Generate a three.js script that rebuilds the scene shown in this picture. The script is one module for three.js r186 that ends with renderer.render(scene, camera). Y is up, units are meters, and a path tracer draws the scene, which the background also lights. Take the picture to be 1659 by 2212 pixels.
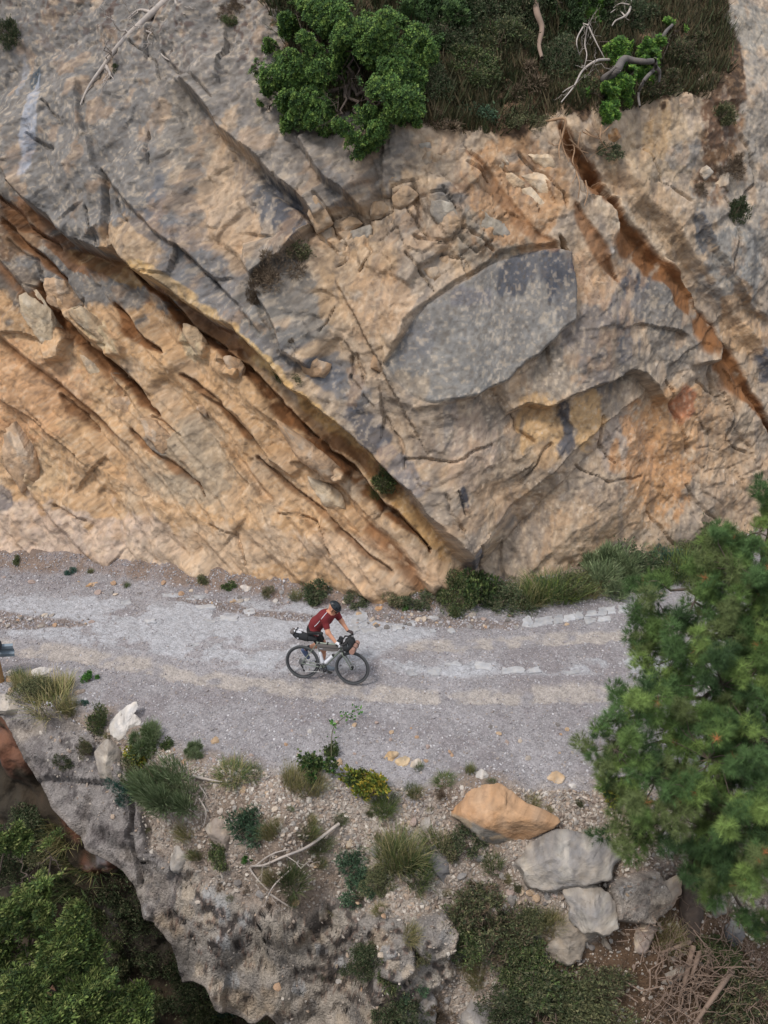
import * as THREE from 'three';
import { mergeGeometries } from 'three/addons/utils/BufferGeometryUtils.js';
import { MarchingCubes } from 'three/addons/objects/MarchingCubes.js';

// ---------------------------------------------------------------- camera, sky, sun, exposure
const scene = new THREE.Scene();
const PITCH = 26 * Math.PI / 180, FOV = 60, CAM = new THREE.Vector3(0, 10.6, 14.8);
const camera = new THREE.PerspectiveCamera(FOV, 768 / 1024, 0.1, 400);
camera.position.copy(CAM);
camera.rotation.set(-PITCH, 0, 0);
camera.updateMatrixWorld();

const renderer = new THREE.WebGLRenderer({ antialias: true });
renderer.toneMapping = THREE.LinearToneMapping;
renderer.toneMappingExposure = 1.46;
renderer.shadowMap.enabled = true;

// an even, thinly overcast sky: a little brighter overhead than at the horizon
{
  const w = 256, h = 128, d = new Float32Array(w * h * 4);
  for (let j = 0; j < h; j++) {
    const el = ((j + 0.5) / h - 0.5) * Math.PI, s = Math.sin(el);
    for (let i = 0; i < w; i++) {
      const k = (j * w + i) * 4, L = s > 0 ? 0.5 + 0.24 * s : 0.22;
      d[k] = L * 0.95; d[k + 1] = L * 0.99; d[k + 2] = L * 1.08; d[k + 3] = 1;
    }
  }
  const t = new THREE.DataTexture(d, w, h, THREE.RGBAFormat, THREE.FloatType);
  t.mapping = THREE.EquirectangularReflectionMapping; t.magFilter = THREE.LinearFilter; t.needsUpdate = true;
  scene.background = t; scene.environment = t;
}
const sun = new THREE.DirectionalLight(0xfff6ec, 1.5);
sun.position.set(-13, 30, 10); sun.target.position.set(0, 2, 0);
sun.castShadow = true; sun.shadow.radius = 22;
Object.assign(sun.shadow.camera, { left: -18, right: 18, top: 18, bottom: -18, near: 1, far: 80 });
scene.add(sun, sun.target);

// ---------------------------------------------------------------- small maths
const VW = 1659, VH = 2212, FP = (VH / 2) / Math.tan(FOV * Math.PI / 360);   // layout grid of the sketch the place was surveyed from
const SP = Math.sin(PITCH), CP = Math.cos(PITCH);
const V3 = (x, y, z) => new THREE.Vector3(x, y, z);
const CX = V3(1, 0, 0), CU = V3(0, CP, -SP), CF = V3(0, -SP, -CP);
function rayDir(a, b) { const u = (a - VW / 2) / FP, v = -(b - VH / 2) / FP; return V3(u, v * CP - SP, -CP - v * SP); } // depth 1 along the axis
function toV(x, y, z) {
  const dy = y - CAM.y, dz = z - CAM.z, D = -(dy * SP) - dz * CP, up = dy * CP - dz * SP;
  return [VW / 2 + FP * x / D, VH / 2 - FP * up / D, D];
}
function onY(a, b, y) { const d = rayDir(a, b), t = (y - CAM.y) / d.y; return V3(CAM.x + d.x * t, y, CAM.z + d.z * t); }
const clamp = (x, a = 0, b = 1) => x < a ? a : x > b ? b : x;
const lerp = (a, b, t) => a + (b - a) * t;
const sstep = (a, b, x) => { const t = clamp((x - a) / (b - a)); return t * t * (3 - 2 * t); };
function rng(seed) { let s = seed >>> 0; return () => { s = (s + 0x6D2B79F5) | 0; let t = Math.imul(s ^ (s >>> 15), 1 | s); t = (t + Math.imul(t ^ (t >>> 7), 61 | t)) ^ t; return ((t ^ (t >>> 14)) >>> 0) / 4294967296; }; }
function hash(i, j, s) { let h = Math.imul(i, 374761393) + Math.imul(j, 668265263) + Math.imul(s, 974634777) | 0; h = Math.imul(h ^ (h >>> 13), 1274126177); h ^= h >>> 16; h = Math.imul(h, 2246822519); return ((h ^ (h >>> 15)) >>> 0) / 4294967296; }
function vn(x, y, s = 0) {           // value noise -1..1
  const i = Math.floor(x), j = Math.floor(y), fx = x - i, fy = y - j, u = fx * fx * fx * (fx * (fx * 6 - 15) + 10), v = fy * fy * fy * (fy * (fy * 6 - 15) + 10);
  const a = hash(i, j, s), b = hash(i + 1, j, s), c = hash(i, j + 1, s), d = hash(i + 1, j + 1, s);
  return (a + (b - a) * u + (c - a) * v + (a - b - c + d) * u * v) * 2 - 1;
}
function fbm(x, y, o, s = 0) { let r = 0, a = 0.5, f = 1; for (let k = 0; k < o; k++) { r += a * vn(x * f + k * 17.3, y * f - k * 9.1, s + k); a *= 0.5; f *= 2.03; } return r; }
function ridge(x, y, o, s = 0) { let r = 0, a = 0.5, f = 1; for (let k = 0; k < o; k++) { r += a * (1 - 2 * Math.abs(vn(x * f + k * 7.7, y * f + k * 3.1, s + k))); a *= 0.5; f *= 2.1; } return r; }
const WO = { f1: 0, f2: 0, id: 0, fac: 0 };
function worley(x, y, s, tilt = 1) { // nearest cells; fac = a tilted facet per cell
  const I = Math.floor(x), J = Math.floor(y); let f1 = 9, f2 = 9, ci = 0, cj = 0, bx = 0, by = 0;
  for (let j = J - 1; j <= J + 1; j++) for (let i = I - 1; i <= I + 1; i++) {
    const px = i + hash(i, j, s), py = j + hash(i, j, s + 1), d = (px - x) * (px - x) + (py - y) * (py - y);
    if (d < f1) { f2 = f1; f1 = d; ci = i; cj = j; bx = px; by = py; } else if (d < f2) f2 = d;
  }
  WO.f1 = Math.sqrt(f1); WO.f2 = Math.sqrt(f2); WO.id = hash(ci, cj, s + 2);
  WO.fac = tilt * ((x - bx) * (hash(ci, cj, s + 3) - 0.5) * 2 + (y - by) * (hash(ci, cj, s + 4) - 0.5) * 2) + (WO.id - 0.5);
  return WO;
}
function facet(x, y, s, steep = 1) { // joined flat planes: continuous, with crisp ridges and creases
  const I = Math.floor(x), J = Math.floor(y); let m = -9;
  for (let j = J - 1; j <= J + 1; j++) for (let i = I - 1; i <= I + 1; i++) { const dx = x - i - hash(i, j, s), dy = y - j - hash(i, j, s + 1), v = (hash(i, j, s + 2) - 0.5) * 0.5 + steep * (dx * (hash(i, j, s + 3) - 0.5) + dy * (hash(i, j, s + 4) - 0.5)) * 2 - 0.75 * (dx * dx + dy * dy); if (v > m) m = v; }
  return m;
}
const lin = c => c <= 0.04045 ? c / 12.92 : Math.pow((c + 0.055) / 1.055, 2.4);
const C = (r, g, b) => [lin(r / 255), lin(g / 255), lin(b / 255)];
const mixC = (o, c, t) => { o[0] += (c[0] - o[0]) * t; o[1] += (c[1] - o[1]) * t; o[2] += (c[2] - o[2]) * t; };
const col = c => new THREE.Color().setRGB(c[0], c[1], c[2]);
// polylines and polygons on the layout grid
function line(p, o = {}) { let x0 = 1e9, y0 = 1e9, x1 = -1e9, y1 = -1e9; for (const [x, y] of p) { x0 = Math.min(x0, x); x1 = Math.max(x1, x); y0 = Math.min(y0, y); y1 = Math.max(y1, y); } return { p, x0, y0, x1, y1, ...o }; }
const LD = { d: 0, s: 0, t: 0, end: false, qx: 0, qy: 0 };
function lineDist(L, x, y) {
  let best = 1e18, s = 0, tt = 0, end = false, qx = 0, qy = 0; const p = L.p, n = p.length - 1;
  for (let k = 0; k < n; k++) {
    const ax = p[k][0], ay = p[k][1], dx = p[k + 1][0] - ax, dy = p[k + 1][1] - ay;
    const tr = ((x - ax) * dx + (y - ay) * dy) / (dx * dx + dy * dy), t = clamp(tr), ex = x - ax - dx * t, ey = y - ay - dy * t, d = ex * ex + ey * ey;
    if (d < best - 1e-9) { best = d; s = dx * (y - ay) - dy * (x - ax) > 0 ? 1 : -1; tt = (k + t) / n; end = (k === 0 && tr < 0) || (k === n - 1 && tr > 1); qx = ax + dx * t; qy = ay + dy * t; }
  }
  LD.d = Math.sqrt(best); LD.s = s; LD.t = tt; LD.end = end; LD.qx = qx; LD.qy = qy; return LD;
}
function polyIn(p, x, y) { let c = false; for (let i = 0, j = p.length - 1; i < p.length; j = i++) { const a = p[i], b = p[j]; if ((a[1] > y) !== (b[1] > y) && x < (b[0] - a[0]) * (y - a[1]) / (b[1] - a[1]) + a[0]) c = !c; } return c; }
function polySd(P, x, y) { const d = lineDist(P.loop, x, y).d; return polyIn(P.p, x, y) ? d : -d; }   // > 0 inside
function poly(p, o = {}) { const q = line(p, o); q.loop = line([...p, p[0]]); return q; }
const near = (L, x, y, m) => x > L.x0 - m && x < L.x1 + m && y > L.y0 - m && y < L.y1 + m;

// ---------------------------------------------------------------- scene helpers
const used = new Map();
function numbered(n) { const k = used.get(n) || 0; used.set(n, k + 1); return k ? `${n}_${String(k).padStart(3, '0')}` : n; }
function shade(o) { o.traverse(m => { if (m.isMesh) { m.castShadow = true; m.receiveShadow = true; } }); return o; }
function tag(o, name, label, category, group, kind) {
  o.name = numbered(name); o.userData.label = label; if (category) o.userData.category = category;
  if (group) o.userData.group = group; if (kind) o.userData.kind = kind; return o;
}
function top(o, name, label, category, group, kind) { tag(o, name, label, category, group, kind); scene.add(o); shade(o); return o; }
function part(name, geo, mat, parent, kind) { const m = new THREE.Mesh(geo, mat); m.name = name; if (kind) m.userData.kind = kind; m.castShadow = m.receiveShadow = true; parent.add(m); return m; }
function gridGeo(nx, ny, fn) {      // fn(i, j, out) fills out.p, out.c, out.u ; drop a cell by out.skip
  const N = nx * ny, P = new Float32Array(N * 3), K = new Float32Array(N * 3), U = new Float32Array(N * 2), skip = new Uint8Array(N), o = { p: [0, 0, 0], c: [0, 0, 0], u: [0, 0], skip: 0 };
  for (let j = 0; j < ny; j++) for (let i = 0; i < nx; i++) { const k = j * nx + i; o.skip = 0; fn(i, j, o); P.set(o.p, k * 3); K.set(o.c, k * 3); U.set(o.u, k * 2); skip[k] = o.skip; }
  const ix = []; for (let j = 0; j < ny - 1; j++) for (let i = 0; i < nx - 1; i++) { const a = j * nx + i, b = a + 1, c = a + nx, d = c + 1; if (skip[a] || skip[b] || skip[c] || skip[d]) continue; if ((i + j) & 1) ix.push(a, c, b, b, c, d); else ix.push(a, c, d, a, d, b); }
  const g = new THREE.BufferGeometry(); g.setAttribute('position', new THREE.BufferAttribute(P, 3)); g.setAttribute('color', new THREE.BufferAttribute(K, 3)); g.setAttribute('uv', new THREE.BufferAttribute(U, 2)); g.setIndex(new THREE.BufferAttribute(new Uint32Array(ix), 1)); g.computeVertexNormals(); return g;
}
function tex(n, fn, srgb) { const d = new Uint8Array(n * n * 4); for (let j = 0; j < n; j++) for (let i = 0; i < n; i++) { const c = fn(i / n, j / n), k = (j * n + i) * 4; d[k] = clamp(c[0]) * 255; d[k + 1] = clamp(c[1]) * 255; d[k + 2] = clamp(c[2]) * 255; d[k + 3] = 255; } const t = new THREE.DataTexture(d, n, n); t.wrapS = t.wrapT = THREE.RepeatWrapping; t.magFilter = THREE.LinearFilter; if (srgb) t.colorSpace = THREE.SRGBColorSpace; t.needsUpdate = true; return t; }
// periodic noise for textures
function pvn(x, y, per, s) { const i = Math.floor(x), j = Math.floor(y), fx = x - i, fy = y - j, u = fx * fx * (3 - 2 * fx), v = fy * fy * (3 - 2 * fy), m = k => ((k % per) + per) % per; const a = hash(m(i), m(j), s), b = hash(m(i + 1), m(j), s), c = hash(m(i), m(j + 1), s), d = hash(m(i + 1), m(j + 1), s); return (a + (b - a) * u + (c - a) * v + (a - b - c + d) * u * v) * 2 - 1; }
function pfbm(x, y, per, o, s) { let r = 0, a = 0.5, f = per; for (let k = 0; k < o; k++) { r += a * pvn(x * f, y * f, f, s + k); a *= 0.58; f *= 2; } return r; }

// ---------------------------------------------------------------- shared surface textures (grain and fine relief only)
const rockGrain = tex(512, (x, y) => { const n = pfbm(x, y, 8, 6, 3), m = pfbm(x, y, 16, 4, 40), g = 0.92 + 0.14 * n + 0.05 * m; return [g, g * (1 - 0.02 * m), g * (1 - 0.05 * m)]; }, true);
const rockBump = tex(512, (x, y) => { const n = pfbm(x, y, 6, 7, 11), r = 1 - Math.abs(pfbm(x, y, 5, 5, 60)) * 2.2, v = 0.5 + 0.42 * n + 0.18 * (r - 0.6); return [v, v, v]; });
const barkBump = tex(256, (x, y) => { const v = 0.5 + 0.5 * pvn(x * 12 + 0.6 * pvn(x * 4, y * 4, 4, 8), y * 5, 60, 9) + 0.25 * pfbm(x, y, 16, 3, 33); return [v, v, v]; });
const gravelGrain = tex(512, (x, y) => { const n = pfbm(x, y, 48, 3, 5), m = pfbm(x, y, 12, 4, 70); const g = 0.9 + 0.16 * n + 0.07 * m; return [g, g, g]; }, true);
const gravelBump = tex(512, (x, y) => { const v = 0.5 + 0.6 * pfbm(x, y, 40, 3, 21); return [v, v, v]; });
const rockMat = new THREE.MeshStandardMaterial({ vertexColors: true, roughness: 0.95, map: rockGrain, bumpMap: rockBump, bumpScale: 0.045 });
const groundMat = new THREE.MeshStandardMaterial({ vertexColors: true, roughness: 0.97, map: gravelGrain, bumpMap: gravelBump, bumpScale: 0.026 });
// ---------------------------------------------------------------- the cliff above the road
const footPts = [[-900, 1090], [-500, 1140], [-200, 1180], [0, 1202], [250, 1216], [500, 1250], [700, 1272], [930, 1290], [1050, 1266], [1250, 1250], [1400, 1206], [1530, 1176], [1800, 1120], [2300, 1040]].map(([a, b]) => { const p = onY(a, b, 0); return [p.x, p.z]; });
function footZ(x) {
  const p = footPts; let k = 0; while (k < p.length - 2 && x > p[k + 1][0]) k++;
  const t = (x - p[k][0]) / (p[k + 1][0] - p[k][0]), m = i => i <= 0 || i >= p.length - 1 ? 0 : (p[i + 1][1] - p[i - 1][1]) / (p[i + 1][0] - p[i - 1][0]), h = p[k + 1][0] - p[k][0];
  if (t < 0) return p[0][1]; if (t > 1) return p[p.length - 1][1];
  const t2 = t * t, t3 = t2 * t; return (2 * t3 - 3 * t2 + 1) * p[k][1] + (t3 - 2 * t2 + t) * h * m(k) + (-2 * t3 + 3 * t2) * p[k + 1][1] + (t3 - t2) * h * m(k + 1);
}
// where the rock ends and the bushy slope above begins (height in metres along x)
function brow(x) { return x < -2.6 ? lerp(12.6, 15, sstep(-3, -7, x)) : lerp(12.6, 9.5, sstep(-2.6, 0.6, x)) + 0.9 * sstep(5, 8, x); }
function wallZ(x, y) { const t = brow(x), yy = Math.min(y, t); return footZ(x) - 0.3 * yy - 0.012 * yy * yy + 0.25 * sstep(2.5, 0, y) - Math.max(0, y - t) * 1.15; }
const edges = [
  line([[-60, 270], [0, 350], [60, 430], [110, 485], [180, 545], [240, 572], [285, 562], [330, 612], [400, 650], [480, 702], [540, 745], [600, 792], [650, 850], [690, 885], [760, 935], [800, 965], [840, 1010], [880, 1060], [930, 1130], [985, 1200], [1020, 1235]], { s: -1, h: 0.95, f: 330 }),
  line([[395, 200], [470, 275], [540, 345], [610, 410], [670, 470], [695, 500]], { s: -1, h: 0.55, f: 130 }),
  line([[648, 322], [680, 370], [720, 420], [792, 476]], { s: -1, h: 0.36, f: 90 }),
  line([[250, 395], [275, 430], [310, 465], [370, 520], [430, 570], [490, 630], [550, 700], [590, 745]], { s: -1, h: 0.2, f: 90 }),
  line([[190, 190], [200, 250], [212, 320], [228, 345], [240, 392], [262, 430], [268, 500], [262, 548]], { s: 1, h: 0.2, f: 90 }),
  line([[828, 862], [900, 885], [960, 877], [1010, 858], [1060, 832], [1110, 802], [1150, 770], [1190, 735], [1226, 700], [1234, 640]], { s: -1, h: 0.1, f: 60 }),
  line([[846, 775], [880, 705], [930, 652], [1000, 603], [1060, 567], [1140, 546], [1222, 540]], { s: -1, h: 0.14, f: 70 }),
  line([[1085, 905], [1130, 880], [1180, 886], [1240, 862], [1300, 832], [1345, 806], [1372, 812], [1395, 845], [1425, 885]], { s: -1, h: 0.45, f: 170 }),
  line([[1325, 365], [1370, 440], [1440, 515], [1510, 605], [1545, 655], [1600, 740], [1670, 830]], { s: -1, h: 0.34, f: 200, t: 12 }),
  line([[1440, 560], [1500, 640], [1545, 722], [1542, 782], [1485, 800]], { s: 1, h: 0.36, f: 120 }),
  line([[540, 545], [552, 590], [600, 700], [640, 780], [690, 815]], { s: -1, h: 0.3, f: 80 }),
  line([[690, 500], [640, 560], [575, 625]], { s: 1, h: 0.42, f: 90 }),
  line([[525, 450], [540, 475], [505, 520], [492, 545]], { s: 1, h: 0.1, f: 50 }),
  line([[960, 540], [905, 600], [880, 640]], { s: 1, h: 0.16, f: 60 }),
  line([[55, 615], [95, 640], [155, 735], [142, 780], [105, 790]], { s: 1, h: 0.32, f: 110 }),
  line([[110, 640], [170, 700], [245, 780], [330, 860]], { s: -1, h: 0.26, f: 90 }),
  line([[150, 678], [185, 662], [285, 752], [282, 778], [232, 770]], { s: 1, h: 0.22, f: 60 }),
  line([[388, 695], [432, 702], [460, 752], [448, 782], [415, 772]], { s: 1, h: 0.2, f: 50 }),
  line([[470, 752], [520, 756], [540, 800], [520, 830], [488, 815]], { s: 1, h: 0.22, f: 60 }),
  line([[650, 935], [700, 950], [754, 1022], [746, 1046], [690, 1040]], { s: 1, h: 0.34, f: 90 }),
  line([[425, 888], [500, 978], [565, 1073], [640, 1120], [720, 1180]], { s: 1, h: 0.2, f: 100 }),
  line([[420, 850], [520, 900], [590, 1000], [640, 1040]], { s: -1, h: 0.22, f: 70 }),
  line([[0, 905], [60, 960], [80, 1010], [75, 1050]], { s: 1, h: 0.2, f: 70 }),
  line([[700, 1100], [790, 1160], [860, 1215], [960, 1262]], { s: 1, h: 0.28, f: 110 }),
  line([[180, 980], [240, 1010], [300, 1060], [380, 1110]], { s: 1, h: 0.15, f: 90 }),
  line([[1490, 470], [1530, 560], [1580, 640], [1659, 700]], { s: -1, h: 0.2, f: 120 }),
  line([[1360, 900], [1400, 1000], [1470, 1090], [1520, 1150]], { s: 1, h: 0.14, f: 120 }),
];
const grooves = [
  line([[85, 615], [130, 672], [200, 748], [270, 818], [355, 895]], { w: 30, h: 0.42, soil: 1 }),
  line([[262, 665], [300, 712], [352, 760]], { w: 22, h: 0.3, soil: 1 }),
  line([[280, 573], [330, 625], [370, 655], [480, 748], [565, 823], [690, 948], [780, 1033], [830, 1093], [930, 1190]], { w: 24, h: 0.4, soil: 1 }),
  line([[390, 813], [480, 873], [575, 975]], { w: 16, h: 0.22, soil: 0.8 }),
  line([[125, 853], [165, 890], [212, 928]], { w: 14, h: 0.22, soil: 0.7 }),
  line([[288, 932], [370, 993], [450, 1068]], { w: 14, h: 0.18, soil: 0.7 }),
  line([[560, 990], [640, 1060], [760, 1155], [850, 1232]], { w: 15, h: 0.22, soil: 0.6 }),
  line([[20, 480], [80, 540], [150, 610]], { w: 24, h: 0.3, soil: 0.9 }),
  line([[0, 420], [60, 480], [130, 540]], { w: 26, h: 0.3, soil: 0.8 }),
  line([[1300, 385], [1340, 470], [1400, 545], [1470, 620], [1520, 690], [1560, 760], [1610, 850], [1680, 940]], { w: 58, h: 0.34, soil: 1 }),
  line([[1215, 290], [1250, 350], [1300, 380]], { w: 46, h: 0.3, soil: 1 }),
  line([[1240, 450], [1300, 540], [1330, 600]], { w: 26, h: 0.12, soil: 0.8 }),
  line([[1010, 340], [1070, 420], [1130, 500], [1190, 540]], { w: 40, h: 0.1, soil: 0.6 }),
  line([[1420, 820], [1460, 900], [1490, 980]], { w: 14, h: 0.12, soil: 0.2 }),
  line([[1205, 525], [1222, 560], [1226, 600]], { w: 14, h: 0.3, soil: 0.2 }),
];
const cracks = [
  [[365, 130], [400, 180], [440, 210], [470, 240]], [[115, 250], [160, 300]], [[100, 320], [150, 355]], [[222, 475], [240, 530], [243, 560]], [[250, 395], [262, 420], [270, 470], [275, 540]], [[290, 460], [305, 490], [320, 505]],
  [[400, 540], [450, 590], [500, 640], [548, 690]], [[340, 305], [345, 390]], [[300, 110], [350, 150], [360, 190]], [[610, 400], [650, 450]], [[680, 430], [720, 480], [690, 505]], [[716, 488], [765, 463], [784, 488], [730, 514], [716, 488]],
  [[784, 488], [810, 478], [850, 460], [865, 430]], [[730, 514], [758, 540], [765, 570], [740, 590]], [[684, 503], [720, 540], [745, 560]], [[800, 480], [803, 540], [815, 560], [790, 600]], [[850, 455], [850, 420], [890, 395], [905, 430]], [[865, 430], [900, 470], [930, 520]],
  [[905, 430], [960, 440], [990, 490]], [[950, 430], [990, 500], [1050, 560]], [[880, 560], [920, 620], [935, 640]], [[945, 560], [985, 570], [1000, 600]], [[980, 520], [1010, 560], [1050, 540]], [[900, 520], [960, 530], [990, 500]], [[1000, 320], [1040, 390], [1045, 412], [1000, 370]],
  [[1080, 370], [1140, 420], [1160, 470]], [[1120, 340], [1210, 430], [1215, 460]], [[1550, 850], [1570, 900], [1560, 950], [1600, 980]], [[1530, 780], [1535, 850], [1500, 830]], [[1390, 1100], [1430, 1150], [1450, 1180]], [[1480, 1050], [1520, 1110], [1560, 1130]],
  [[1300, 900], [1290, 960], [1320, 1000]], [[780, 780], [800, 830], [800, 860], [820, 880]], [[700, 730], [720, 700], [735, 670]], [[770, 785], [775, 830], [800, 850]], [[840, 900], [870, 960], [880, 1010]], [[1100, 900], [1110, 930], [1150, 960]], [[1180, 960], [1140, 1020], [1120, 1040]],
  [[30, 520], [80, 560], [90, 620]], [[170, 660], [195, 650], [180, 690]], [[340, 900], [360, 910], [400, 940]], [[950, 1070], [955, 1110], [980, 1150]], [[975, 1060], [985, 1110]], [[1010, 1180], [1040, 1240]], [[600, 1110], [680, 1130], [720, 1200]], [[460, 1130], [520, 1160], [540, 1220]], [[120, 1090], [180, 1130]],
  [[1590, 300], [1610, 400], [1580, 470]], [[1560, 430], [1580, 520], [1560, 600], [1600, 660]], [[1400, 330], [1420, 400], [1480, 440]], [[870, 990], [960, 1000], [1040, 960]], [[1240, 1010], [1300, 1040], [1380, 1030]],
].map(p => line(p));
// colour of the rock: patches with ragged outlines [cx, cy, rx, ry, turn(deg), colour, strength, streaky]
const GREY = C(126, 122, 118), TAN = C(178, 157, 134), ORANGE = C(202, 164, 122), OCHRE = C(200, 164, 118), SOIL = C(134, 92, 56), BLUE = C(74, 77, 86), SLATE = C(132, 129, 125), PINK = C(203, 181, 163), PALE = C(212, 192, 166), CHALK = C(196, 196, 198), DUSTY = C(150, 116, 80);
const patches = [
  [120, 250, 380, 460, 0, GREY, 0.95, 0], [330, 160, 360, 280, 0, GREY, 0.95, 0], [600, 300, 260, 280, 0, C(140, 133, 126), 0.85, 0], [260, 500, 260, 200, 35, GREY, 0.95, 0], [480, 640, 220, 80, 40, C(122, 121, 122), 0.9, 0],
  [515, 430, 66, 170, -8, C(190, 164, 136), 0.8, 0], [330, 560, 60, 60, 30, C(192, 160, 122), 0.7, 0], [410, 320, 60, 90, 0, C(140, 133, 124), 0.7, 0],
  [640, 500, 46, 90, -28, BLUE, 0.85, 1], [560, 420, 30, 70, -35, C(104, 104, 106), 0.6, 1], [735, 440, 22, 60, -30, C(108, 106, 106), 0.7, 1], [88, 185, 13, 38, -5, C(70, 82, 92), 0.9, 1], [92, 300, 15, 120, 2, C(168, 172, 182), 0.75, 1], [55, 165, 10, 60, 0, C(172, 174, 180), 0.5, 1], [375, 470, 16, 60, 0, C(112, 114, 120), 0.7, 1], [370, 525, 60, 22, 40, C(108, 108, 112), 0.7, 0],
  [640, 660, 90, 80, 10, C(128, 124, 118), 0.85, 0], [720, 640, 30, 60, 0, C(190, 158, 120), 0.6, 0], [760, 840, 80, 40, 40, C(112, 112, 114), 0.8, 0], [800, 920, 40, 70, -38, BLUE, 0.8, 0], [720, 820, 50, 26, 30, C(104, 106, 112), 0.8, 0], [870, 1010, 26, 80, -35, C(112, 112, 118), 0.7, 0],
  [1040, 700, 1, 1, 0, SLATE, 0.92, 2], [950, 800, 100, 60, -10, C(128, 124, 118), 0.6, 0], 
  [1265, 740, 60, 140, 0, C(118, 111, 108), 0.85, 1], [1390, 640, 80, 70, 30, C(112, 110, 110), 0.85, 0], [1440, 720, 60, 110, -20, C(124, 119, 113), 0.8, 0], [1355, 610, 40, 34, 0, BLUE, 0.75, 0], [1320, 720, 30, 110, 0, C(106, 105, 108), 0.75, 1], [1180, 820, 60, 50, -30, C(134, 126, 116), 0.7, 1], [1350, 800, 60, 30, -30, C(128, 120, 110), 0.6, 0],
  [1205, 930, 24, 62, 0, BLUE, 0.85, 1], [1160, 930, 52, 80, 0, OCHRE, 0.85, 0], [1265, 910, 46, 70, -8, OCHRE, 0.9, 0], [1040, 930, 70, 70, 0, C(132, 122, 112), 0.75, 1], [955, 930, 14, 70, 0, C(116, 114, 114), 0.6, 1], [920, 970, 30, 40, 0, BLUE, 0.4, 1], [1000, 970, 60, 80, 0, C(196, 172, 152), 0.5, 1], [1120, 1040, 110, 70, -20, C(150, 132, 112), 0.7, 1],
  [1340, 960, 70, 80, -20, C(170, 154, 142), 0.7, 0], [1400, 1000, 80, 130, -25, C(196, 146, 98), 0.75, 0], [1470, 900, 70, 70, 0, C(196, 152, 108), 0.7, 0], [1470, 870, 22, 36, 0, C(186, 122, 88), 0.8, 0], [1560, 920, 60, 60, 0, C(150, 134, 116), 0.6, 1], [1600, 1040, 90, 90, 0, C(176, 150, 124), 0.6, 0], [1380, 1090, 60, 60, 0, C(184, 142, 100), 0.5, 0],
  [1200, 1130, 200, 90, 0, C(178, 152, 124), 0.6, 0], [1120, 1160, 60, 80, 0, C(138, 130, 122), 0.5, 1], [1290, 1060, 60, 40, 0, C(130, 120, 112), 0.4, 0], [1330, 1185, 26, 16, 0, C(100, 96, 98), 0.7, 0], [980, 1080, 10, 34, -8, C(66, 70, 82), 0.9, 0], [1015, 1205, 16, 34, -20, C(92, 98, 112), 0.8, 0],
  [780, 560, 110, 120, 0, C(178, 150, 118), 0.6, 0], [840, 660, 80, 80, 0, C(188, 156, 124), 0.7, 0], [870, 500, 70, 36, -20, C(120, 112, 106), 0.5, 0], [965, 455, 40, 34, 0, C(120, 118, 116), 0.8, 0], [1060, 500, 80, 80, 40, C(140, 132, 120), 0.75, 0], [940, 360, 60, 40, 0, C(166, 150, 132), 0.6, 0], [1120, 420, 110, 120, 40, C(182, 140, 100), 0.75, 0], [1290, 600, 60, 90, 40, C(196, 158, 122), 0.6, 0],
  [1380, 430, 70, 120, -30, C(176, 148, 116), 0.6, 0], [1330, 470, 30, 90, -35, PALE, 0.7, 0], [1400, 540, 26, 70, -35, PALE, 0.55, 0], [1310, 548, 16, 14, 0, C(226, 214, 200), 0.9, 0], [1430, 330, 90, 90, 0, C(172, 152, 126), 0.7, 0], [1420, 300, 30, 60, 0, OCHRE, 0.5, 0], [1470, 340, 50, 40, 0, C(150, 148, 146), 0.6, 0],
  [1610, 380, 120, 260, 0, C(150, 143, 134), 0.85, 0], [1580, 600, 70, 110, 0, C(140, 138, 134), 0.8, 0], [1650, 770, 24, 60, 0, C(84, 88, 98), 0.9, 0], [1502, 515, 14, 50, -18, C(98, 100, 104), 0.9, 1], [1600, 700, 50, 70, -30, C(190, 152, 110), 0.6, 0], [1600, 50, 120, 70, 0, C(148, 143, 134), 0.9, 0], [1540, 300, 46, 140, 10, C(108, 78, 56), 0.9, 0], [1550, 130, 46, 90, 0, C(98, 76, 58), 0.85, 0],
  [70, 1150, 220, 80, 0, PINK, 0.8, 0], [240, 1170, 160, 60, 0, PINK, 0.65, 0], [500, 1190, 200, 60, 0, C(204, 180, 154), 0.6, 0], [780, 1210, 160, 60, 20, C(206, 178, 150), 0.6, 0], [60, 850, 130, 130, 0, C(202, 158, 118), 0.8, 0], [90, 1010, 70, 50, 40, C(190, 164, 130), 0.6, 0], [420, 1010, 100, 90, 30, C(170, 154, 132), 0.7, 0], [340, 960, 30, 14, 40, C(112, 110, 108), 0.7, 0],
  [120, 720, 60, 70, 40, C(208, 172, 132), 0.7, 0], [220, 715, 70, 26, 45, C(204, 186, 152), 0.75, 0], [425, 740, 32, 40, -40, C(206, 190, 158), 0.8, 0], [570, 880, 100, 50, 40, C(202, 166, 126), 0.6, 0], [700, 1000, 60, 40, 40, C(206, 178, 148), 0.7, 0], [40, 620, 50, 40, 0, C(124, 108, 92), 0.6, 0], [30, 500, 60, 60, 0, C(118, 88, 60), 0.75, 0], [10, 1075, 24, 24, 0, C(112, 110, 114), 0.7, 0],
  [430, 660, 120, 18, 33, C(204, 170, 118), 0.8, 0], [560, 770, 120, 18, 40, C(210, 176, 122), 0.85, 0], [720, 920, 120, 20, 43, C(206, 168, 112), 0.85, 0], [870, 1090, 130, 22, 48, C(190, 152, 100), 0.8, 0], [250, 585, 90, 18, 20, C(190, 152, 100), 0.7, 0],
];
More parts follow.
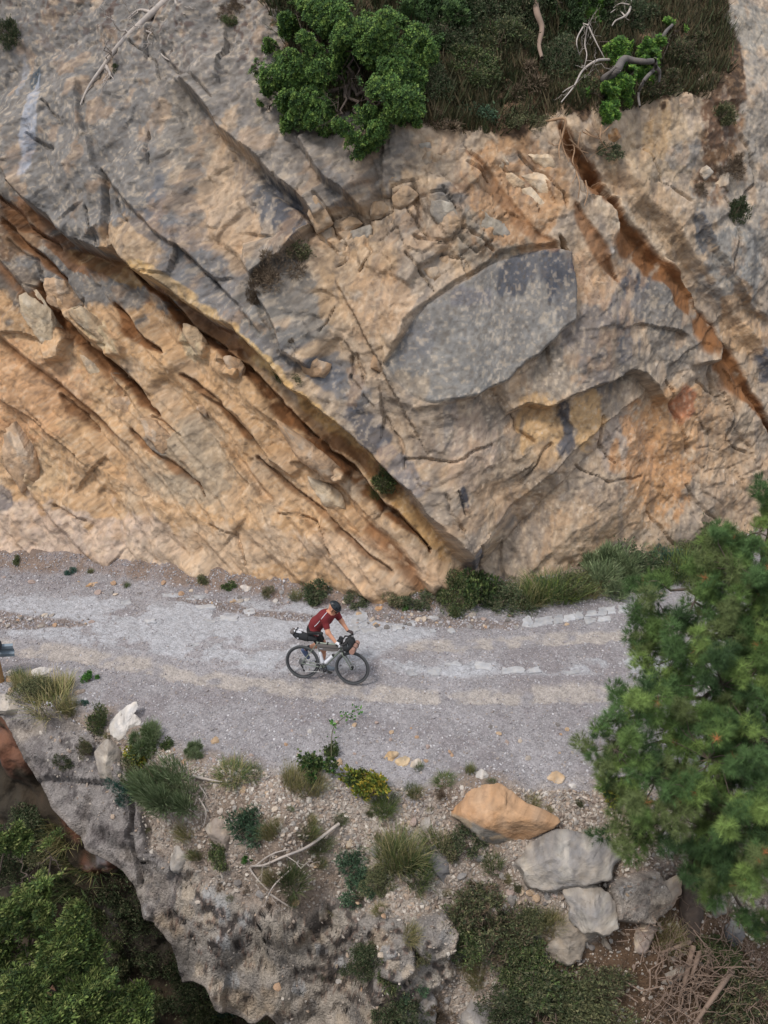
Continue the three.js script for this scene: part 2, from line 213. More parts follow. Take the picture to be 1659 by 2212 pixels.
const slabStains = [[1085, 610, 44, 46, BLUE, 0.85], [1190, 590, 36, 60, BLUE, 0.95], [1140, 575, 44, 50, C(94, 95, 101), 0.8], [1208, 665, 22, 60, C(104, 102, 102), 0.75], [1000, 650, 50, 24, C(112, 109, 116), 0.5], [895, 745, 40, 50, C(110, 110, 114), 0.5], [890, 840, 40, 30, C(160, 144, 124), 0.7]];
const slabPoly = poly([[838, 795], [880, 722], [919, 664], [980, 622], [1044, 582], [1130, 556], [1190, 548], [1226, 556], [1230, 640], [1226, 702], [1196, 726], [1150, 778], [1118, 792], [1084, 830], [1030, 848], [1000, 866], [930, 874], [890, 862], [862, 830]]);
const leafLitter = poly([[860, 250], [960, 285], [1080, 296], [1180, 270], [1260, 250], [1330, 250], [1400, 225], [1470, 205], [1520, 215], [1590, 150], [1560, -60], [560, -60], [600, 60], [700, 250]]);
const STRATA = 41 * Math.PI / 180, cS = Math.cos(STRATA), sS = Math.sin(STRATA);
const wallOut = { d: 0, soil: 0, crack: 0, smooth: 0 };
function wallShape(x, y, a0, b0) {
  // wobble of the layout so that every edge is ragged
  const wa = a0 + 13 * facet(x * 1.3, y * 1.3, 31) + 4 * facet(x * 4, y * 4, 33) , wb = b0 + 13 * facet(x * 1.3 + 40, y * 1.3, 32) + 4 * facet(x * 4 + 9, y * 4, 34);
  let d = 0, soil = 0, crack = 0;
  for (const E of edges) {
    const m = E.f * 2.4; if (!near(E, wa, wb, m)) continue;
    const q = lineDist(E, wa, wb); let e = q.d * (q.s === E.s ? 1 : -1);
    const fade = (q.end ? Math.exp(-q.d / 26) : 1) * sstep(0, 0.08, q.t + 0.02) * sstep(1.02, 0.94, q.t);
    if (e > 0) d += E.h * fade * sstep(-1, 5 + (E.t || 0), e) * Math.exp(-e / E.f); else { d -= E.h * 0.28 * fade * Math.exp(e / 34) * sstep(2, -5, e); }
  }
  for (const G of grooves) {
    if (!near(G, wa, wb, G.w * 3)) continue; const q = lineDist(G, wa, wb), w = 0.8 * G.w * (0.75 + 0.5 * vn(x * 1.7, y * 1.7, 50)) * (0.45 + 0.55 * Math.sin(Math.PI * clamp(q.t, 0.04, 0.96)));
    const rel = q.s > 0 ? q.d / (1.7 * w) : q.d / (0.5 * w); if (rel < 1) { const k = 1 - rel; d -= G.h * (q.s > 0 ? k * k * (1.6 - 0.6 * k) : sstep(0, 1, k)); soil = Math.max(soil, G.soil * sstep(0.05, 0.45, k)); }
  }
  for (const K of cracks) { if (!near(K, wa, wb, 8)) continue; const q = lineDist(K, wa, wb), w = 3.2 + 2.2 * vn(x * 3, y * 3, 77); if (q.d < w) { const k = 1 - q.d / w; crack = Math.max(crack, k); d -= 0.11 * sstep(0, 0.7, k); } }
  // zones
  const eMain = { ...lineDist(edges[0], wa, wb) }, below = eMain.s > 0 && a0 < 1060 ? sstep(0, 40, eMain.d) : 0;
  const sa = lerp(a0, wa, 0.5), sb = lerp(b0, wb, 0.5), calm = near(slabPoly, sa, sb, 5) ? sstep(-2, 5, polySd(slabPoly, sa, sb)) : 0;
  const soft = calm * 0.7;
  // broad folds
  d += 0.26 * fbm(x * 0.35, y * 0.35, 2, 1) * (1 - soft);
  const jx = x + 0.1 * fbm(x * 1.6, y * 1.6, 2, 90), jy = y + 0.1 * fbm(x * 1.6 + 7, y * 1.6, 2, 91), hard = 1 - soft, up = 1 - below;
  // strata: beds running down to the right in the lower left, broken into long angular slabs
  const u = x * cS - y * sS, v = x * sS + y * cS;
  if (below > 0) {
    const wv = v + 0.16 * fbm(u * 0.5, v * 0.7, 2, 8);
    const b1 = wv * 0.95 + 0.7 * fbm(u * 0.2, wv * 0.4, 2, 9), s1 = b1 - Math.floor(b1), w1 = 0.25 + 0.75 * hash(Math.floor(b1), 3, 7) * sstep(-0.3, 0.3, vn(u * 0.35, Math.floor(b1) * 3.1, 12));
    const saw = t => (t < 0.9 ? 0.5 - t / 0.9 : -0.5 + (t - 0.9) / 0.1);
    const b2 = wv * 3.1 + 0.5 * fbm(u * 0.3, wv, 2, 10), s2 = b2 - Math.floor(b2); worley(u * 1.1, wv * 3.6, 212, 0.7); const wf = WO.fac;
    d += below * (0.3 * w1 * saw(s1) + 0.035 * saw(s2) * sstep(-0.25, 0.2, vn(u * 0.5, Math.floor(b2) * 1.7, 13)) + 0.035 * wf + 0.3 * facet(u * 0.3, wv * 1.0, 205, 0.9) + 0.16 * facet(u * 0.8, wv * 2.3, 210, 1) + 0.07 * facet(u * 2.2, wv * 4.5, 215, 1.1));
    soil = Math.max(soil, below * 0.8 * sstep(0.68, 0.86, s1) * sstep(0.99, 0.9, s1) * sstep(0.5, 0.75, w1));
  }
  // flat broken planes at four sizes
  const blocky = sstep(0.1, 0.6, 1 - Math.hypot((a0 - 930) / 330, (b0 - 480) / 230)) + sstep(0.2, 0.7, 1 - Math.hypot((a0 - 1560) / 160, (b0 - 960) / 260)), bl = Math.min(1, blocky);
  const rx = jx * 0.86 + jy * 0.5, ry = jy * 0.86 - jx * 0.5;
  d += up * hard * (0.36 * facet(rx * 0.42, ry * 0.42, 300, 1) + 0.22 * facet(jx * 1.1, jy * 1.1, 310, 1.2) - 0.12 * facet(rx * 1.5, ry * 1.5, 315, 1.2));
  d += hard * ((0.05 + 0.07 * bl) * facet(rx * 2.6, ry * 2.6, 320, 1.2) - 0.035 * facet(jx * 4.2, jy * 4.2, 325, 1.2) + 0.018 * facet(jx * 9, jy * 9, 330, 1.2));
  worley(rx * 2.0, ry * 3.2, 345, 0.8); d += 0.04 * up * hard * WO.fac; worley(jx * 5, jy * 6.5, 347, 0.9); d += 0.016 * WO.fac * (1 - 0.6 * soft);
  if (bl > 0.05) { worley(rx * 1.9, ry * 1.9, 335, 0.8); d += 0.07 * bl * hard * WO.fac; const c1 = WO.f2 - WO.f1; if (c1 < 0.05) { const k = (1 - c1 / 0.05) * bl; d -= 0.05 * k * hard; crack = Math.max(crack, 0.45 * k * hard); } }
  d += 0.02 * fbm(x * 7, y * 7, 3, 130) * (1 - 0.4 * soft);
  if (calm > 0) { const k = clamp((b0 - 545 + (a0 - 1040) * 0.35) / 330), pl = lerp(0.46, 1.0, k) + 0.05 * facet(rx * 0.7, ry * 0.7, 360, 1) + 0.012 * facet(jx * 4, jy * 4, 361, 1) + 0.012 * fbm(x * 9, y * 9, 2, 362); d = lerp(d, pl, calm); }
  // pitted old surface towards the upper left top
  const pit = sstep(320, 60, b0 + 0.25 * Math.abs(a0 - 560)) * sstep(760, 500, a0);
  if (pit > 0.01) { d += pit * (0.05 * fbm(x * 9, y * 9, 3, 140) - 0.06 * sstep(0.28, 0.5, fbm(x * 4.5, y * 4.5, 3, 150))); }
  wallOut.d = d; wallOut.soil = soil; wallOut.crack = crack; wallOut.calm = calm; wallOut.below = below; wallOut.wa = wa; wallOut.wb = wb; wallOut.edge = eMain.s > 0 ? eMain.d : -eMain.d; wallOut.pit = pit;
  return wallOut;
}
function wallNormal(x, y) { const e = 0.25, dx = (wallZ(x + e, y) - wallZ(x - e, y)) / (2 * e), dy = (wallZ(x, y + e) - wallZ(x, y - e)) / (2 * e); return V3(-dx * 0.6, -dy, 1).normalize(); }
function wallPoint(x, y) { const z = wallZ(x, y), v = toV(x, y, z), s = wallShape(x, y, v[0], v[1]), n = wallNormal(x, y); return { p: V3(x + n.x * s.d, y + n.y * s.d, z + n.z * s.d), n, s, a: v[0], b: v[1] }; }
function wallColour(x, y, a0, b0, s, o) {
  const n1 = fbm(x * 0.9, y * 0.9, 4, 500), n2 = fbm(x * 4, y * 4, 3, 510), st = fbm(x * 6, y * 0.7, 3, 520);
  o[0] = TAN[0]; o[1] = TAN[1]; o[2] = TAN[2];
  mixC(o, ORANGE, s.below * sstep(-0.3, 0.3, n1 + 0.1)); mixC(o, GREY, 0.4 * sstep(0.0, 0.4, n1 + 0.4 * n2) * (1 - 0.6 * s.below)); mixC(o, OCHRE, 0.2 * sstep(0.05, 0.4, -n1 + 0.3 * n2));
  for (const q of patches) {
    if (q[7] === 2) continue;
    const dx = a0 - q[0], dy = b0 - q[1], R = Math.max(q[2], q[3]) * 1.5; if (dx > R || dx < -R || dy > R || dy < -R) continue;
    const t = q[4] * Math.PI / 180, c = Math.cos(t), sn = Math.sin(t), ex = (dx * c + dy * sn) / q[2], ey = (-dx * sn + dy * c) / q[3];
    const r = Math.hypot(ex, ey) + (q[7] ? 0.75 * st + 0.2 * n2 : 0.55 * n1 + 0.5 * n2); const m = sstep(1.06, 0.82, r); if (m > 0) mixC(o, q[5], q[6] * m);
  }
  if (s.calm > 0.02) {
    mixC(o, SLATE, 0.96 * s.calm); mixC(o, C(150, 146, 140), 0.5 * s.calm * sstep(0, 0.3, n1 + 0.3 * n2));
    for (const q of slabStains) { const r = Math.hypot((a0 - q[0]) / q[2], (b0 - q[1]) / q[3]) + 0.8 * st + 0.25 * n2, m = sstep(1.05, 0.75, r); if (m > 0) mixC(o, q[4], q[5] * m * s.calm); }
  }
  // flecks, veins, rust and black specks
  const fl = fbm(x * 13, y * 13, 2, 530), vein = Math.abs(fbm(x * 2.2 + y * 1.5, y * 2.4 - x * 1.3, 3, 540));
  if (fl > 0.16) mixC(o, PALE, 0.32 * sstep(0.16, 0.34, fl)); if (fl < -0.22) mixC(o, C(110, 98, 86), 0.4 * sstep(-0.22, -0.42, fl));
  if (vein < 0.02 && b0 > 780 && s.below < 0.3) mixC(o, C(214, 198, 178), 0.75 * (1 - vein / 0.02) * sstep(0, 0.2, n2 + 0.12));
  const rust = fbm(x * 2.6 + 30, y * 2.0, 4, 550); mixC(o, C(198, 156, 112), 0.25 * (1 - s.calm) * sstep(0.2, 0.4, rust));
  mixC(o, C(108, 104, 102), 0.3 * sstep(0.22, 0.4, st) * (1 - s.below));
  const g = 1.03 + 0.13 * n2 + 0.13 * fl + 0.13 * vn(x * 25, y * 25, 560); o[0] *= g; o[1] *= g; o[2] *= g;
  if (s.pit > 0) mixC(o, C(92, 70, 62), s.pit * 0.75 * sstep(0.22, 0.36, fbm(x * 8, y * 8, 2, 570)));
  // earth lodged in the gullies and under the big overhang
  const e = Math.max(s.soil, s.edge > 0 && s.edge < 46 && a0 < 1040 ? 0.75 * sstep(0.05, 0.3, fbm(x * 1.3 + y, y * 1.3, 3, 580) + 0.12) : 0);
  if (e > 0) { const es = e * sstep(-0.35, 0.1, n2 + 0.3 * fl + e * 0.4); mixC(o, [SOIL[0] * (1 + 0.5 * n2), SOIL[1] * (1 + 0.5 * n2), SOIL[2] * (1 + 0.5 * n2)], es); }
  const lsd = near(leafLitter, a0, b0, 40) ? polySd(leafLitter, s.wa + 60 * n2 + 50 * n1, s.wb + 40 * n1 + 20 * n2) : -99;
  if (lsd > 0) { const k = sstep(0, 10, lsd); mixC(o, fl > 0.1 ? C(112, 88, 66) : n1 + n2 > 0.1 ? C(66, 62, 40) : C(74, 56, 40), k); }
}
{
  // columns and rows: about 3 cm in view, wider apart beyond it
  const xs = [], ys = []; for (let x = -14.5; x < 14.5;) { xs.push(x); x += Math.abs(x) < 10.4 ? 0.03 : 0.11; } for (let y = -0.5; y < 15.5;) { ys.push(y); y += y < 12.6 ? 0.03 : 0.08; }
  const geo = gridGeo(xs.length, ys.length, (i, j, o) => {
    const x = xs[i], y = ys[ys.length - 1 - j], z = wallZ(x, y), v = toV(x, y, z), s = wallShape(x, y, v[0], v[1]), n = wallNormal(x, y), d = s.d * sstep(-0.5, 0.25, y);
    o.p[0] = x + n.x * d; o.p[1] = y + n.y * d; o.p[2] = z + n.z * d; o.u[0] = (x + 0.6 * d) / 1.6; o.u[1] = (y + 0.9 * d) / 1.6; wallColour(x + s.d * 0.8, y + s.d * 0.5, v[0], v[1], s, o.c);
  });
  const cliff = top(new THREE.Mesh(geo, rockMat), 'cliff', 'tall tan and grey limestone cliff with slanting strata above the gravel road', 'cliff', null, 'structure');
  globalThis.cliff = cliff;
}
const cliff = globalThis.cliff;
function wallAt(a, b) { // point on the cliff seen at a layout position
  const d = rayDir(a, b); let lo = 12, hi = 45; const f = t => { const p = CAM.clone().addScaledVector(d, t); return p.z - wallZ(p.x, p.y); };
  for (let k = 0; k < 40; k++) { const m = (lo + hi) / 2; if (f(m) > 0) lo = m; else hi = m; }
  let t = lo; for (let k = 0; k < 3; k++) { const p = CAM.clone().addScaledVector(d, t), w = wallPoint(p.x, p.y); t += (w.p.z - p.z) / d.z * 0.9; }
  const p = CAM.clone().addScaledVector(d, t); return { p, n: wallNormal(p.x, p.y), D: t };
}
// ---------------------------------------------------------------- road and the ground in front of it
const K = 0.78;
const hp = [];
for (const [a, b, y] of [
  [-500, 1400, 0], [-200, 1450, 0], [0, 1490, 0], [60, 1500, 0], [150, 1528, 0], [240, 1560, 0], [320, 1592, 0], [450, 1640, 0], [600, 1662, 0], [800, 1672, 0], [1000, 1690, 0], [1150, 1692, 0], [1300, 1692, 0], [1500, 1690, 0], [1750, 1690, 0], [2100, 1680, 0],
  [0, 1330, 0], [300, 1420, 0], [600, 1500, 0], [900, 1500, 0], [1250, 1500, 0], [1600, 1480, 0], [2000, 1450, 0], [-400, 1250, 0],
  [520, 1790, -0.75 * K], [700, 1800, -0.8 * K], [900, 1800, -0.75 * K], [1100, 1790, -0.5 * K], [1300, 1790, -0.5 * K], [1600, 1800, -0.6 * K], [2000, 1800, -0.6 * K],
  [100, 1600, -0.5], [200, 1650, -0.7], [180, 1760, -1.4], [280, 1800, -1.35], [350, 1850, -1.4], [400, 1900, -1.6],
  [450, 1960, -1.9], [600, 1950, -1.8 * K], [800, 1950, -1.7 * K], [1000, 1950, -1.6 * K], [1200, 1950, -1.4 * K], [1400, 1950, -1.5 * K], [1650, 1950, -1.6 * K], [2000, 1950, -1.7 * K],
  [470, 2080, -2.8], [600, 2100, -2.9 * K], [800, 2100, -2.7 * K], [1000, 2100, -2.6 * K], [1250, 2100, -2.4 * K], [1500, 2100, -2.6 * K], [1700, 2100, -2.7 * K],
  [620, 2230, -3.7], [800, 2250, -3.7 * K], [1000, 2250, -3.6 * K], [1300, 2250, -3.4 * K], [1700, 2250, -3.6 * K], [700, 2500, -5.2], [1000, 2500, -4.6], [1700, 2500, -4.4], [2300, 2300, -4],
]) { const p = onY(a, b, y); hp.push([p.x, p.z, y]); }
const rimV = [[-700, 1420, 0], [-300, 1470, -0.05], [-60, 1500, -0.1], [10, 1548, -0.3], [60, 1618, -0.7], [130, 1745, -1.5], [200, 1830, -1.9], [300, 1902, -2.2], [325, 1975, -2.6], [385, 2030, -2.9], [402, 2110, -3.4], [480, 2170, -3.7], [560, 2205, -4.0], [620, 2260, -4.4], [720, 2420, -5.6], [860, 2700, -7.5]];
const rim = line(rimV.map(([a, b, y]) => { const p = onY(a, b, y); hp.push([p.x, p.z, y]); return [p.x, p.z]; }));
const TPS = (() => {
  const n = hp.length, m = n + 3, A = Array.from({ length: m }, () => new Float64Array(m + 1)), U = r2 => r2 < 1e-9 ? 0 : 0.5 * r2 * Math.log(r2);
  for (let i = 0; i < n; i++) { for (let j = 0; j < n; j++) A[i][j] = U((hp[i][0] - hp[j][0]) ** 2 + (hp[i][1] - hp[j][1]) ** 2) + (i === j ? 0.02 : 0); A[i][n] = A[n][i] = 1; A[i][n + 1] = A[n + 1][i] = hp[i][0]; A[i][n + 2] = A[n + 2][i] = hp[i][1]; A[i][m] = hp[i][2]; }
  for (let c = 0; c < m; c++) { let p = c; for (let r = c + 1; r < m; r++) if (Math.abs(A[r][c]) > Math.abs(A[p][c])) p = r;[A[c], A[p]] = [A[p], A[c]]; for (let r = 0; r < m; r++) if (r !== c) { const f = A[r][c] / A[c][c]; if (f) for (let k = c; k <= m; k++) A[r][k] -= f * A[c][k]; } }
  const w = A.map((r, i) => r[m] / r[i]); return (x, z) => { let s = w[n] + w[n + 1] * x + w[n + 2] * z; for (let i = 0; i < n; i++) s += w[i] * U((x - hp[i][0]) ** 2 + (z - hp[i][1]) ** 2); return s; };
})();
const roadEdge = line([[-700, 1400], [-200, 1450], [0, 1492], [60, 1502], [150, 1530], [240, 1562], [320, 1594], [450, 1642], [600, 1664], [800, 1674], [1000, 1690], [1150, 1694], [1300, 1694], [1500, 1692], [1750, 1690], [2400, 1680]].map(([a, b]) => { const p = onY(a, b, 0); return [p.x, p.z]; }));
// worn pale crust, dust tracks and stony strips, drawn on the road [outline, kind]
const crusts = [
  poly([[-400, 1230], [-60, 1272], [60, 1285], [170, 1292], [300, 1292], [380, 1302], [450, 1288], [560, 1296], [700, 1306], [780, 1320], [860, 1340], [930, 1352], [940, 1372], [860, 1392], [800, 1430], [790, 1446], [700, 1448], [600, 1452], [480, 1436], [380, 1416], [240, 1398], [90, 1382], [-60, 1372], [-400, 1330]]),
  poly([[830, 1430], [900, 1436], [1000, 1432], [1100, 1428], [1200, 1430], [1345, 1412], [1500, 1400], [1900, 1370], [1900, 1400], [1500, 1440], [1340, 1456], [1200, 1462], [1080, 1458], [960, 1462], [850, 1450]]),
];
const stony = [poly([[-400, 1290], [-60, 1312], [60, 1330], [150, 1338], [200, 1350], [150, 1358], [40, 1362], [-60, 1352], [-400, 1320]]), poly([[380, 1290], [480, 1300], [560, 1318], [690, 1330], [660, 1345], [560, 1332], [480, 1322], [390, 1302]]), poly([[770, 1316], [1000, 1330], [1130, 1345], [1100, 1360], [960, 1356], [860, 1348], [780, 1334]])];
const tracks = [line([[-300, 1380], [0, 1398], [150, 1412], [300, 1436], [420, 1462], [560, 1480], [700, 1492], [900, 1502], [1100, 1506], [1300, 1500], [1700, 1470]], { w: 20 }), line([[860, 1392], [1000, 1392], [1120, 1386], [1250, 1378], [1400, 1366], [1700, 1330]], { w: 16 })];
const BED = C(160, 156, 158), CRUST = C(190, 191, 196), DUST = C(188, 179, 171), VERGE = C(152, 128, 108), BANK = C(166, 151, 137), LITTER = C(96, 72, 50), STONE = C(160, 150, 142), CONG = C(176, 166, 154), EARTHRED = C(138, 98, 78);
const conglo = poly([[300, 1870], [400, 1850], [450, 1900], [540, 1950], [660, 1960], [720, 1930], [790, 1960], [900, 1985], [980, 2040], [990, 2110], [930, 2160], [960, 2300], [940, 2600], [600, 2600], [300, 2200], [240, 1900]]);
const cleft = line([[286, 1690], [292, 1760], [288, 1800], [300, 1850], [312, 1905]]);
const greyFace = poly([[-100, 1500], [30, 1520], [120, 1540], [190, 1580], [230, 1620], [290, 1680], [320, 1760], [330, 1830], [400, 1880], [380, 1960], [300, 2000], [100, 1900], [-100, 1600]]);
const outcrops = [poly([[880, 1985], [960, 1960], [1000, 2010], [985, 2060], [920, 2080], [880, 2040]]), poly([[820, 2030], [880, 2010], [900, 2090], [860, 2120], [810, 2100]]), poly([[560, 1960], [640, 1950], [700, 1990], [640, 2050], [560, 2020]]), poly([[1300, 1900], [1420, 1880], [1450, 1960], [1400, 2000], [1320, 1990]])];
const litterZone = poly([[1330, 1930], [1400, 1900], [1520, 1950], [1700, 1980], [1800, 2300], [1140, 2300], [1150, 2150], [1190, 2060], [1290, 2030]]);
const gOut = { y: 0, kind: 0, road: 0 };
function ground(x, z) {
  const q = lineDist(roadEdge, x, z), off = q.s > 0 ? q.d : -q.d;       // metres beyond the outer edge of the road
  const blend = sstep(-0.35, 0.35, off); let y = blend > 0 ? blend * Math.min(0.15, TPS(x, z)) : 0; const zz = z; let d = 0; const sl = sstep(0, 0.7, off); z = lerp(z, 3 + (z - 3) * 0.62 - y * 0.8, sl);   // z now runs along the slope
  const v = toV(x, y, zz), n = fbm(x * 0.7, z * 0.7, 3, 600), m = fbm(x * 3.3, z * 3.3, 3, 610), a = v[0] + 16 * n + 9 * m, b = v[1] + 7 * n + 5 * m;
  gOut.off = off; gOut.a = v[0]; gOut.b = v[1]; gOut.crust = 0; gOut.stony = 0; gOut.track = 0; gOut.rock = 0; gOut.cong = 0;
  if (off < 0.4) {
    let c = 0; for (const P of crusts) if (near(P, a, b, 4)) c = Math.max(c, sstep(-9, 9, polySd(P, a, b) + 12 * m));
    let st = 0; for (const P of stony) if (near(P, a, b, 4)) st = Math.max(st, sstep(-2, 4, polySd(P, a, b)));
    let t = 0; for (const L of tracks) { const w = L.w * (1 + 0.7 * m + 0.5 * n); if (near(L, a, b, w)) { const e = lineDist(L, v[0], v[1] + 5 * n).d; t = Math.max(t, sstep(w, w * 0.55, e)); } }
    // the crust is broken up: holes and cracks
    const hole = fbm(x * 1.1, z * 1.6, 3, 620) + 0.55 * m, wo = worley(x * 3.1 + 0.5 * m, z * 3.4 + 0.5 * n, 630); const gap = wo.f2 - wo.f1, cr = sstep(0.07, 0.02, gap) * sstep(-0.1, 0.25, fbm(x * 0.9, z * 0.9, 2, 640));
    c *= sstep(0.42, 0.22, hole + (b > 1405 && a > 840 ? 0.16 : 0)) * (1 - st); c *= 1 - 0.9 * cr;
    gOut.crust = c; gOut.stony = st; gOut.track = t * (1 - c * 0.6);
    const foot = footZ(x), v2 = sstep(0.95, 0.1, zz - foot);           // rubble banked against the foot of the cliff
    y += 0.018 * c + 0.32 * v2 * v2 + 0.04 * n - 0.025 * t + (0.016 + 0.03 * st) * fbm(x * 9, z * 9, 3, 650) * (1 - 0.6 * c) + 0.012 * c * wo.fac * sstep(0.0, 0.2, fbm(x * 0.9, z * 0.9, 2, 640) + 0.1);
    gOut.verge = v2;
  } else gOut.verge = 0;
  if (off > -0.3) {
    const s = sstep(-0.3, 0.6, off); let r = 0; const cg = near(conglo, a, b, 30) ? sstep(-10, 26, polySd(conglo, a, b)) : 0, gf = near(greyFace, a, b, 30) ? sstep(-6, 14, polySd(greyFace, a, b)) : 0; let oc = 0; for (const P of outcrops) if (near(P, a, b, 10)) oc = Math.max(oc, sstep(-2, 9, polySd(P, a, b)));
    r = Math.max(cg, gf, oc); gOut.rock = r; gOut.cong = Math.max(cg, oc * 0.5); gOut.face = gf;
    const f1 = 0.5 + 1.1 * facet(x * 1.1 + 0.2 * m, z * 1.2, 660, 1.1), f2 = facet(x * 3 + 0.2 * n, z * 3, 670, 1.2);
    d += s * (0.1 * n + 0.05 * m * (1 - 0.5 * r) + 0.035 * fbm(x * 8, z * 8, 3, 680));
    d += r * (0.22 * f1 + 0.13 * f2 - 0.06 * facet(x * 5.5 + 3, z * 5.5, 672, 1.2) + 0.035 * facet(x * 11, z * 11, 674, 1.2) + 0.25 * oc + 0.12 * cg) ;
    if (cg > 0.05) { const pit = sstep(0.3, 0.5, fbm(x * 5, z * 5, 2, 690)); d -= cg * (0.1 * pit); gOut.pit = pit * cg; } else gOut.pit = 0;
    if (near(cleft, v[0], v[1], 12)) { const e = lineDist(cleft, v[0] + 6 * m, v[1]).d; d -= 0.22 * sstep(8, 1, e); }
    if (gf > 0.05) d += gf * 0.06 * ridge((x + z) * 0.6, (x - z) * 1.4, 3, 700);
  } else { gOut.pit = 0; gOut.face = 0; }
  gOut.n = n; gOut.m = m; gOut.s = z; gOut.vy = y + d * (1 - 0.3 * sl); gOut.vz = zz + d * 0.7 * sl; gOut.y = y + d * (1 + 0.45 * sl); return gOut;
}
function groundColour(x, z, g, o) {
  z = g.s;
  const { n, m } = g, fine = vn(x * 22, z * 22, 720), f2 = fbm(x * 11, z * 11, 2, 730);
  o[0] = BED[0]; o[1] = BED[1]; o[2] = BED[2];
  mixC(o, C(142, 135, 137), 0.6 * sstep(0, 0.35, n + 0.6 * m)); mixC(o, C(178, 174, 177), 0.5 * sstep(0.1, 0.35, -n + 0.5 * m));
  mixC(o, DUST, g.track * 0.85 * sstep(-0.35, 0.15, m + 0.1)); mixC(o, CRUST, g.crust * 0.95); if (g.crust > 0.3) mixC(o, C(160, 158, 160), 0.5 * sstep(0.05, 0.3, f2 + 0.3 * n)); mixC(o, C(138, 124, 116), g.stony * 0.85);
  if (g.verge > 0) mixC(o, n + m * 0.6 > 0.0 ? C(142, 122, 108) : C(150, 136, 130), sstep(0.05, 0.5, g.verge + 0.3 * m) * 0.9);
  if (g.off > -0.6) {
    const s = sstep(-0.25, 0.35, g.off + 0.5 * n + 0.3 * m); mixC(o, BANK, s * 0.85); mixC(o, C(134, 116, 100), s * 0.7 * sstep(0.02, 0.3, n - 0.4 * m)); mixC(o, C(180, 170, 158), s * 0.6 * sstep(0.1, 0.3, -n + 0.4 * m));
    if (near(litterZone, g.a, g.b, 20)) mixC(o, LITTER, 0.9 * sstep(-12, 12, polySd(litterZone, g.a + 30 * m, g.b + 24 * n)));
    if (g.rock > 0) {
      const r = [STONE[0], STONE[1], STONE[2]]; mixC(r, CONG, g.cong); mixC(r, C(190, 174, 154), 0.6 * g.cong * sstep(0.0, 0.3, n + m)); mixC(r, C(128, 124, 122), 0.6 * sstep(0.05, 0.3, m - n)); mixC(r, C(184, 158, 126), 0.4 * g.cong * sstep(0.15, 0.35, fbm(x * 1.6, z * 1.6 + 8, 3, 740)));
      const wo = worley(x * 2.6, z * 2.6, 745); if (wo.id > 0.55 && wo.f1 < 0.34 + 0.1 * m) mixC(r, wo.id > 0.8 ? C(176, 178, 180) : C(196, 180, 160), 0.6 * g.cong);
      if (g.cong > 0.2) { const sp = fbm(x * 9 + 4, z * 9, 2, 750) + 0.35 * vn(x * 1.1, z * 1.1, 755); mixC(r, C(50, 42, 40), 0.85 * g.cong * sstep(0.31, 0.35, sp)); mixC(r, C(120, 84, 66), 0.55 * g.cong * sstep(0.22, 0.27, sp) * (1 - sstep(0.31, 0.35, sp))); }
      if (g.face > 0.2) { mixC(r, C(146, 142, 142), 0.6 * g.face); mixC(r, C(112, 104, 102), g.face * 0.65 * sstep(0, 0.25, m + 0.5 * f2)); mixC(r, C(72, 66, 66), g.face * 0.7 * sstep(0.22, 0.28, fbm(x * 6, z * 6, 3, 757))); mixC(r, C(182, 168, 152), g.face * 0.5 * sstep(0.1, 0.3, n)); }
      mixC(o, r, sstep(0.25, 0.6, g.rock + 0.3 * m));
    }
  }
  const k = 1 + 0.14 * fine + 0.12 * f2; o[0] *= k; o[1] *= k; o[2] *= k;
}
function fold(x, z) { const q = lineDist(rim, x, z); return q.s > 0 ? q.d : -q.d; }
{
  const xs = [], zs = []; for (let x = -14; x < 14;) { xs.push(x); x += Math.abs(x) < 9 ? 0.025 : 0.1; } for (let z = -9; z < 8.2;) { zs.push(z); z += z < -5.6 ? 0.1 : z < 3 ? 0.028 : z < 6.4 ? 0.017 : 0.06; }
  const geo = gridGeo(xs.length, zs.length, (i, j, o) => {
    const x = xs[i], z = zs[j]; if (z < footZ(x) - 1.2) { o.skip = 1; o.p[0] = x; o.p[1] = 0; o.p[2] = z; return; }
    const e = fold(x, z); let px = x, pz = z, py;
    if (e > 1.6) { o.skip = 1; }
    if (e > 0) { // the spur is undercut beyond its rim
      const qx = LD.qx, qz = LD.qy, g0 = ground(qx, qz), k = e * 1; const nx = (x - qx) / (e || 1), nz = (z - qz) / (e || 1); groundColour(qx, qz, g0, o.c); py = g0.vy;
      const drop = 2.6 * k * k / (k + 0.22), bulge = 0.06 * Math.sin(Math.min(1, k * 6) * Math.PI) - 1.15 * drop * sstep(0, 0.25, k) + 0.2 * fbm(qx * 2 + k * 3, qz * 2, 3, 770) * Math.min(1, k * 3); px = qx + nx * bulge; pz = g0.vz + nz * bulge; py -= drop;
      const t = 0.5 * fbm(qx * 1.5, k * 8, 3, 771); mixC(o.c, C(130, 122, 116), 0.7); o.c[0] *= 1 + t; o.c[1] *= 1 + t; o.c[2] *= 1 + t;
    } else { const g = ground(x, z); py = g.vy; pz = g.vz; groundColour(x, z, g, o.c); }
    o.p[0] = px; o.p[1] = py; o.p[2] = pz; o.u[0] = px / 1.1; o.u[1] = (pz - py * 0.6) / 1.1;
  });
  globalThis.road = top(new THREE.Mesh(geo, groundMat), 'gravel_road', 'pale gravel mountain road with worn crust and the stony bank below it', 'road', null, 'structure');
}
const road = globalThis.road;
function groundAt(a, b) { // point of the ground seen at a layout position
  const d = rayDir(a, b); let lo = 6, hi = 40; for (let k = 0; k < 34; k++) { const m = (lo + hi) / 2, x = CAM.x + d.x * m, y = CAM.y + d.y * m, z = CAM.z + d.z * m; if (y > ground(x, z).y) lo = m; else hi = m; }
  const p = CAM.clone().addScaledVector(d, lo); return { p, D: lo, n: V3(0, 1, 0) };
}
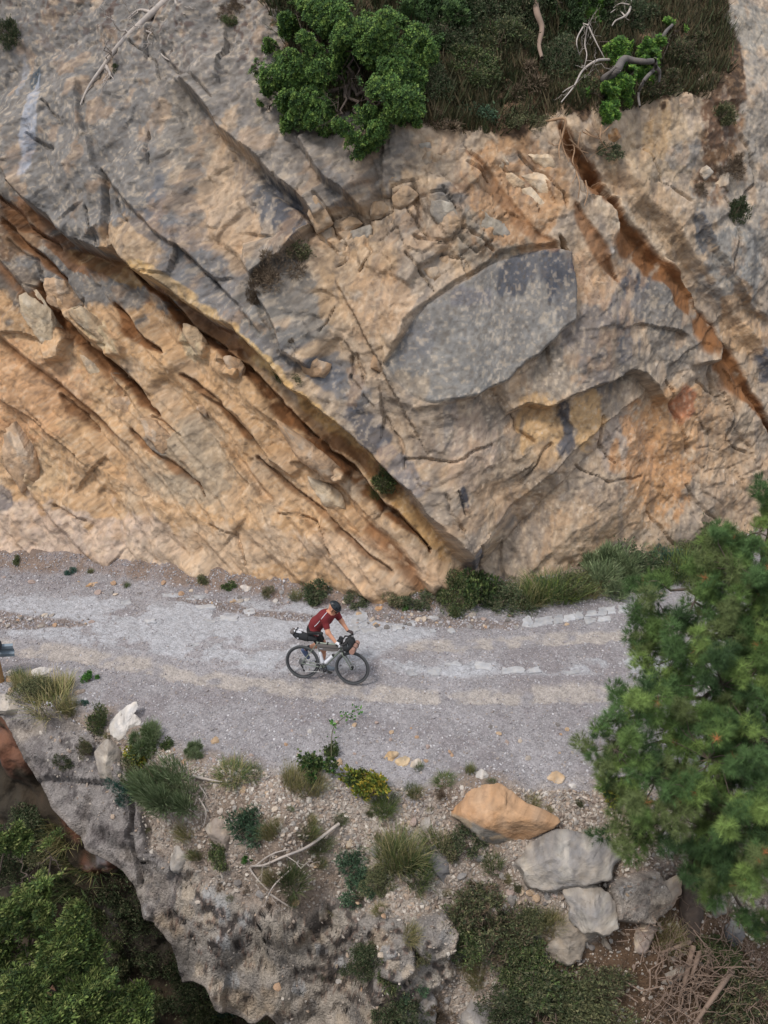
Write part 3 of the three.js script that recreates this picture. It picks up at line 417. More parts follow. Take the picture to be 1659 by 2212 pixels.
function groundN(x, z) { const e = 0.12, y = ground(x, z).y; return V3(-(ground(x + e, z).y - y) / e, 1, -(ground(x, z + e).y - y) / e).normalize(); }
// ---------------------------------------------------------------- the ravine on the left
{
  const xs = [], ts = []; for (let x = -18; x < 0; x += 0.07) xs.push(x); for (let t = 0; t < 1.0001; t += 1 / 170) ts.push(t);
  const rz = x => { let best = 1.2; const p = rim.p; for (let k = 0; k < p.length - 1; k++) if (x >= p[k][0] && x <= p[k + 1][0]) { best = lerp(p[k][1], p[k + 1][1], (x - p[k][0]) / (p[k + 1][0] - p[k][0])); break; } return Math.min(best, 1.5); };
  const geo = gridGeo(xs.length, ts.length, (i, j, o) => {
    const x = xs[i], t = ts[j], y = -0.35 - 11.5 * t, n = fbm(x * 0.6, y * 0.6, 4, 800), m = fbm(x * 2.4, y * 2.4, 3, 810); worley(x * 0.9 + y * 0.5, y * 0.9, 820, 1.1);
    let z = rz(x) - 0.25 + 0.3 * (-y) * 0.5 + 0.35 * n + 0.1 * m + 0.4 * facet(x * 0.8 + y * 0.4, y * 0.9, 821, 1) + 0.2 * facet(x * 2, y * 2, 822, 1.1) + 0.08 * facet(x * 5, y * 5, 823, 1.1) + Math.max(0, t - 0.55) * 9;
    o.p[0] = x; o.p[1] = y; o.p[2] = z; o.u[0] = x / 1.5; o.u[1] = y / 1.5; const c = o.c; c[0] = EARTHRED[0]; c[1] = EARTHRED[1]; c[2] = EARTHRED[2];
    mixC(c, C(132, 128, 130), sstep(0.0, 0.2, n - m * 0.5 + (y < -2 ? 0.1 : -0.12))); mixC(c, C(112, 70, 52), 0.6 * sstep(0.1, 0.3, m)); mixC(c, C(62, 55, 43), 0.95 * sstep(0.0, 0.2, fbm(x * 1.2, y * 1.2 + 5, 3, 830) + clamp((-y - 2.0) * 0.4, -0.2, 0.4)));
  });
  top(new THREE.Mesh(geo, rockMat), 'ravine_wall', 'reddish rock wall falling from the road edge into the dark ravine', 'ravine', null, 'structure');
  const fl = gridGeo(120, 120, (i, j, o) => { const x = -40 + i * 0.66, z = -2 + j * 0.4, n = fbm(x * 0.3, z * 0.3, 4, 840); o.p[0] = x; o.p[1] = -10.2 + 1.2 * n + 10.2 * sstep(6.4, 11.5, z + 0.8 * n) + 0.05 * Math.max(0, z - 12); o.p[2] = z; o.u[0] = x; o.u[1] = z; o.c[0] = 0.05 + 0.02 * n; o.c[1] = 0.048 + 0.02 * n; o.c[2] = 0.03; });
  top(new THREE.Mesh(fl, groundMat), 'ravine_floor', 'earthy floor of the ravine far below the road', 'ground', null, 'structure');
}
// ---------------------------------------------------------------- boulders, stones, slabs, gravel
const xf = (k, ox, oy) => p => p.map(([x, y]) => [ox + k * x, oy + k * y]);
const fA = xf(0.3111, 884.8, 1585.2), fB = xf(0.5, 829.5, 1659), fL = xf(0.2667, 0, 1386), fM = xf(0.3333, 368.7, 1511.5), fR = xf(0.3333, 737.3, 1216.6), fT = xf(0.3333, 0, 1179.7), fK = xf(0.3555, 626.7, 258), f7 = xf(0.5, 0, 1659), f2 = xf(0.5, 829.5, 0);
function rockFromOutline(o, at, { thick = 0.6, seed = 1, cuts = 14, tint = C(150, 143, 136), tint2 = C(178, 164, 146), split = null, lichen = 1, lift = 0.3, rough = 0.085, flat = 0.45, spots = 0 } = {}) {
  const r = rng(seed * 7919 + 13); let ca = 0, cb = 0, A = 0; for (let i = 0; i < o.length; i++) { const p = o[i], q = o[(i + 1) % o.length], c = p[0] * q[1] - q[0] * p[1]; A += c; ca += (p[0] + q[0]) * c; cb += (p[1] + q[1]) * c; } ca /= 3 * A; cb /= 3 * A;
  const hit = at(ca, cb), m = hit.D / FP, dir = rayDir(ca, cb).normalize(), N = dir.clone().negate(), R = V3(1, 0, 0).addScaledVector(N, -N.x).normalize(), U = N.clone().cross(R);
  const big = Math.abs(A / 2) > 3000, nT = big ? 96 : 44, nP = big ? 44 : 18, size = Math.sqrt(Math.abs(A / 2)) * m, T = thick * size, rad = []; for (let k = 0; k < nT; k++) { const t = k / nT * 2 * Math.PI, dx = Math.cos(t), dy = -Math.sin(t); let best = 0; for (let i = 0; i < o.length; i++) { const p = o[i], q = o[(i + 1) % o.length], ex = q[0] - p[0], ey = q[1] - p[1], den = dx * ey - dy * ex; if (Math.abs(den) < 1e-9) continue; const px = p[0] - ca, py = p[1] - cb, s = (px * ey - py * ex) / den, u = (px * dy - py * dx) / den; if (s > 0 && u >= -0.001 && u <= 1.001) best = Math.max(best, s); } rad.push(best * m * 1.07); }
  const P = []; for (let j = 0; j <= nP; j++) for (let k = 0; k < nT; k++) { const hf = j / nP * 2 - 1, c = 1 - Math.pow(Math.abs(hf), 1.5), s = Math.sign(hf) * Math.pow(1 - Math.pow(c, 1.6 / flat), 0.55); P.push(V3(Math.cos(k / nT * 2 * Math.PI) * rad[k] * c, Math.sin(k / nT * 2 * Math.PI) * rad[k] * c, s * T)); }
  for (let c = 0; c < cuts; c++) { const n = V3(r() * 2 - 1, r() * 2 - 0.7, 0.35 + r() * 1.1).normalize(); let mx = 0; for (const p of P) mx = Math.max(mx, p.dot(n)); const d = mx * (0.58 + 0.34 * r()); for (const p of P) { const e = p.dot(n) - d; if (e > 0) p.addScaledVector(n, -e * 0.98); } }
  const g = new THREE.BufferGeometry(), pos = new Float32Array(P.length * 3), cl = new Float32Array(P.length * 3), uv = new Float32Array(P.length * 2), cen = hit.p.clone().addScaledVector(N, T * (lift * 2 - 0.7)), w = V3(), base = cen.clone(), sd = seed * 3.7;
  P.forEach((p, i) => {
    const l = p.length() || 1, f = rough * size * (fbm(p.x / size * 2 + sd, p.y / size * 2 + p.z / size, 3, 60) * 1.1 + 0.6 * ridge(p.x / size * 4 + sd, p.y / size * 4 - p.z / size * 3, 3, 61) + 0.5 * facet(p.x / size * 3.2 + sd, p.y / size * 3.2 - p.z / size * 2, 64, 1.2) + 0.3 * fbm(p.x * 9 + sd, p.y * 9 - p.z * 8, 3, 63)); const px = p.x * (1 + f / l), py = p.y * (1 + f / l), pz = p.z * (1 + f / l);
    w.set(0, 0, 0).addScaledVector(R, px).addScaledVector(U, py).addScaledVector(N, pz); pos.set([w.x, w.y, w.z], i * 3); uv.set([(px + 0.4 * pz + sd) / 1.3, (py + 0.6 * pz) / 1.3], i * 2);
    const n1 = fbm(px * 2.2 + sd, py * 2.2 + pz * 2, 4, 65), n2 = fbm(px * 9 + sd, py * 9 + pz * 7, 3, 66), c = [tint[0], tint[1], tint[2]]; mixC(c, tint2, sstep(-0.1, 0.3, n1 + 0.3 * n2) * 0.75); if (spots) mixC(c, C(70, 60, 54), 0.5 * sstep(0.25, 0.4, n2)); 
    if (split) { const e = split(ca + px / m + 8 * n2, cb - py / m + 6 * n2); if (e > 0) mixC(c, n1 > 0.05 ? C(128, 122, 114) : C(160, 142, 120), sstep(0, 6, e)); }
    mixC(c, C(200, 192, 178), lichen * 0.35 * sstep(0.12, 0.3, fbm(px * 5 + sd, py * 5 + pz * 4, 2, 67))); mixC(c, C(104, 98, 92), lichen * 0.35 * sstep(0.2, 0.34, fbm(px * 7 - sd, py * 7 + pz * 6, 3, 68))); const q = 1 + 0.22 * n2; cl.set([c[0] * q, c[1] * q, c[2] * q], i * 3);
  });
  const ix = []; for (let j = 0; j < nP; j++) for (let k = 0; k < nT; k++) { const a = j * nT + k, b = j * nT + (k + 1) % nT; ix.push(a, b, a + nT, b, b + nT, a + nT); }
  g.setAttribute('position', new THREE.BufferAttribute(pos, 3)); g.setAttribute('color', new THREE.BufferAttribute(cl, 3)); g.setAttribute('uv', new THREE.BufferAttribute(uv, 2)); g.setIndex(ix); g.computeVertexNormals();
  const mesh = new THREE.Mesh(g, rockMat); mesh.position.copy(base); return mesh;
}
const GR = C(152, 147, 143), GR2 = C(176, 166, 154), TN = C(190, 162, 130), TN2 = C(206, 184, 156), WH = C(206, 200, 194), WH2 = C(222, 214, 206), OR = C(186, 144, 106), OR2 = C(192, 156, 122), DG = C(122, 120, 120);
const boulders = [
  ['boulder', 'big flat-topped orange boulder at the lower edge of the road', fA([[230, 430], [290, 380], [360, 355], [440, 365], [530, 350], [630, 370], [720, 430], [790, 490], [900, 530], [990, 570], [1000, 600], [960, 640], [850, 680], [760, 720], [700, 740], [620, 760], [560, 745], [500, 700], [420, 640], [350, 590], [290, 550], [240, 500]]), { thick: 0.3, tint: OR, tint2: OR2, rough: 0.045, cuts: 9, lift: 0.5, lichen: 0.25, split: (a, b) => a < 1110 ? b - (1752 + (a - 974) * 0.42) : -9 }],
  ['boulder', 'widest grey boulder lying flat below the orange boulder', fA([[870, 740], [950, 705], [1100, 715], [1330, 730], [1450, 800], [1440, 880], [1320, 980], [1180, 1010], [1050, 1030], [960, 1060], [830, 1040], [740, 1000], [740, 900], [830, 850]]), { thick: 0.45, tint: GR, tint2: GR2, lift: 0.5 }],
  ['boulder', 'angular grey boulder with a ridge just under the widest grey boulder', fA([[1090, 1030], [1250, 1020], [1330, 1090], [1420, 1180], [1410, 1320], [1320, 1370], [1200, 1340], [1130, 1270], [1110, 1150]]), { thick: 0.6, tint: GR, tint2: GR2, lift: 0.75 }],
  ['boulder', 'long tan-grey boulder tipped downhill beneath the ridged grey boulder', fA([[1090, 1150], [1130, 1290], [1200, 1340], [1310, 1390], [1200, 1440], [1170, 1530], [1080, 1580], [970, 1540], [950, 1480], [1010, 1400], [1050, 1270]]), { thick: 0.5, tint: C(160, 148, 134), tint2: GR2, lift: 0.5 }],
  ['boulder', 'thin pale stone leaning beside the foot of the tipped boulder', fA([[1350, 1390], [1400, 1500], [1340, 1470], [1300, 1410]]), { tint: C(160, 148, 134) }],
  ['boulder', 'pinkish upright boulder in brown earth left of the pine trunk', fB([[1075, 780], [1085, 660], [1150, 650], [1180, 700], [1120, 790]]), { tint: C(166, 150, 140), tint2: TN2 }],
  ['boulder', 'small upright grey stone beside the pebbles under the wide boulder', fA([[690, 1070], [730, 1060], [745, 1140], [710, 1215], [680, 1190]]), { tint: GR, tint2: GR2 }],
  ['boulder', 'pointed grey stone above the tussock left of the orange boulder', fA([[120, 540], [160, 640], [150, 720], [70, 670], [90, 580]]), { tint: C(150, 150, 154), tint2: GR2 }],
  ['boulder', 'dark grey wedge boulder under the green tuft below the road', fA([[20, 700], [70, 660], [200, 780], [330, 860], [350, 920], [270, 1060], [200, 1060], [120, 930]]), { tint: DG, tint2: GR, thick: 0.4 }],
  ['boulder', 'blue-grey boulder under the left end of the big dark shrub', fA([[280, 1370], [330, 1350], [420, 1490], [410, 1560], [330, 1530], [275, 1430]]), { tint: DG, tint2: GR }],
  ['boulder', 'grey slab of rock half hidden by the big dark shrub', fA([[340, 1320], [450, 1400], [560, 1500], [500, 1530], [420, 1470]]), { tint: GR, tint2: GR2 }],
  ['boulder', 'round grey stone between the orange boulder and the dark shrub', fA([[420, 830], [500, 800], [520, 880], [440, 890]]), { tint: GR, tint2: GR2 }],
  ['boulder', 'square tan rock on the gravel above the orange boulder', fA([[945, 260], [1020, 255], [1080, 300], [1060, 340], [1000, 365], [945, 330]]), { tint: TN, tint2: TN2, thick: 0.7 }],
  ['stone', 'white pebble right of the square tan rock', fA([[1105, 350], [1150, 340], [1155, 375], [1110, 385]]), { tint: WH, tint2: WH2 }],
  ['stone', 'flat white stone below the square tan rock', fA([[895, 405], [970, 405], [975, 430], [920, 432]]), { tint: WH, tint2: WH2 }],
  ['stone', 'crumbling white stone at the left top of the orange boulder', fA([[430, 290], [500, 250], [560, 290], [500, 335]]), { tint: WH, tint2: GR2, rough: 0.12 }],
  ['stone', 'flat dark slab on the upper rim of the widest grey boulder', fA([[985, 690], [1100, 660], [1115, 680], [1010, 712]]), { tint: DG, tint2: GR }],
  ['stone', 'grey block behind the middle of the widest grey boulder', fA([[1085, 690], [1180, 660], [1215, 715], [1090, 722]]), { tint: DG, tint2: GR }],
  ['stone', 'grey stone behind the right end of the widest grey boulder', fA([[1220, 660], [1290, 690], [1270, 722], [1225, 705]]), { tint: GR, tint2: GR2 }],
  ['stone', 'upright dark stone at the tip of the orange boulder', fA([[965, 650], [1010, 615], [1015, 680], [975, 690]]), { tint: DG, tint2: GR }],
  ['stone', 'pinkish stone wedged under the left of the widest boulder', fA([[760, 1060], [800, 1050], [808, 1110], [765, 1120]]), { tint: C(170, 150, 138), tint2: TN2 }],
  ['stone', 'round tan stone wedged under the middle of the widest boulder', fA([[1000, 1090], [1060, 1070], [1100, 1120], [1040, 1160], [1000, 1140]]), { tint: C(168, 150, 134), tint2: TN2 }],
  ['stone', 'squarish stone under the widest boulder left of the round tan one', fA([[935, 1090], [970, 1085], [975, 1150], [935, 1150]]), { tint: GR, tint2: TN2 }],
  ['stone', 'small brown stone under the widest boulder between two larger stones', fA([[825, 1070], [870, 1065], [875, 1112], [830, 1115]]), { tint: C(150, 134, 118), tint2: TN2 }],
  ['boulder', 'orange rock ledge under the pine branches', fB([[960, 505], [1080, 480], [1180, 450], [1185, 520], [1090, 545], [1000, 572], [965, 545]]), { tint: C(172, 148, 120), tint2: C(166, 150, 132), thick: 0.7, lift: 0.1 }],
  ['boulder', 'pinkish rock shelf below the pine left of its trunk', fB([[1090, 540], [1180, 500], [1280, 470], [1300, 540], [1220, 600], [1160, 610]]), { tint: C(176, 156, 138), tint2: TN2, thick: 0.3 }],
  ['boulder', 'pale rock beside the right of the pine trunk', fB([[1400, 560], [1470, 540], [1475, 620], [1420, 645]]), { tint: GR, tint2: GR2 }],
  ['boulder', 'dark rock in shade right of the pine trunk foot', fB([[1460, 690], [1540, 660], [1560, 720], [1500, 770]]), { tint: DG, tint2: GR }],
  ['boulder', 'tall pale grey boulder at the bottom of the bank', fB([[130, 940], [200, 960], [230, 1020], [215, 1105], [150, 1105], [125, 1020]]), { tint: GR, tint2: C(180, 178, 176) }],
  ['boulder', 'broad grey boulder cut by the lower edge of the picture', fB([[330, 1110], [350, 1060], [400, 1000], [440, 1000], [500, 1060], [500, 1140], [330, 1150]]), { tint: GR, tint2: GR2 }],
  ['boulder', 'grey block above the broad grey boulder at the bottom', fB([[510, 960], [600, 930], [612, 1035], [540, 1050]]), { tint: GR, tint2: GR2 }],
  ['boulder', 'grey slab seen between pine branches above the trunk', fB([[1190, 240], [1280, 230], [1300, 290], [1220, 395], [1180, 320]]), { tint: GR, tint2: GR2 }],
  ['boulder', 'grey rock poking out of the dry brush', fB([[1210, 870], [1290, 850], [1300, 900], [1220, 940]]), { tint: GR, tint2: GR2 }],
  ['boulder', 'chalk-white boulder at the road edge above the broom bush', fL([[950, 570], [1070, 490], [1110, 500], [1060, 580], [1130, 640], [1140, 700], [1080, 760], [970, 800], [920, 740], [905, 660]]), { tint: WH, tint2: WH2, rough: 0.07, thick: 0.5 }],
  ['boulder', 'rounded pale grey boulder below the chalk-white one', fL([[850, 800], [900, 800], [960, 850], [985, 1000], [960, 1060], [900, 1120], [830, 1080], [800, 1000], [770, 900]]), { tint: C(166, 156, 146), tint2: GR2, thick: 0.5, rough: 0.04 }],
  ['boulder', 'white block behind the dry grass at the left road edge', fL([[255, 225], [330, 210], [460, 225], [380, 300], [270, 330]]), { tint: WH, tint2: C(190, 190, 194) }],
  ['stone', 'pointed white stone right of the dry grass clump', fL([[530, 310], [575, 285], [600, 330], [560, 372], [525, 370]]), { tint: C(190, 180, 172), tint2: WH }],
  ['stone', 'oblong pink-beige stone right of the dry grass clump', fL([[592, 405], [690, 385], [702, 420], [620, 447]]), { tint: C(184, 166, 152), tint2: TN2 }],
  ['stone', 'orange stone below the guard rail post', fL([[50, 280], [140, 290], [120, 350], [60, 350]]), { tint: C(190, 148, 112), tint2: TN2 }],
  ['stone', 'pale stone on top of the orange stone by the post', fL([[45, 255], [90, 220], [110, 260], [60, 278]]), { tint: C(190, 180, 172), tint2: WH }],
  ['stone', 'narrow tan stone under the orange stone by the post', fL([[70, 370], [120, 365], [110, 440], [70, 450]]), { tint: C(184, 160, 138), tint2: TN2 }],
  ['boulder', 'smooth pale rock ledge at the left rim of the ravine', fL([[-60, 420], [40, 430], [180, 480], [270, 520], [250, 590], [120, 600], [-60, 570]]), { tint: C(180, 170, 160), tint2: C(196, 184, 170), rough: 0.02, thick: 0.4 }],
  ['stone', 'smooth sand-coloured stone on the gravel near the broom bush', fM([[230, 270], [290, 232], [330, 265], [330, 290], [270, 296]]), { tint: TN, tint2: TN2 }],
  ['boulder', 'large flat tan-grey rock left of the round juniper shrub', fM([[270, 700], [360, 740], [420, 830], [440, 900], [380, 955], [300, 930], [230, 840], [255, 780]]), { tint: C(164, 150, 138), tint2: C(180, 164, 148), thick: 0.35, rough: 0.03 }],
  ['boulder', 'pale grey rock on the lip of the spur below the broom bush', fM([[0, 950], [50, 890], [130, 950], [120, 1060], [60, 1110], [0, 1090]]), { tint: C(156, 156, 158), tint2: GR2 }],
  ['stone', 'left of three tan rocks in a row at the road edge', fM([[1370, 400], [1400, 345], [1470, 330], [1482, 350], [1430, 410], [1390, 437]]), { tint: C(196, 164, 122), tint2: TN2 }],
  ['stone', 'middle of three tan rocks in a row at the road edge', fM([[1450, 400], [1520, 360], [1550, 380], [1530, 460], [1480, 467]]), { tint: C(204, 180, 146), tint2: WH }],
  ['stone', 'right of three tan rocks in a row at the road edge', fM([[1540, 467], [1560, 400], [1610, 380], [1627, 410], [1580, 462]]), { tint: C(204, 180, 150), tint2: WH }],
  ['stone', 'tan egg-shaped stone right of the flowering shrub', fM([[1068, 400], [1100, 378], [1116, 420], [1100, 450], [1070, 442]]), { tint: TN, tint2: TN2 }],
  ['stone', 'round white stone lying in the middle of the bank', fM([[862, 640], [885, 620], [912, 632], [912, 660], [888, 674], [865, 664]]), { tint: WH, tint2: C(200, 210, 204) }],
  ['stone', 'tan block above the grass tussock in mid bank', fM([[1130, 905], [1165, 890], [1200, 910], [1190, 955], [1140, 960]]), { tint: TN, tint2: GR2 }],
  ['stone', 'grey block touching the tan block in mid bank', fM([[1195, 925], [1235, 910], [1245, 950], [1205, 970]]), { tint: GR, tint2: GR2 }],
  ['stone', 'whitish stone below the dead wood by the broom bush', fM([[340, 510], [375, 497], [397, 520], [360, 545]]), { tint: C(190, 180, 166), tint2: WH }],
  ['stone', 'upright pale stone in the dry grass above the juniper shrub', fM([[505, 500], [530, 483], [552, 520], [525, 545]]), { tint: GR2, tint2: TN2 }],
  ['stone', 'pale diamond-shaped stone right of the juniper shrub', fM([[708, 855], [730, 832], [752, 858], [735, 872]]), { tint: WH, tint2: WH2 }],
  ['stone', 'narrow upright stone under the yellow-green bush', fM([[1365, 830], [1395, 825], [1395, 885], [1368, 885]]), { tint: GR2, tint2: TN2 }],
  ['stone', 'orange oblong stone on the verge under the left cliff', fT([[540, 265], [570, 245], [635, 225], [636, 245], [590, 275], [548, 280]]), { tint: C(200, 160, 116), tint2: OR2 }],
  ['stone', 'flat pale rock at the cliff foot near the small bush', fT([[1555, 260], [1600, 245], [1640, 260], [1640, 292], [1590, 298]]), { tint: C(204, 186, 172), tint2: WH }],
  ['stone', 'long pale stone right of the rider above the road', fR([[170, 380], [210, 340], [222, 370], [190, 396]]), { tint: C(190, 174, 158), tint2: WH }],
  ['stone', 'orange stone on the verge right of the rider', fR([[207, 302], [235, 275], [270, 280], [262, 305], [222, 322]]), { tint: C(200, 158, 118), tint2: TN2 }],
  ['stone', 'beige stone beside the long pale stone', fR([[195, 400], [225, 380], [242, 400], [220, 422]]), { tint: TN, tint2: GR2 }],
  ['stone', 'large pale stone in the rubble above the road', fR([[560, 345], [625, 340], [632, 380], [600, 392]]), { tint: C(184, 182, 182), tint2: WH }],
  ['stone', 'upright cream stone in front of the grass at the cliff foot', fR([[1105, 295], [1115, 265], [1138, 268], [1140, 300], [1118, 308]]), { tint: C(206, 188, 166), tint2: WH }],
  ['stone', 'orange stone on the edge of the paving slabs', fR([[1440, 395], [1460, 383], [1480, 395], [1470, 410], [1445, 410]]), { tint: C(196, 166, 136), tint2: TN2 }],
  ['stone', 'grey stone in the grass at the cliff foot', fR([[1498, 115], [1515, 105], [1525, 125], [1508, 140]]), { tint: C(160, 162, 166), tint2: GR2 }],
];
boulders.forEach(([name, label, o, opt], i) => top(rockFromOutline(o, groundAt, { seed: i + 2, ...opt }), name, label, name, 'rocks on the road verge and bank'));
// blocks standing proud of the cliff face: pieces of the cliff
[[[150, 465], [200, 530], [260, 630], [160, 690], [110, 570]], [[250, 650], [390, 580], [440, 640], [290, 720]], [[370, 680], [490, 640], [500, 720], [380, 750]], [[270, 760], [370, 690], [385, 745], [290, 785]], [[160, 690], [260, 660], [290, 760], [210, 810]], [[280, 800], [360, 770], [390, 830], [370, 875], [300, 870]], [[490, 510], [600, 480], [620, 560], [490, 620]], [[620, 470], [700, 400], [780, 460], [720, 520], [640, 550]], [[860, 500], [960, 480], [1030, 600], [920, 650], [850, 570]],
[[1000, 290], [1060, 290], [1175, 430], [1150, 445], [990, 330]], [[960, 500], [1200, 520], [1380, 690], [1350, 820], [1240, 800], [1100, 640]], [[1270, 320], [1320, 310], [1450, 400], [1400, 440], [1290, 370]], [[1380, 310], [1500, 300], [1650, 460], [1640, 560], [1560, 500], [1450, 400]], [[1440, 200], [1560, 180], [1620, 290], [1580, 320], [1480, 250]], [[1400, 440], [1460, 420], [1600, 570], [1590, 620], [1500, 580]], [[1230, 250], [1290, 210], [1330, 270], [1280, 310]], [[750, 190], [770, 130], [850, 140], [860, 190], [810, 210]], [[770, 220], [860, 200], [860, 310], [800, 310]], [[860, 210], [930, 230], [910, 320], [860, 310]],
[[590, 370], [640, 340], [660, 380], [600, 395]], [[760, 370], [790, 365], [800, 400], [775, 410]], [[810, 390], [850, 380], [860, 420], [820, 425]], [[720, 800], [800, 770], [860, 850], [760, 880]], [[860, 850], [960, 830], [1000, 900], [900, 930]], [[1000, 860], [1080, 850], [1060, 920], [1010, 930]], [[1090, 830], [1190, 780], [1210, 830], [1110, 880]], [[790, 910], [890, 900], [940, 990], [900, 1060], [830, 990]], [[900, 920], [1000, 890], [1050, 940], [960, 1000]]].forEach((p, i) => {
  const pale = i > 10 && i < 16, grey = i === 10 || i === 2 || i === 8 || i === 16; const m = rockFromOutline(fK(p), wallAt, { seed: 300 + i, thick: 0.22, lift: 0.33, flat: 0.35, cuts: 4, rough: 0.035, tint: pale ? C(206, 180, 148) : grey ? C(150, 142, 132) : C(182, 154, 124), tint2: pale ? C(216, 198, 172) : grey ? C(160, 150, 134) : C(172, 150, 126) });
  m.name = 'rock_block'; m.castShadow = m.receiveShadow = true; cliff.add(m);
});
const f3 = xf(0.5, 0, 553);
[[[100, 170], [170, 150], [300, 360], [300, 400], [250, 460], [210, 430], [110, 250]], [[300, 255], [370, 228], [440, 280], [560, 410], [560, 440], [480, 410], [400, 340]], [[200, 90], [330, 130], [365, 215], [290, 245], [210, 200]], [[790, 280], [850, 310], [910, 400], [900, 450], [860, 440], [800, 350]], [[960, 420], [1040, 450], [1075, 500], [1070, 540], [1000, 520]], [[1190, 700], [1330, 800], [1500, 940], [1490, 980], [1400, 960], [1280, 860]], [[480, 610], [560, 600], [590, 650], [570, 690], [490, 670]], [[1310, 930], [1480, 1020], [1490, 1090], [1400, 1080]], [[340, 410], [450, 500], [450, 530], [390, 520]], [[870, 620], [905, 650], [890, 700], [850, 660]], [[20, 740], [90, 710], [140, 770], [160, 960], [90, 1010], [30, 900]], [[1640, 330], [1659, 500], [1600, 480]], [[1300, 420], [1440, 470], [1420, 530], [1310, 510]], [[600, 700], [720, 720], [800, 820], [700, 860], [640, 780]]].forEach((p, i) => {
  const pale = [0, 1, 3, 7, 8].includes(i), m = rockFromOutline(f3(p), wallAt, { seed: 340 + i, thick: 0.24, lift: 0.26, flat: 0.4, cuts: 6, rough: 0.05, tint: pale ? C(200, 174, 142) : C(186, 154, 122), tint2: pale ? C(208, 190, 162) : C(196, 166, 136) }); m.name = 'rock_block'; m.castShadow = m.receiveShadow = true; cliff.add(m);
});
[[f2([[1240, 430], [1290, 395], [1325, 410], [1335, 460], [1270, 495]]), C(196, 168, 142)], [f2([[1340, 380], [1390, 365], [1430, 420], [1435, 445], [1380, 440]]), C(200, 170, 140)], [f2([[950, 575], [1000, 555], [1025, 590], [990, 615], [955, 605]]), C(190, 142, 94)], [f2([[1340, 730], [1380, 700], [1420, 745], [1390, 780], [1345, 765]]), C(166, 158, 150)], [f2([[1420, 770], [1480, 745], [1490, 820], [1440, 840]]), C(180, 164, 146)], [[[565, 600], [580, 585], [590, 605], [575, 622]], C(192, 166, 138)]].forEach(([p, t], i) => { const m = rockFromOutline(p, wallAt, { seed: 400 + i, thick: 0.55, lift: 0.45, tint: t, tint2: TN2, rough: 0.05 }); top(m, 'boulder', ['rounded pinkish rock at the brow beside the leaf litter', 'pale split rock at the brow right of its rounded neighbour', 'orange rock among hanging roots under the brow', 'grey rock caught in the right-hand gully of dead leaves', 'pale rock below the dead leaves on the upper right cliff', 'small pale stone stuck at the left corner of a cliff ledge'][i], 'boulder', 'rocks caught on the cliff'); });
// pale paving slabs left in the road surface
const slabMat = new THREE.MeshStandardMaterial({ vertexColors: true, roughness: 0.95, map: rockGrain, bumpMap: rockBump, bumpScale: 0.008 });
const slabs = [...[[[40, 400], [80, 330], [120, 300], [175, 330], [160, 370], [100, 405]], [[110, 405], [165, 365], [175, 392], [160, 412]], [[20, 415], [110, 412], [115, 440], [60, 470], [15, 450]], [[130, 420], [260, 425], [250, 455], [140, 450]], [[1165, 365], [1210, 340], [1243, 378], [1230, 415], [1170, 410]], [[1252, 365], [1370, 350], [1374, 400], [1252, 420]], [[1380, 345], [1434, 335], [1438, 390], [1385, 400]], [[1442, 340], [1506, 325], [1510, 374], [1446, 385]], [[1516, 320], [1570, 315], [1572, 363], [1517, 370]], [[1580, 315], [1659, 300], [1659, 343], [1580, 349]], [[1580, 356], [1659, 349], [1659, 385], [1576, 393]], [[1667, 299], [1710, 293], [1714, 340], [1667, 343]], [[1718, 292], [1780, 282], [1786, 330], [1722, 338]], [[1667, 350], [1740, 344], [1744, 378], [1668, 384]], [[1790, 282], [1850, 272], [1856, 322], [1794, 328]],
[[1030, 680], [1180, 675], [1192, 720], [1030, 726]], [[1205, 690], [1290, 672], [1300, 712], [1212, 722]], [[560, 690], [650, 685], [640, 730], [580, 735]], [[410, 700], [480, 690], [500, 725], [430, 728]], [[1450, 700], [1560, 690], [1540, 715], [1460, 722]], [[660, 650], [760, 640], [770, 668], [680, 676]], [[860, 640], [980, 645], [970, 690], [870, 686]], [[320, 410], [400, 405], [395, 430], [330, 450]], [[420, 375], [470, 378], [480, 405], [425, 408]], [[565, 430], [620, 432], [610, 452], [570, 452]], [[680, 430], [730, 425], [735, 455], [690, 458]]].map(p => fR(p)),
...[[[1265, 385], [1390, 385], [1400, 410], [1290, 415]], [[1570, 410], [1640, 400], [1659, 440], [1600, 455]], [[1040, 305], [1180, 300], [1190, 330], [1060, 335]], [[790, 360], [850, 350], [860, 375], [800, 385]], [[1200, 310], [1330, 312], [1320, 340], [1210, 345]], [[1330, 470], [1400, 480], [1390, 500], [1330, 492]], [[1420, 455], [1540, 460], [1530, 490], [1430, 488]], [[940, 480], [1010, 476], [1014, 500], [950, 504]], [[1230, 640], [1290, 620], [1300, 640], [1250, 652]], [[1570, 745], [1650, 725], [1659, 752], [1590, 766]]].map(p => fT(p))];
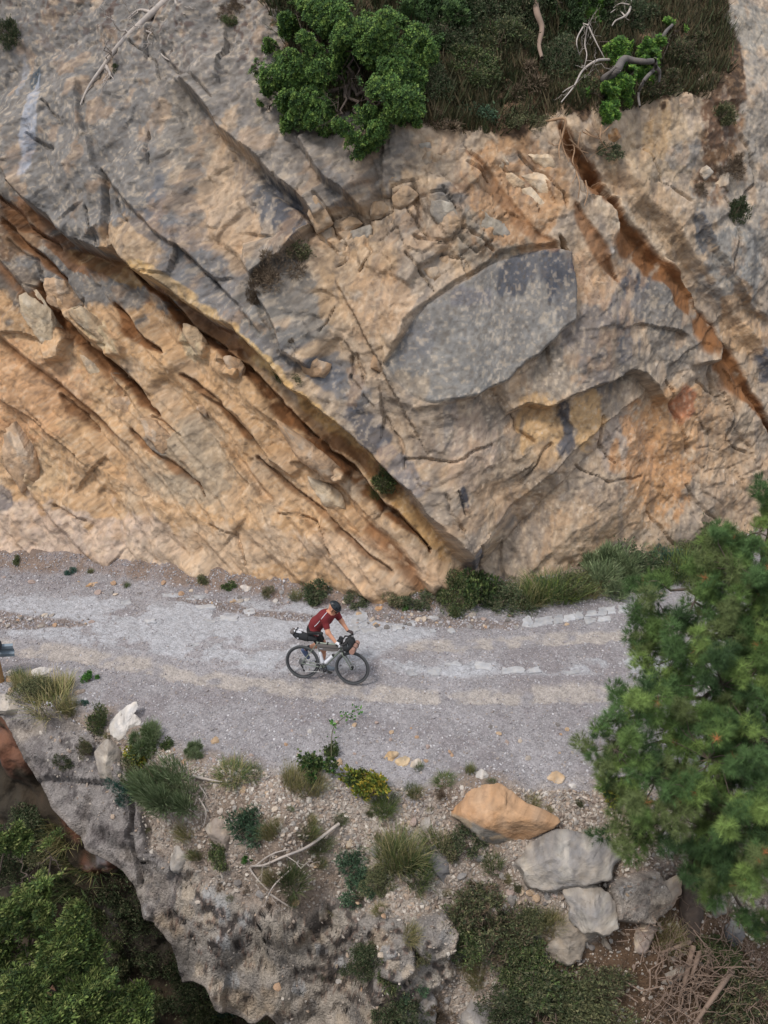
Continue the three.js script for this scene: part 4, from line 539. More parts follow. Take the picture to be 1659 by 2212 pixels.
slabs.forEach((p, i) => {
  const r = rng(900 + i), jit = i % 5 ? 2.6 : 4.5, w = p.map(([a, b]) => [a + (r() - 0.5) * jit * 2, b + (r() - 0.5) * jit]).map(([a, b]) => groundAt(a, b).p), cx = w.reduce((s, q) => s + q.x, 0) / w.length, cz = w.reduce((s, q) => s + q.z, 0) / w.length, pts = [];
  for (let k = 0; k < w.length; k++) { const A = w[k], B = w[(k + 1) % w.length]; for (let t = 0; t < 4; t++) { const f = t / 4, n = 0.03; pts.push([lerp(A.x, B.x, f) - cx + (t ? (r() - 0.5) * n * 2 : 0), lerp(A.z, B.z, f) - cz + (t ? (r() - 0.5) * n * 2 : 0)]); } }
  const y0 = ground(cx, cz).y, h = 0.03, n = pts.length, P = [], K = [], U = [], ix = [], tone = 166 + 26 * r(), c = C(tone, tone, tone + 2), put = (x, y, z, k) => { P.push(x, y, z); K.push(c[0] * k, c[1] * k, c[2] * k); U.push((x + cx) / 0.9, (z + cz) / 0.9); };
  for (const [x, z] of pts) put(x, -0.06, z, 0.95); for (const [x, z] of pts) put(x, h - 0.012, z, 1); for (const [x, z] of pts) put(x * 0.94, h + (r() - 0.5) * 0.006, z * 0.94, 1); put(0, h + 0.004, 0, 1);
  for (let k = 0; k < n; k++) { const a = k, b = (k + 1) % n; for (const o of [0, n]) ix.push(a + o, a + o + n, b + o, b + o, a + o + n, b + o + n); ix.push(a + 2 * n, 3 * n, b + 2 * n); }
  const g = new THREE.BufferGeometry(); g.setAttribute('position', new THREE.Float32BufferAttribute(P, 3)); g.setAttribute('color', new THREE.Float32BufferAttribute(K, 3)); g.setAttribute('uv', new THREE.Float32BufferAttribute(U, 2)); g.setIndex(ix); g.computeVertexNormals();
  const m = part('paving_slab', g, slabMat, road); m.position.set(cx, y0, cz); m.position.y -= r() * 0.022; m.rotation.set((r() - 0.5) * 0.09, 0, (r() - 0.5) * 0.09);
});
// loose stones: eight shapes, each stone a thing of its own
function pebbleGeo(seed, detail) {
  const r = rng(seed), g = new THREE.IcosahedronGeometry(1, detail), p = g.attributes.position, v = V3(), cuts = Array.from({ length: 7 }, () => [V3(r() * 2 - 1, r() * 2 - 1, r() * 2 - 1).normalize(), 0.55 + 0.3 * r()]), sx = 0.8 + 0.5 * r(), sy = 0.5 + 0.25 * r();
  for (let i = 0; i < p.count; i++) { v.fromBufferAttribute(p, i); for (const [n, d] of cuts) { const e = v.dot(n) - d; if (e > 0) v.addScaledVector(n, -e); } p.setXYZ(i, v.x * sx, v.y * sy, v.z); } g.computeVertexNormals(); return g;
}
const pebGeos = Array.from({ length: 8 }, (_, i) => pebbleGeo(40 + i, 1)), stoneMats = [C(196, 190, 184), C(170, 160, 150), C(190, 164, 136), C(150, 146, 144), C(206, 190, 172), C(182, 150, 122), C(128, 122, 118), C(176, 156, 146)].map(c => new THREE.MeshStandardMaterial({ color: col(c), roughness: 0.95, map: rockGrain, bumpMap: rockBump, bumpScale: 0.006 }));
{
  const r = rng(77), zones = [ // [label, count, sampler]
    ['small stone in the rubble strip along the foot of the cliff', 80, () => { const a = r() * 1500 - 30, f = [0, 1250, 250, 1262, 500, 1290, 700, 1310, 950, 1318, 1150, 1300, 1345, 1275, 1600, 1240]; let k = 0; while (k < f.length - 4 && a > f[k + 2]) k += 2; return [a, lerp(f[k + 1], f[k + 3], clamp((a - f[k]) / (f[k + 2] - f[k]))) + (r() - 0.5) * 46]; }, 0.03, 0.085],
    ['small stone in the broken strips of the road surface', 60, () => r() < 0.4 ? [r() * 200, 1340 + (r() - 0.5) * 26] : [760 + r() * 380, 1342 + (r() - 0.5) * 34], 0.03, 0.075],
    ['loose stone on the gravel shoulder below the wheel track', 45, () => [280 + r() * 1020, 1560 + r() * 100], 0.025, 0.055],
    ['loose stone scattered on the earthy bank below the road', 110, () => [440 + r() * 860, 1690 + Math.pow(r(), 0.8) * 480], 0.03, 0.09],
  ];
  for (const [label, n, f, s0, s1] of zones) for (let i = 0; i < n; i++) {
    const [a, b] = f(), h = groundAt(a, b), s = s0 + (s1 - s0) * Math.pow(r(), 1.8), m = new THREE.Mesh(pebGeos[i % 8], stoneMats[Math.floor(r() * 8)]); m.scale.set(s * (0.8 + 0.5 * r()), s, s * (0.8 + 0.5 * r())); m.position.copy(h.p); m.position.y += s * 0.2; m.rotation.set(r() * 0.6, r() * 6.28, r() * 0.6); top(m, 'small_stone', label, 'stone', label.replace('small stone', 'stones').replace('loose stone', 'stones'));
  }
}
// gravel: uncountable
function gravel(name, label, n, fn, tones, seed) {
  const r = rng(seed), m = new THREE.InstancedMesh(pebbleGeo(seed, 0), new THREE.MeshStandardMaterial({ roughness: 0.95 }), n), M = new THREE.Matrix4(), q = new THREE.Quaternion(), e = new THREE.Euler(), c = new THREE.Color(); let k = 0, guard = 0;
  while (k < n && guard++ < n * 6) { const o = fn(r); if (!o) continue; const [x, y, z, s] = o; e.set(r() * 6.28, r() * 6.28, r() * 6.28); M.compose(V3(x, y, z), q.setFromEuler(e), V3(s * (0.7 + 0.6 * r()), s, s * (0.7 + 0.6 * r()))); m.setMatrixAt(k, M); const t = tones[Math.floor(r() * tones.length)], g = 0.8 + 0.4 * r(); m.setColorAt(k, c.setRGB(t[0] * g, t[1] * g, t[2] * g)); k++; }
  m.count = k; top(m, name, label, 'gravel', null, 'stuff');
}
gravel('road_gravel', 'fine purplish grey gravel covering the road and its shoulder', 40000, r => { const x = (r() * 2 - 1) * 9.6, z = footZ(x) + 0.2 + r() * 8.2, g = ground(x, z); if (g.off > 0.35 || fold(x, z) > -0.1) return null; const h = ground(x, z); if (r() < h.crust * 0.93 || r() < h.track * 0.75) return null; return [x, h.y + 0.003, z, 0.008 + 0.02 * Math.pow(r(), 3) + h.stony * 0.016 * r() + h.verge * 0.012 * r()]; }, [C(160, 157, 160), C(148, 144, 147), C(170, 168, 171), C(184, 182, 184), C(152, 142, 136), C(162, 155, 153), C(136, 131, 135)], 501);
gravel('bank_gravel', 'pinkish stony scree covering the bank below the road', 60000, r => { const x = (r() * 2 - 1) * 8.5, z = 1.5 + r() * 6, g = ground(x, z); if (g.off < 0.1 || fold(x, z) > -0.15) return null; if (r() < g.rock * 0.93) return null; if (r() < 0.3 * sstep(-0.1, 0.3, g.n)) return null; if (r() < 0.75 && polyIn(litterZone.p, g.a, g.b)) return null; return [x, g.vy + 0.003, g.vz, 0.009 + 0.04 * Math.pow(r(), 3.4)]; }, [C(176, 165, 154), C(152, 138, 126), C(186, 178, 168), C(146, 140, 134), C(164, 146, 130), C(128, 114, 104), C(168, 158, 148)], 502);
// ---------------------------------------------------------------- plants
const leafMat = (c, o = {}) => new THREE.MeshStandardMaterial({ color: col(c), roughness: 0.8, side: THREE.DoubleSide, vertexColors: true, ...o });
function geoFrom(P, K, ix, U) { const g = new THREE.BufferGeometry(); g.setAttribute('position', new THREE.Float32BufferAttribute(P, 3)); if (K) g.setAttribute('color', new THREE.Float32BufferAttribute(K, 3)); if (U && U.length === P.length / 3 * 2) g.setAttribute('uv', new THREE.Float32BufferAttribute(U, 2)); g.setIndex(ix); g.computeVertexNormals(); return g; }
function tubeInto(B, pts, r0, r1, sides = 5, tint = 1) { // tapered tube along points
  const n = pts.length, base = B.P.length / 3; let up = V3(0.3, 1, 0.2).normalize(), run = 0;
  pts.forEach((p, k) => { const t = pts[Math.min(n - 1, k + 1)].clone().sub(pts[Math.max(0, k - 1)]).normalize(); let s = t.clone().cross(up); if (s.lengthSq() < 1e-4) s = t.clone().cross(V3(1, 0, 0)); s.normalize(); const u = s.clone().cross(t), r0k = lerp(r0, r1, k / (n - 1)); if (k) run += p.distanceTo(pts[k - 1]); for (let i = 0; i < sides; i++) { const a = i / sides * 6.2832, r = sides > 7 ? r0k * (1 + 0.2 * vn(i * 0.9, run * 9, 5)) : r0k; B.U.push(i / sides * (sides > 7 ? 1 : 0.25), run); B.P.push(p.x + (s.x * Math.cos(a) + u.x * Math.sin(a)) * r, p.y + (s.y * Math.cos(a) + u.y * Math.sin(a)) * r, p.z + (s.z * Math.cos(a) + u.z * Math.sin(a)) * r); B.K.push(tint, tint, tint); } });
  for (let k = 0; k < n - 1; k++) for (let i = 0; i < sides; i++) { const a = base + k * sides + i, b = base + k * sides + (i + 1) % sides; B.I.push(a, b, a + sides, b, b + sides, a + sides); }
}
const newB = () => ({ P: [], K: [], I: [], U: [] }), endB = B => geoFrom(B.P, B.K, B.I, B.U);
function crooked(A, B, n, amp, r) { const o = [], L = A.distanceTo(B); for (let k = 0; k <= n; k++) { const t = k / n, w = Math.sin(Math.PI * t) * amp * L + (k && k < n ? 0 : 0); o.push(V3(lerp(A.x, B.x, t) + (r() - 0.5) * w, lerp(A.y, B.y, t) + (r() - 0.5) * w, lerp(A.z, B.z, t) + (r() - 0.5) * w)); } return o; }
function twigs(B, A, dir, len, rad, depth, r, tint = 1) { const E = A.clone().addScaledVector(dir, len), pts = crooked(A, E, 5, 0.3, r); tubeInto(B, pts, rad, rad * 0.4, depth > 1 ? 5 : 4, tint * (0.85 + 0.3 * r())); if (depth > 0) for (let k = 0; k < 3; k++) { const t = 0.35 + 0.6 * r(), p = pts[Math.round(t * 5)], d = dir.clone().add(V3(r() * 2 - 1, r() * 2 - 0.8, r() * 2 - 1).multiplyScalar(0.85)).normalize(); twigs(B, p, d, len * (0.4 + 0.3 * r()), rad * 0.5, depth - 1, r, tint); } }
function blade(B, o, d, len, w, droop, tint, r) { // one curved grass blade, three joints
  const side = V3(-d.z, 0.001, d.x).normalize().multiplyScalar(w), base = B.P.length / 3; let p = o.clone(), q = d.clone();
  for (let k = 0; k < 4; k++) { const f = k / 3, s = 1 - 0.9 * f * f; B.P.push(p.x - side.x * s, p.y - side.y * s, p.z - side.z * s, p.x + side.x * s, p.y + side.y * s, p.z + side.z * s); B.K.push(...tint, ...tint); p = p.clone().addScaledVector(q, len / 3); q = q.clone().add(V3(0, -droop * (0.5 + f), 0)).normalize(); }
  for (let k = 0; k < 3; k++) { const a = base + 2 * k; B.I.push(a, a + 1, a + 2, a + 1, a + 3, a + 2); }
}
function tussock(seed, n, spread, droop, w, tones) { const r = rng(seed), B = newB(); for (let i = 0; i < n; i++) { const t = r() * 6.283, k = Math.pow(r(), 0.7), tilt = spread * k, d = V3(Math.cos(t) * Math.sin(tilt), Math.cos(tilt), Math.sin(t) * Math.sin(tilt)), c = tones[Math.floor(r() * tones.length)], g = 0.75 + 0.5 * r(); const bt = r() * 6.283, bk = Math.sqrt(r()) * 0.42; blade(B, V3(Math.cos(bt) * bk, 0, Math.sin(bt) * bk), d.lerp(V3(Math.cos(bt) * bk, 0.5, Math.sin(bt) * bk).normalize(), 0.4).normalize(), (0.45 + 0.6 * r()) * (1.05 - bk * 0.6), w * (0.6 + 0.8 * r()), droop * (0.4 + r()), c.map(x => x * g), r); } return endB(B); }
function leafInto(B, p, d, len, wid, tint, r) { const s = d.clone().cross(V3(r() - 0.5, r() - 0.5, r() - 0.5).normalize()).normalize().multiplyScalar(wid), m = p.clone().addScaledVector(d, len * 0.5), e = p.clone().addScaledVector(d, len), b = B.P.length / 3; B.P.push(p.x, p.y, p.z, m.x + s.x, m.y + s.y, m.z + s.z, e.x, e.y, e.z, m.x - s.x, m.y - s.y, m.z - s.z); B.K.push(...tint, ...tint, ...tint, ...tint); B.I.push(b, b + 1, b + 2, b, b + 2, b + 3); }
function bush(seed, n, len, wid, tones, lumps = 7, up = 0.4) { // unit mound of leaf sprays, radius about 1, base at 0
  const r = rng(seed), B = newB(), L = Array.from({ length: lumps }, () => { const t = r() * 6.283, e = Math.asin(r() * 0.95); const w = 0.35 + 0.45 * r(); return [V3(Math.cos(t) * Math.cos(e) * w, Math.sin(e) * w * 1.05 + 0.1, Math.sin(t) * Math.cos(e) * w), 0.16 + 0.26 * r()]; });
  for (let i = 0; i < n; i++) { const [c, R] = L[Math.floor(r() * lumps)], o = V3(r() * 2 - 1, r() * 2 - 1, r() * 2 - 1).normalize(), p = c.clone().addScaledVector(o, R * Math.pow(r(), 0.4) * (r() < 0.12 ? 1.2 + 0.6 * r() : 1)); if (p.y < 0) p.y *= -0.3; const tt = tones[Math.floor(r() * tones.length)], g = 0.7 + 0.6 * r(), tint = tt.map(x => x * g); for (let k = 0; k < 3; k++) { const d = o.clone().add(V3(r() * 2 - 1, r() * 2 - 1 + up, r() * 2 - 1).multiplyScalar(0.9)).normalize(); leafInto(B, p, d, len * (0.6 + 0.8 * r()), wid * (0.7 + 0.6 * r()), tint, r); } }
  return endB(B);
}
function stemsGeo(seed, n) { const r = rng(seed), B = newB(); for (let i = 0; i < n; i++) { const t = r() * 6.283, e = V3(Math.cos(t) * 0.6, 0.4 + 0.5 * r(), Math.sin(t) * 0.6); tubeInto(B, crooked(V3(0, -0.05, 0), e, 4, 0.3, r), 0.03, 0.008, 4); } return endB(B); }
const GRN = [C(84, 104, 56), C(66, 88, 48), C(104, 118, 66), C(56, 74, 42)], OLV = [C(108, 112, 76), C(88, 96, 64), C(130, 128, 92), C(76, 82, 56)], DRY = [C(150, 140, 96), C(126, 122, 78), C(104, 112, 64), C(170, 156, 116)], TEAL = [C(60, 96, 84), C(46, 78, 70), C(78, 112, 98)], SILV = [C(116, 132, 92), C(96, 114, 78), C(134, 146, 108)], YEL = [C(142, 144, 52), C(108, 122, 44), C(166, 150, 58), C(84, 104, 42)], DRK = [C(74, 88, 58), C(58, 72, 48), C(92, 102, 70), C(106, 104, 80)], BRN = [C(108, 92, 74), C(86, 72, 58), C(128, 112, 92)], BRT = [C(70, 120, 48), C(54, 98, 40), C(92, 138, 58)];
const one = [1, 1, 1];
const kinds = {
  grass: [tussock(1, 552, 0.75, 0.28, 0.0072, [...GRN, ...DRY]), tussock(2, 552, 0.8, 0.25, 0.0072, [...GRN, ...OLV]), tussock(3, 456, 0.8, 0.25, 0.0072, [...GRN, DRY[2]])],
  dry: [tussock(11, 576, 0.85, 0.3, 0.0066, [...DRY, OLV[0]]), tussock(12, 480, 0.9, 0.3, 0.0066, DRY)],
  tuss: [tussock(21, 1008, 0.95, 0.5, 0.0054, [...GRN, ...DRY, OLV[2]]), tussock(22, 912, 0.95, 0.5, 0.0054, [...GRN, DRY[2], YEL[1]])],
  broom: [bush(31, 2300, 0.24, 0.0085, SILV, 9, 1.3), bush(32, 2100, 0.24, 0.009, [...SILV, GRN[0]], 8, 1.3)],
  juniper: [bush(41, 1330, 0.112, 0.0165, [C(84, 112, 84), C(66, 94, 70), C(100, 126, 94)], 9), bush(42, 1216, 0.120, 0.0165, [C(76, 104, 78), C(92, 118, 88), C(58, 82, 62)], 8)],
  olive: [bush(51, 1444, 0.128, 0.0188, OLV, 9), bush(52, 1330, 0.136, 0.0180, [...OLV, ...GRN], 8), bush(53, 1330, 0.120, 0.0165, [...OLV, BRN[2]], 10)],
  dark: [bush(61, 1444, 0.120, 0.0210, DRK, 9), bush(62, 1330, 0.128, 0.0210, [...DRK, GRN[3]], 8)],
  leafy: [bush(71, 988, 0.120, 0.0375, GRN, 8), bush(72, 988, 0.128, 0.0375, [...GRN, BRT[1]], 7)],
  yellow: [bush(81, 912, 0.136, 0.0375, YEL, 8)], teal: [bush(91, 1178, 0.176, 0.0120, TEAL, 7), bush(92, 988, 0.192, 0.0150, TEAL, 5)], bright: [bush(95, 874, 0.160, 0.0338, BRT, 6)],
  olive_fine: [bush(151, 4200, 0.075, 0.011, OLV, 14), bush(152, 4200, 0.08, 0.011, [...OLV, ...GRN], 13)], dark_fine: [bush(161, 4200, 0.075, 0.013, [...DRK, GRN[3]], 14)], mix_fine: [bush(199, 4200, 0.08, 0.011, [...OLV, ...BRN, ...DRK], 14), bush(198, 4200, 0.08, 0.011, [...OLV, ...DRK, GRN[0]], 13)],
  thorn: [bush(97, 1178, 0.176, 0.0090, BRN, 8)], mix: [bush(99, 1330, 0.136, 0.0188, [...OLV, ...BRN, ...DRK], 9)],
};
const plainLeaf = new THREE.MeshStandardMaterial({ vertexColors: true, roughness: 0.85, side: THREE.DoubleSide }), twigMat = new THREE.MeshStandardMaterial({ color: col(C(120, 104, 88)), roughness: 0.95 }), stemG = stemsGeo(5, 9);
let pseed = 1;
function plant(kind, a, b, wpx, hpx, label, cat, group, { at = groundAt, name, lean = 0, yawOnly = false, sink = 0.03 } = {}) {
  if (wpx > 84 && kinds[kind + '_fine']) kind += '_fine';
  const v = kinds[kind], h = at(a, b), m = h.D / FP, R = wpx / 2 * m, H = hpx * m, g = new THREE.Group(), grassy = ['grass', 'dry', 'tuss'].includes(kind), r = rng(pseed * 31 + 7);
  const f = part(grassy ? 'blades' : 'foliage', v[pseed % v.length], plainLeaf, g); const s = grassy ? [R / 0.62, H / 0.8, R / 0.62] : [R / 0.92, H / 1.0, R / 0.92]; const e = 0.8 + 0.45 * r(); f.scale.set(s[0] * e, s[1] * (0.75 + 0.3 * r()), s[2] * (1.95 - e)); f.rotation.y = (r() - 0.5) * 1.2 + (r() < 0.5 ? 0 : 3.14); 
  if (!grassy) { const st = part('stem', stemG, twigMat, g); st.scale.set(R, H * 0.85, R); }
  g.position.copy(h.p); g.position.y -= sink; if (lean || at !== groundAt) { const n = h.n; g.rotation.set(Math.asin(clamp(n.z, -1, 1)) * 0.45, 0, -n.x * 0.4); } else { const n = groundN(h.p.x, h.p.z); g.rotation.set(n.z * 0.5, 0, -n.x * 0.5); }
  pseed++; top(g, name || (grassy ? 'grass_tuft' : 'shrub'), label, cat || (grassy ? 'grass' : 'shrub'), group); return g;
}
const FOOT = 'plants along the foot of the cliff', BANK_P = 'plants on the bank below the road', EDGE = 'plants along the road edge', CLF = 'plants growing from the cliff';
for (const q of [
  ['dark', 690, 1288, 84, 40, 'round dark green bush at the cliff foot behind the rider', FOOT], ['olive', 580, 1284, 36, 26, 'small olive bush at the cliff foot left of the rider', FOOT], ['grass', 640, 1292, 40, 24, 'low grass between the two bushes left of the rider', FOOT], ['dark', 770, 1296, 60, 22, 'low dark bush just right of the rider helmet', FOOT], ['olive', 850, 1302, 70, 26, 'flat olive bush at the cliff foot right of the rider', FOOT], ['dark', 900, 1298, 70, 36, 'dark bush below the end of the big overhang', FOOT],
  ['olive', 990, 1298, 90, 52, 'broad olive bush where the overhang meets the verge', FOOT], ['leafy', 1030, 1290, 70, 64, 'tall leafy plant with yellow flowers at the cliff foot', FOOT], ['dark', 1085, 1302, 90, 40, 'dark bush right of the yellow flowered plant', FOOT], ['tuss', 1140, 1302, 80, 50, 'long grass tussock right of the dark verge bushes', FOOT], ['tuss', 1195, 1290, 100, 56, 'largest grass tussock at the cliff foot', FOOT], ['olive', 1235, 1278, 80, 42, 'olive bush right of the largest grass tussock', FOOT], ['juniper', 1180, 1278, 50, 34, 'blue-green bush behind the largest grass tussock', FOOT],
  ['broom', 1310, 1262, 110, 62, 'grey-green spiky bush on the right verge', FOOT], ['dark', 1370, 1252, 110, 60, 'dark spiky bush under the teal spurge', FOOT], ['teal', 1428, 1206, 56, 34, 'bright teal spurge on the right verge', FOOT], ['tuss', 1470, 1246, 110, 60, 'long grass with yellow flowers near the pine tip', FOOT], ['olive', 1500, 1214, 90, 46, 'brownish bush beneath the right end of the cliff', FOOT], ['dry', 1260, 1284, 60, 34, 'dry grass in front of the grey-green spiky bush', FOOT], ['grass', 1400, 1262, 70, 34, 'low grass beneath the dark spiky bush', FOOT], ['olive', 1560, 1210, 110, 60, 'bush behind the upper pine branches', FOOT], ['leafy', 985, 1232, 30, 24, 'small leafy sprig in the crevice end', FOOT],
  ['teal', 154, 1238, 22, 16, 'little teal herb under the pink cliff foot', FOOT], ['grass', 196, 1236, 14, 12, 'tiny green tuft under the pink cliff foot', FOOT], ['olive', 36, 1214, 22, 14, 'small olive herb at the far left cliff foot', FOOT], ['grass', 275, 1268, 18, 12, 'tiny tuft on the brown verge', FOOT], ['olive', 440, 1256, 30, 20, 'dull bush against the cliff left of the flat pale rock', FOOT], ['leafy', 495, 1268, 28, 20, 'green herb beside the flat pale rock', FOOT], ['bright', 880, 1315, 20, 10, 'tiny bright herb on the rubble right of the rider', FOOT],
  ['bright', 195, 1468, 32, 18, 'small bright green herb on the left road edge', EDGE], ['dry', 110, 1520, 120, 56, 'large clump of dry yellow grass at the left road edge', EDGE], ['dry', 60, 1488, 70, 46, 'dry grass clump beside the orange stone', EDGE], ['dry', 130, 1488, 70, 40, 'dry grass in front of the white block', EDGE], ['olive', 80, 1500, 90, 40, 'brown-green shrub inside the dry grass clump', EDGE], ['grass', 40, 1468, 40, 30, 'green grass left of the white block', EDGE], ['dry', 150, 1535, 50, 44, 'dry grass hanging over the grey rock', EDGE], ['olive', 215, 1562, 56, 50, 'dark tussock left of the chalk-white boulder', EDGE], ['teal', 178, 1522, 20, 18, 'little teal herb under the oblong stone', EDGE],
  ['broom', 318, 1612, 84, 50, 'grey-green shrub right of the chalk-white boulder', EDGE], ['leafy', 362, 1612, 28, 24, 'bright leafy sprig above the broom bush', EDGE], ['yellow', 300, 1634, 70, 34, 'yellowish shrub under the grey-green shrub', EDGE], ['broom', 385, 1738, 130, 150, 'largest silvery broom bush on the spur', BANK_P], ['broom', 335, 1700, 90, 80, 'smaller broom bush left of the largest one', BANK_P], ['teal', 262, 1712, 52, 46, 'dark teal spurge hanging on the grey rock face', BANK_P], ['olive', 290, 1660, 60, 40, 'olive shrub under the rounded pale boulder', BANK_P], ['dark', 140, 1648, 36, 34, 'small dark plant on the grey rock face', BANK_P], ['olive', 195, 1626, 40, 50, 'plants in the cleft of the grey rock face', BANK_P], ['broom', 420, 1632, 40, 36, 'little silvery plant at the top right of the broom bush', EDGE],
  ['juniper', 548, 1792, 92, 84, 'round juniper-like shrub in mid bank', BANK_P], ['dry', 590, 1800, 46, 60, 'dry grass against the round juniper shrub', BANK_P], ['grass', 500, 1672, 80, 26, 'flat green grass strip right of the broom bush', EDGE], ['grass', 545, 1672, 50, 22, 'low grass left of the flowering shrub', EDGE], ['leafy', 690, 1672, 80, 56, 'leafy green shrub with blue flowers at the road edge', EDGE], ['leafy', 716, 1630, 34, 40, 'upright stalk of the roadside shrub cluster', EDGE], ['dry', 630, 1692, 60, 50, 'pale grass left below the flowering shrub', BANK_P], ['dry', 670, 1706, 70, 46, 'pale grass under the flowering shrub', BANK_P], ['yellow', 805, 1706, 96, 66, 'yellow-green bush right of the flowering shrub', BANK_P], ['leafy', 772, 1686, 46, 44, 'green left half of the yellow-green bush', BANK_P], ['tuss', 830, 1744, 60, 46, 'drooping grass under the yellow-green bush', BANK_P],
  ['grass', 665, 1802, 46, 40, 'grass tuft in the middle of the bank', BANK_P], ['grass', 690, 1830, 50, 40, 'grass tuft beside the dead branch', BANK_P], ['tuss', 862, 1862, 104, 80, 'largest drooping grass tussock in mid bank', BANK_P], ['juniper', 770, 1872, 80, 66, 'grey-green shrub left of the largest tussock', BANK_P], ['juniper', 785, 1936, 80, 66, 'dark juniper shrub below the largest tussock', BANK_P], ['grass', 905, 1890, 80, 60, 'green grass between the tussock and the wedge boulder', BANK_P], ['olive', 820, 1905, 80, 50, 'olive shrub between juniper and tussock', BANK_P], ['grass', 632, 1906, 70, 66, 'dark green tussock crossed by the dead branch', BANK_P], ['dry', 588, 1900, 40, 40, 'dry tuft left of the dark green tussock', BANK_P], ['grass', 945, 1826, 64, 50, 'bright tuft growing on the wedge boulder', BANK_P], ['dark', 1010, 1818, 66, 46, 'dark leaves under the orange boulder', BANK_P], ['olive', 975, 1846, 60, 40, 'olive shrub right of the bright tuft', BANK_P],
  ['grass', 425, 1848, 36, 30, 'green tuft beside the pale grey lip rock', BANK_P], ['olive', 470, 1848, 60, 30, 'olive herbs below the flat tan-grey rock', BANK_P], ['bright', 535, 1858, 20, 18, 'tiny bright tuft below the juniper shrub', BANK_P], ['dry', 400, 1800, 50, 30, 'faded grass below the broom bush', BANK_P],
  ['mix', 1035, 1965, 150, 100, 'upper half of the biggest dark shrub on the bank', BANK_P], ['olive', 1000, 2015, 130, 84, 'left lobe of the biggest dark shrub on the bank', BANK_P], ['mix', 1085, 2045, 160, 100, 'middle lobe of the biggest dark shrub on the bank', BANK_P], ['olive', 1135, 2095, 130, 80, 'lower lobe of the biggest dark shrub on the bank', BANK_P], ['grass', 1065, 1870, 50, 40, 'thin grass right of the round grey stone', BANK_P], ['dry', 1190, 2000, 60, 60, 'dry grass left of the tipped boulder', BANK_P], ['olive', 1150, 1990, 80, 50, 'olive shrub under the widest grey boulder', BANK_P], ['mix', 1180, 2165, 180, 110, 'dark shrub at the bottom below the tipped boulder', BANK_P], ['olive', 1260, 2200, 170, 100, 'olive shrub at the bottom left of the dry brush', BANK_P], ['dark', 1110, 2180, 110, 80, 'dark shrub right of the grey block at the bottom', BANK_P], ['mix', 1290, 2125, 120, 70, 'low herbs between the boulders and the brush', BANK_P],
  ['dark', 795, 2080, 84, 64, 'dark green shrub on the pitted rock', BANK_P], ['olive', 840, 2110, 70, 50, 'olive shrub right of the one on the pitted rock', BANK_P], ['dark', 860, 2190, 110, 90, 'dark shrub at the bottom of the pitted rock', BANK_P], ['juniper', 890, 2140, 70, 60, 'grey-green shrub on the right of the pitted rock', BANK_P], ['dry', 885, 2020, 50, 40, 'faded tuft on the outcrop below the tussock', BANK_P], ['olive', 905, 2070, 50, 50, 'small olive shrub in the gap of the outcrop', BANK_P], ['dry', 1030, 2110, 56, 46, 'dry tuft left of the grey block', BANK_P], ['thorn', 950, 2180, 70, 60, 'dry brown thorn bush beside the tall pale boulder', BANK_P], ['dry', 1010, 2080, 50, 40, 'dry tuft below the blue-grey boulder', BANK_P],
  ['yellow', 1316, 1726, 56, 60, 'bright yellow-green spurge left of the pine', BANK_P], ['grass', 1060, 1690, 24, 12, 'tiny green tuft above the orange boulder', EDGE], ['grass', 960, 1684, 50, 18, 'thin green grass along the gravel edge', EDGE], ['grass', 1015, 1668, 30, 22, 'small tuft at the top left of the orange boulder', EDGE], ['dry', 1150, 1735, 40, 24, 'thin grass under the square tan rock', EDGE], ['dry', 1440, 2030, 70, 60, 'dry grass at the pine trunk foot', BANK_P], ['mix', 1600, 2160, 180, 110, 'dark shrub in the lower right corner', BANK_P], ['olive', 1540, 2060, 90, 70, 'olive shrub right of the pine trunk', BANK_P], ['grass', 905, 1660, 26, 16, 'tiny tuft beside the three tan rocks', EDGE],
]) { const k = q[6] === FOOT && q[3] > 34 ? (q[1] < 940 ? 0.95 : 1.3) : 1.1; plant(q[0], q[1], q[2], q[3] * k, q[4] * k, q[5], null, q[6]); }
{
  const r = rng(4242), strip = [960, 1300, 1100, 1300, 1200, 1288, 1300, 1272, 1400, 1252, 1540, 1225];
  for (let i = 0; i < 34; i++) { const a = 950 + r() * 580; let k = 0; while (k < strip.length - 4 && a > strip[k + 2]) k += 2; const b = lerp(strip[k + 1], strip[k + 3], clamp((a - strip[k]) / (strip[k + 2] - strip[k]))) - r() * 22, s = 26 + 30 * r(); plant(['grass', 'dry', 'tuss', 'olive', 'mix'][i % 5], a, b, s, s * 0.62, 'low weed or grass tuft in the overgrown strip under the right cliff', null, 'weeds under the right cliff'); }
  for (let i = 0; i < 46; i++) { const a = 450 + r() * 830, b = 1690 + r() * 470, s = 16 + 24 * r(); plant(['dry', 'grass', 'mix', 'dry', 'thorn'][i % 5], a, b, s, s * 0.7, 'small scattered tuft between the stones of the bank', null, 'scattered tufts on the bank'); }
  for (let i = 0; i < 16; i++) { const a = 40 + r() * 300, b = 1540 + r() * 290; const p = groundAt(a, b).p; if (fold(p.x, p.z) > -0.25) continue; const s = 14 + 16 * r(); plant(['dry', 'olive', 'thorn'][i % 3], a, b, s, s * 0.7, 'small tuft rooted in the grey rock of the spur', null, 'tufts on the grey spur'); }
}
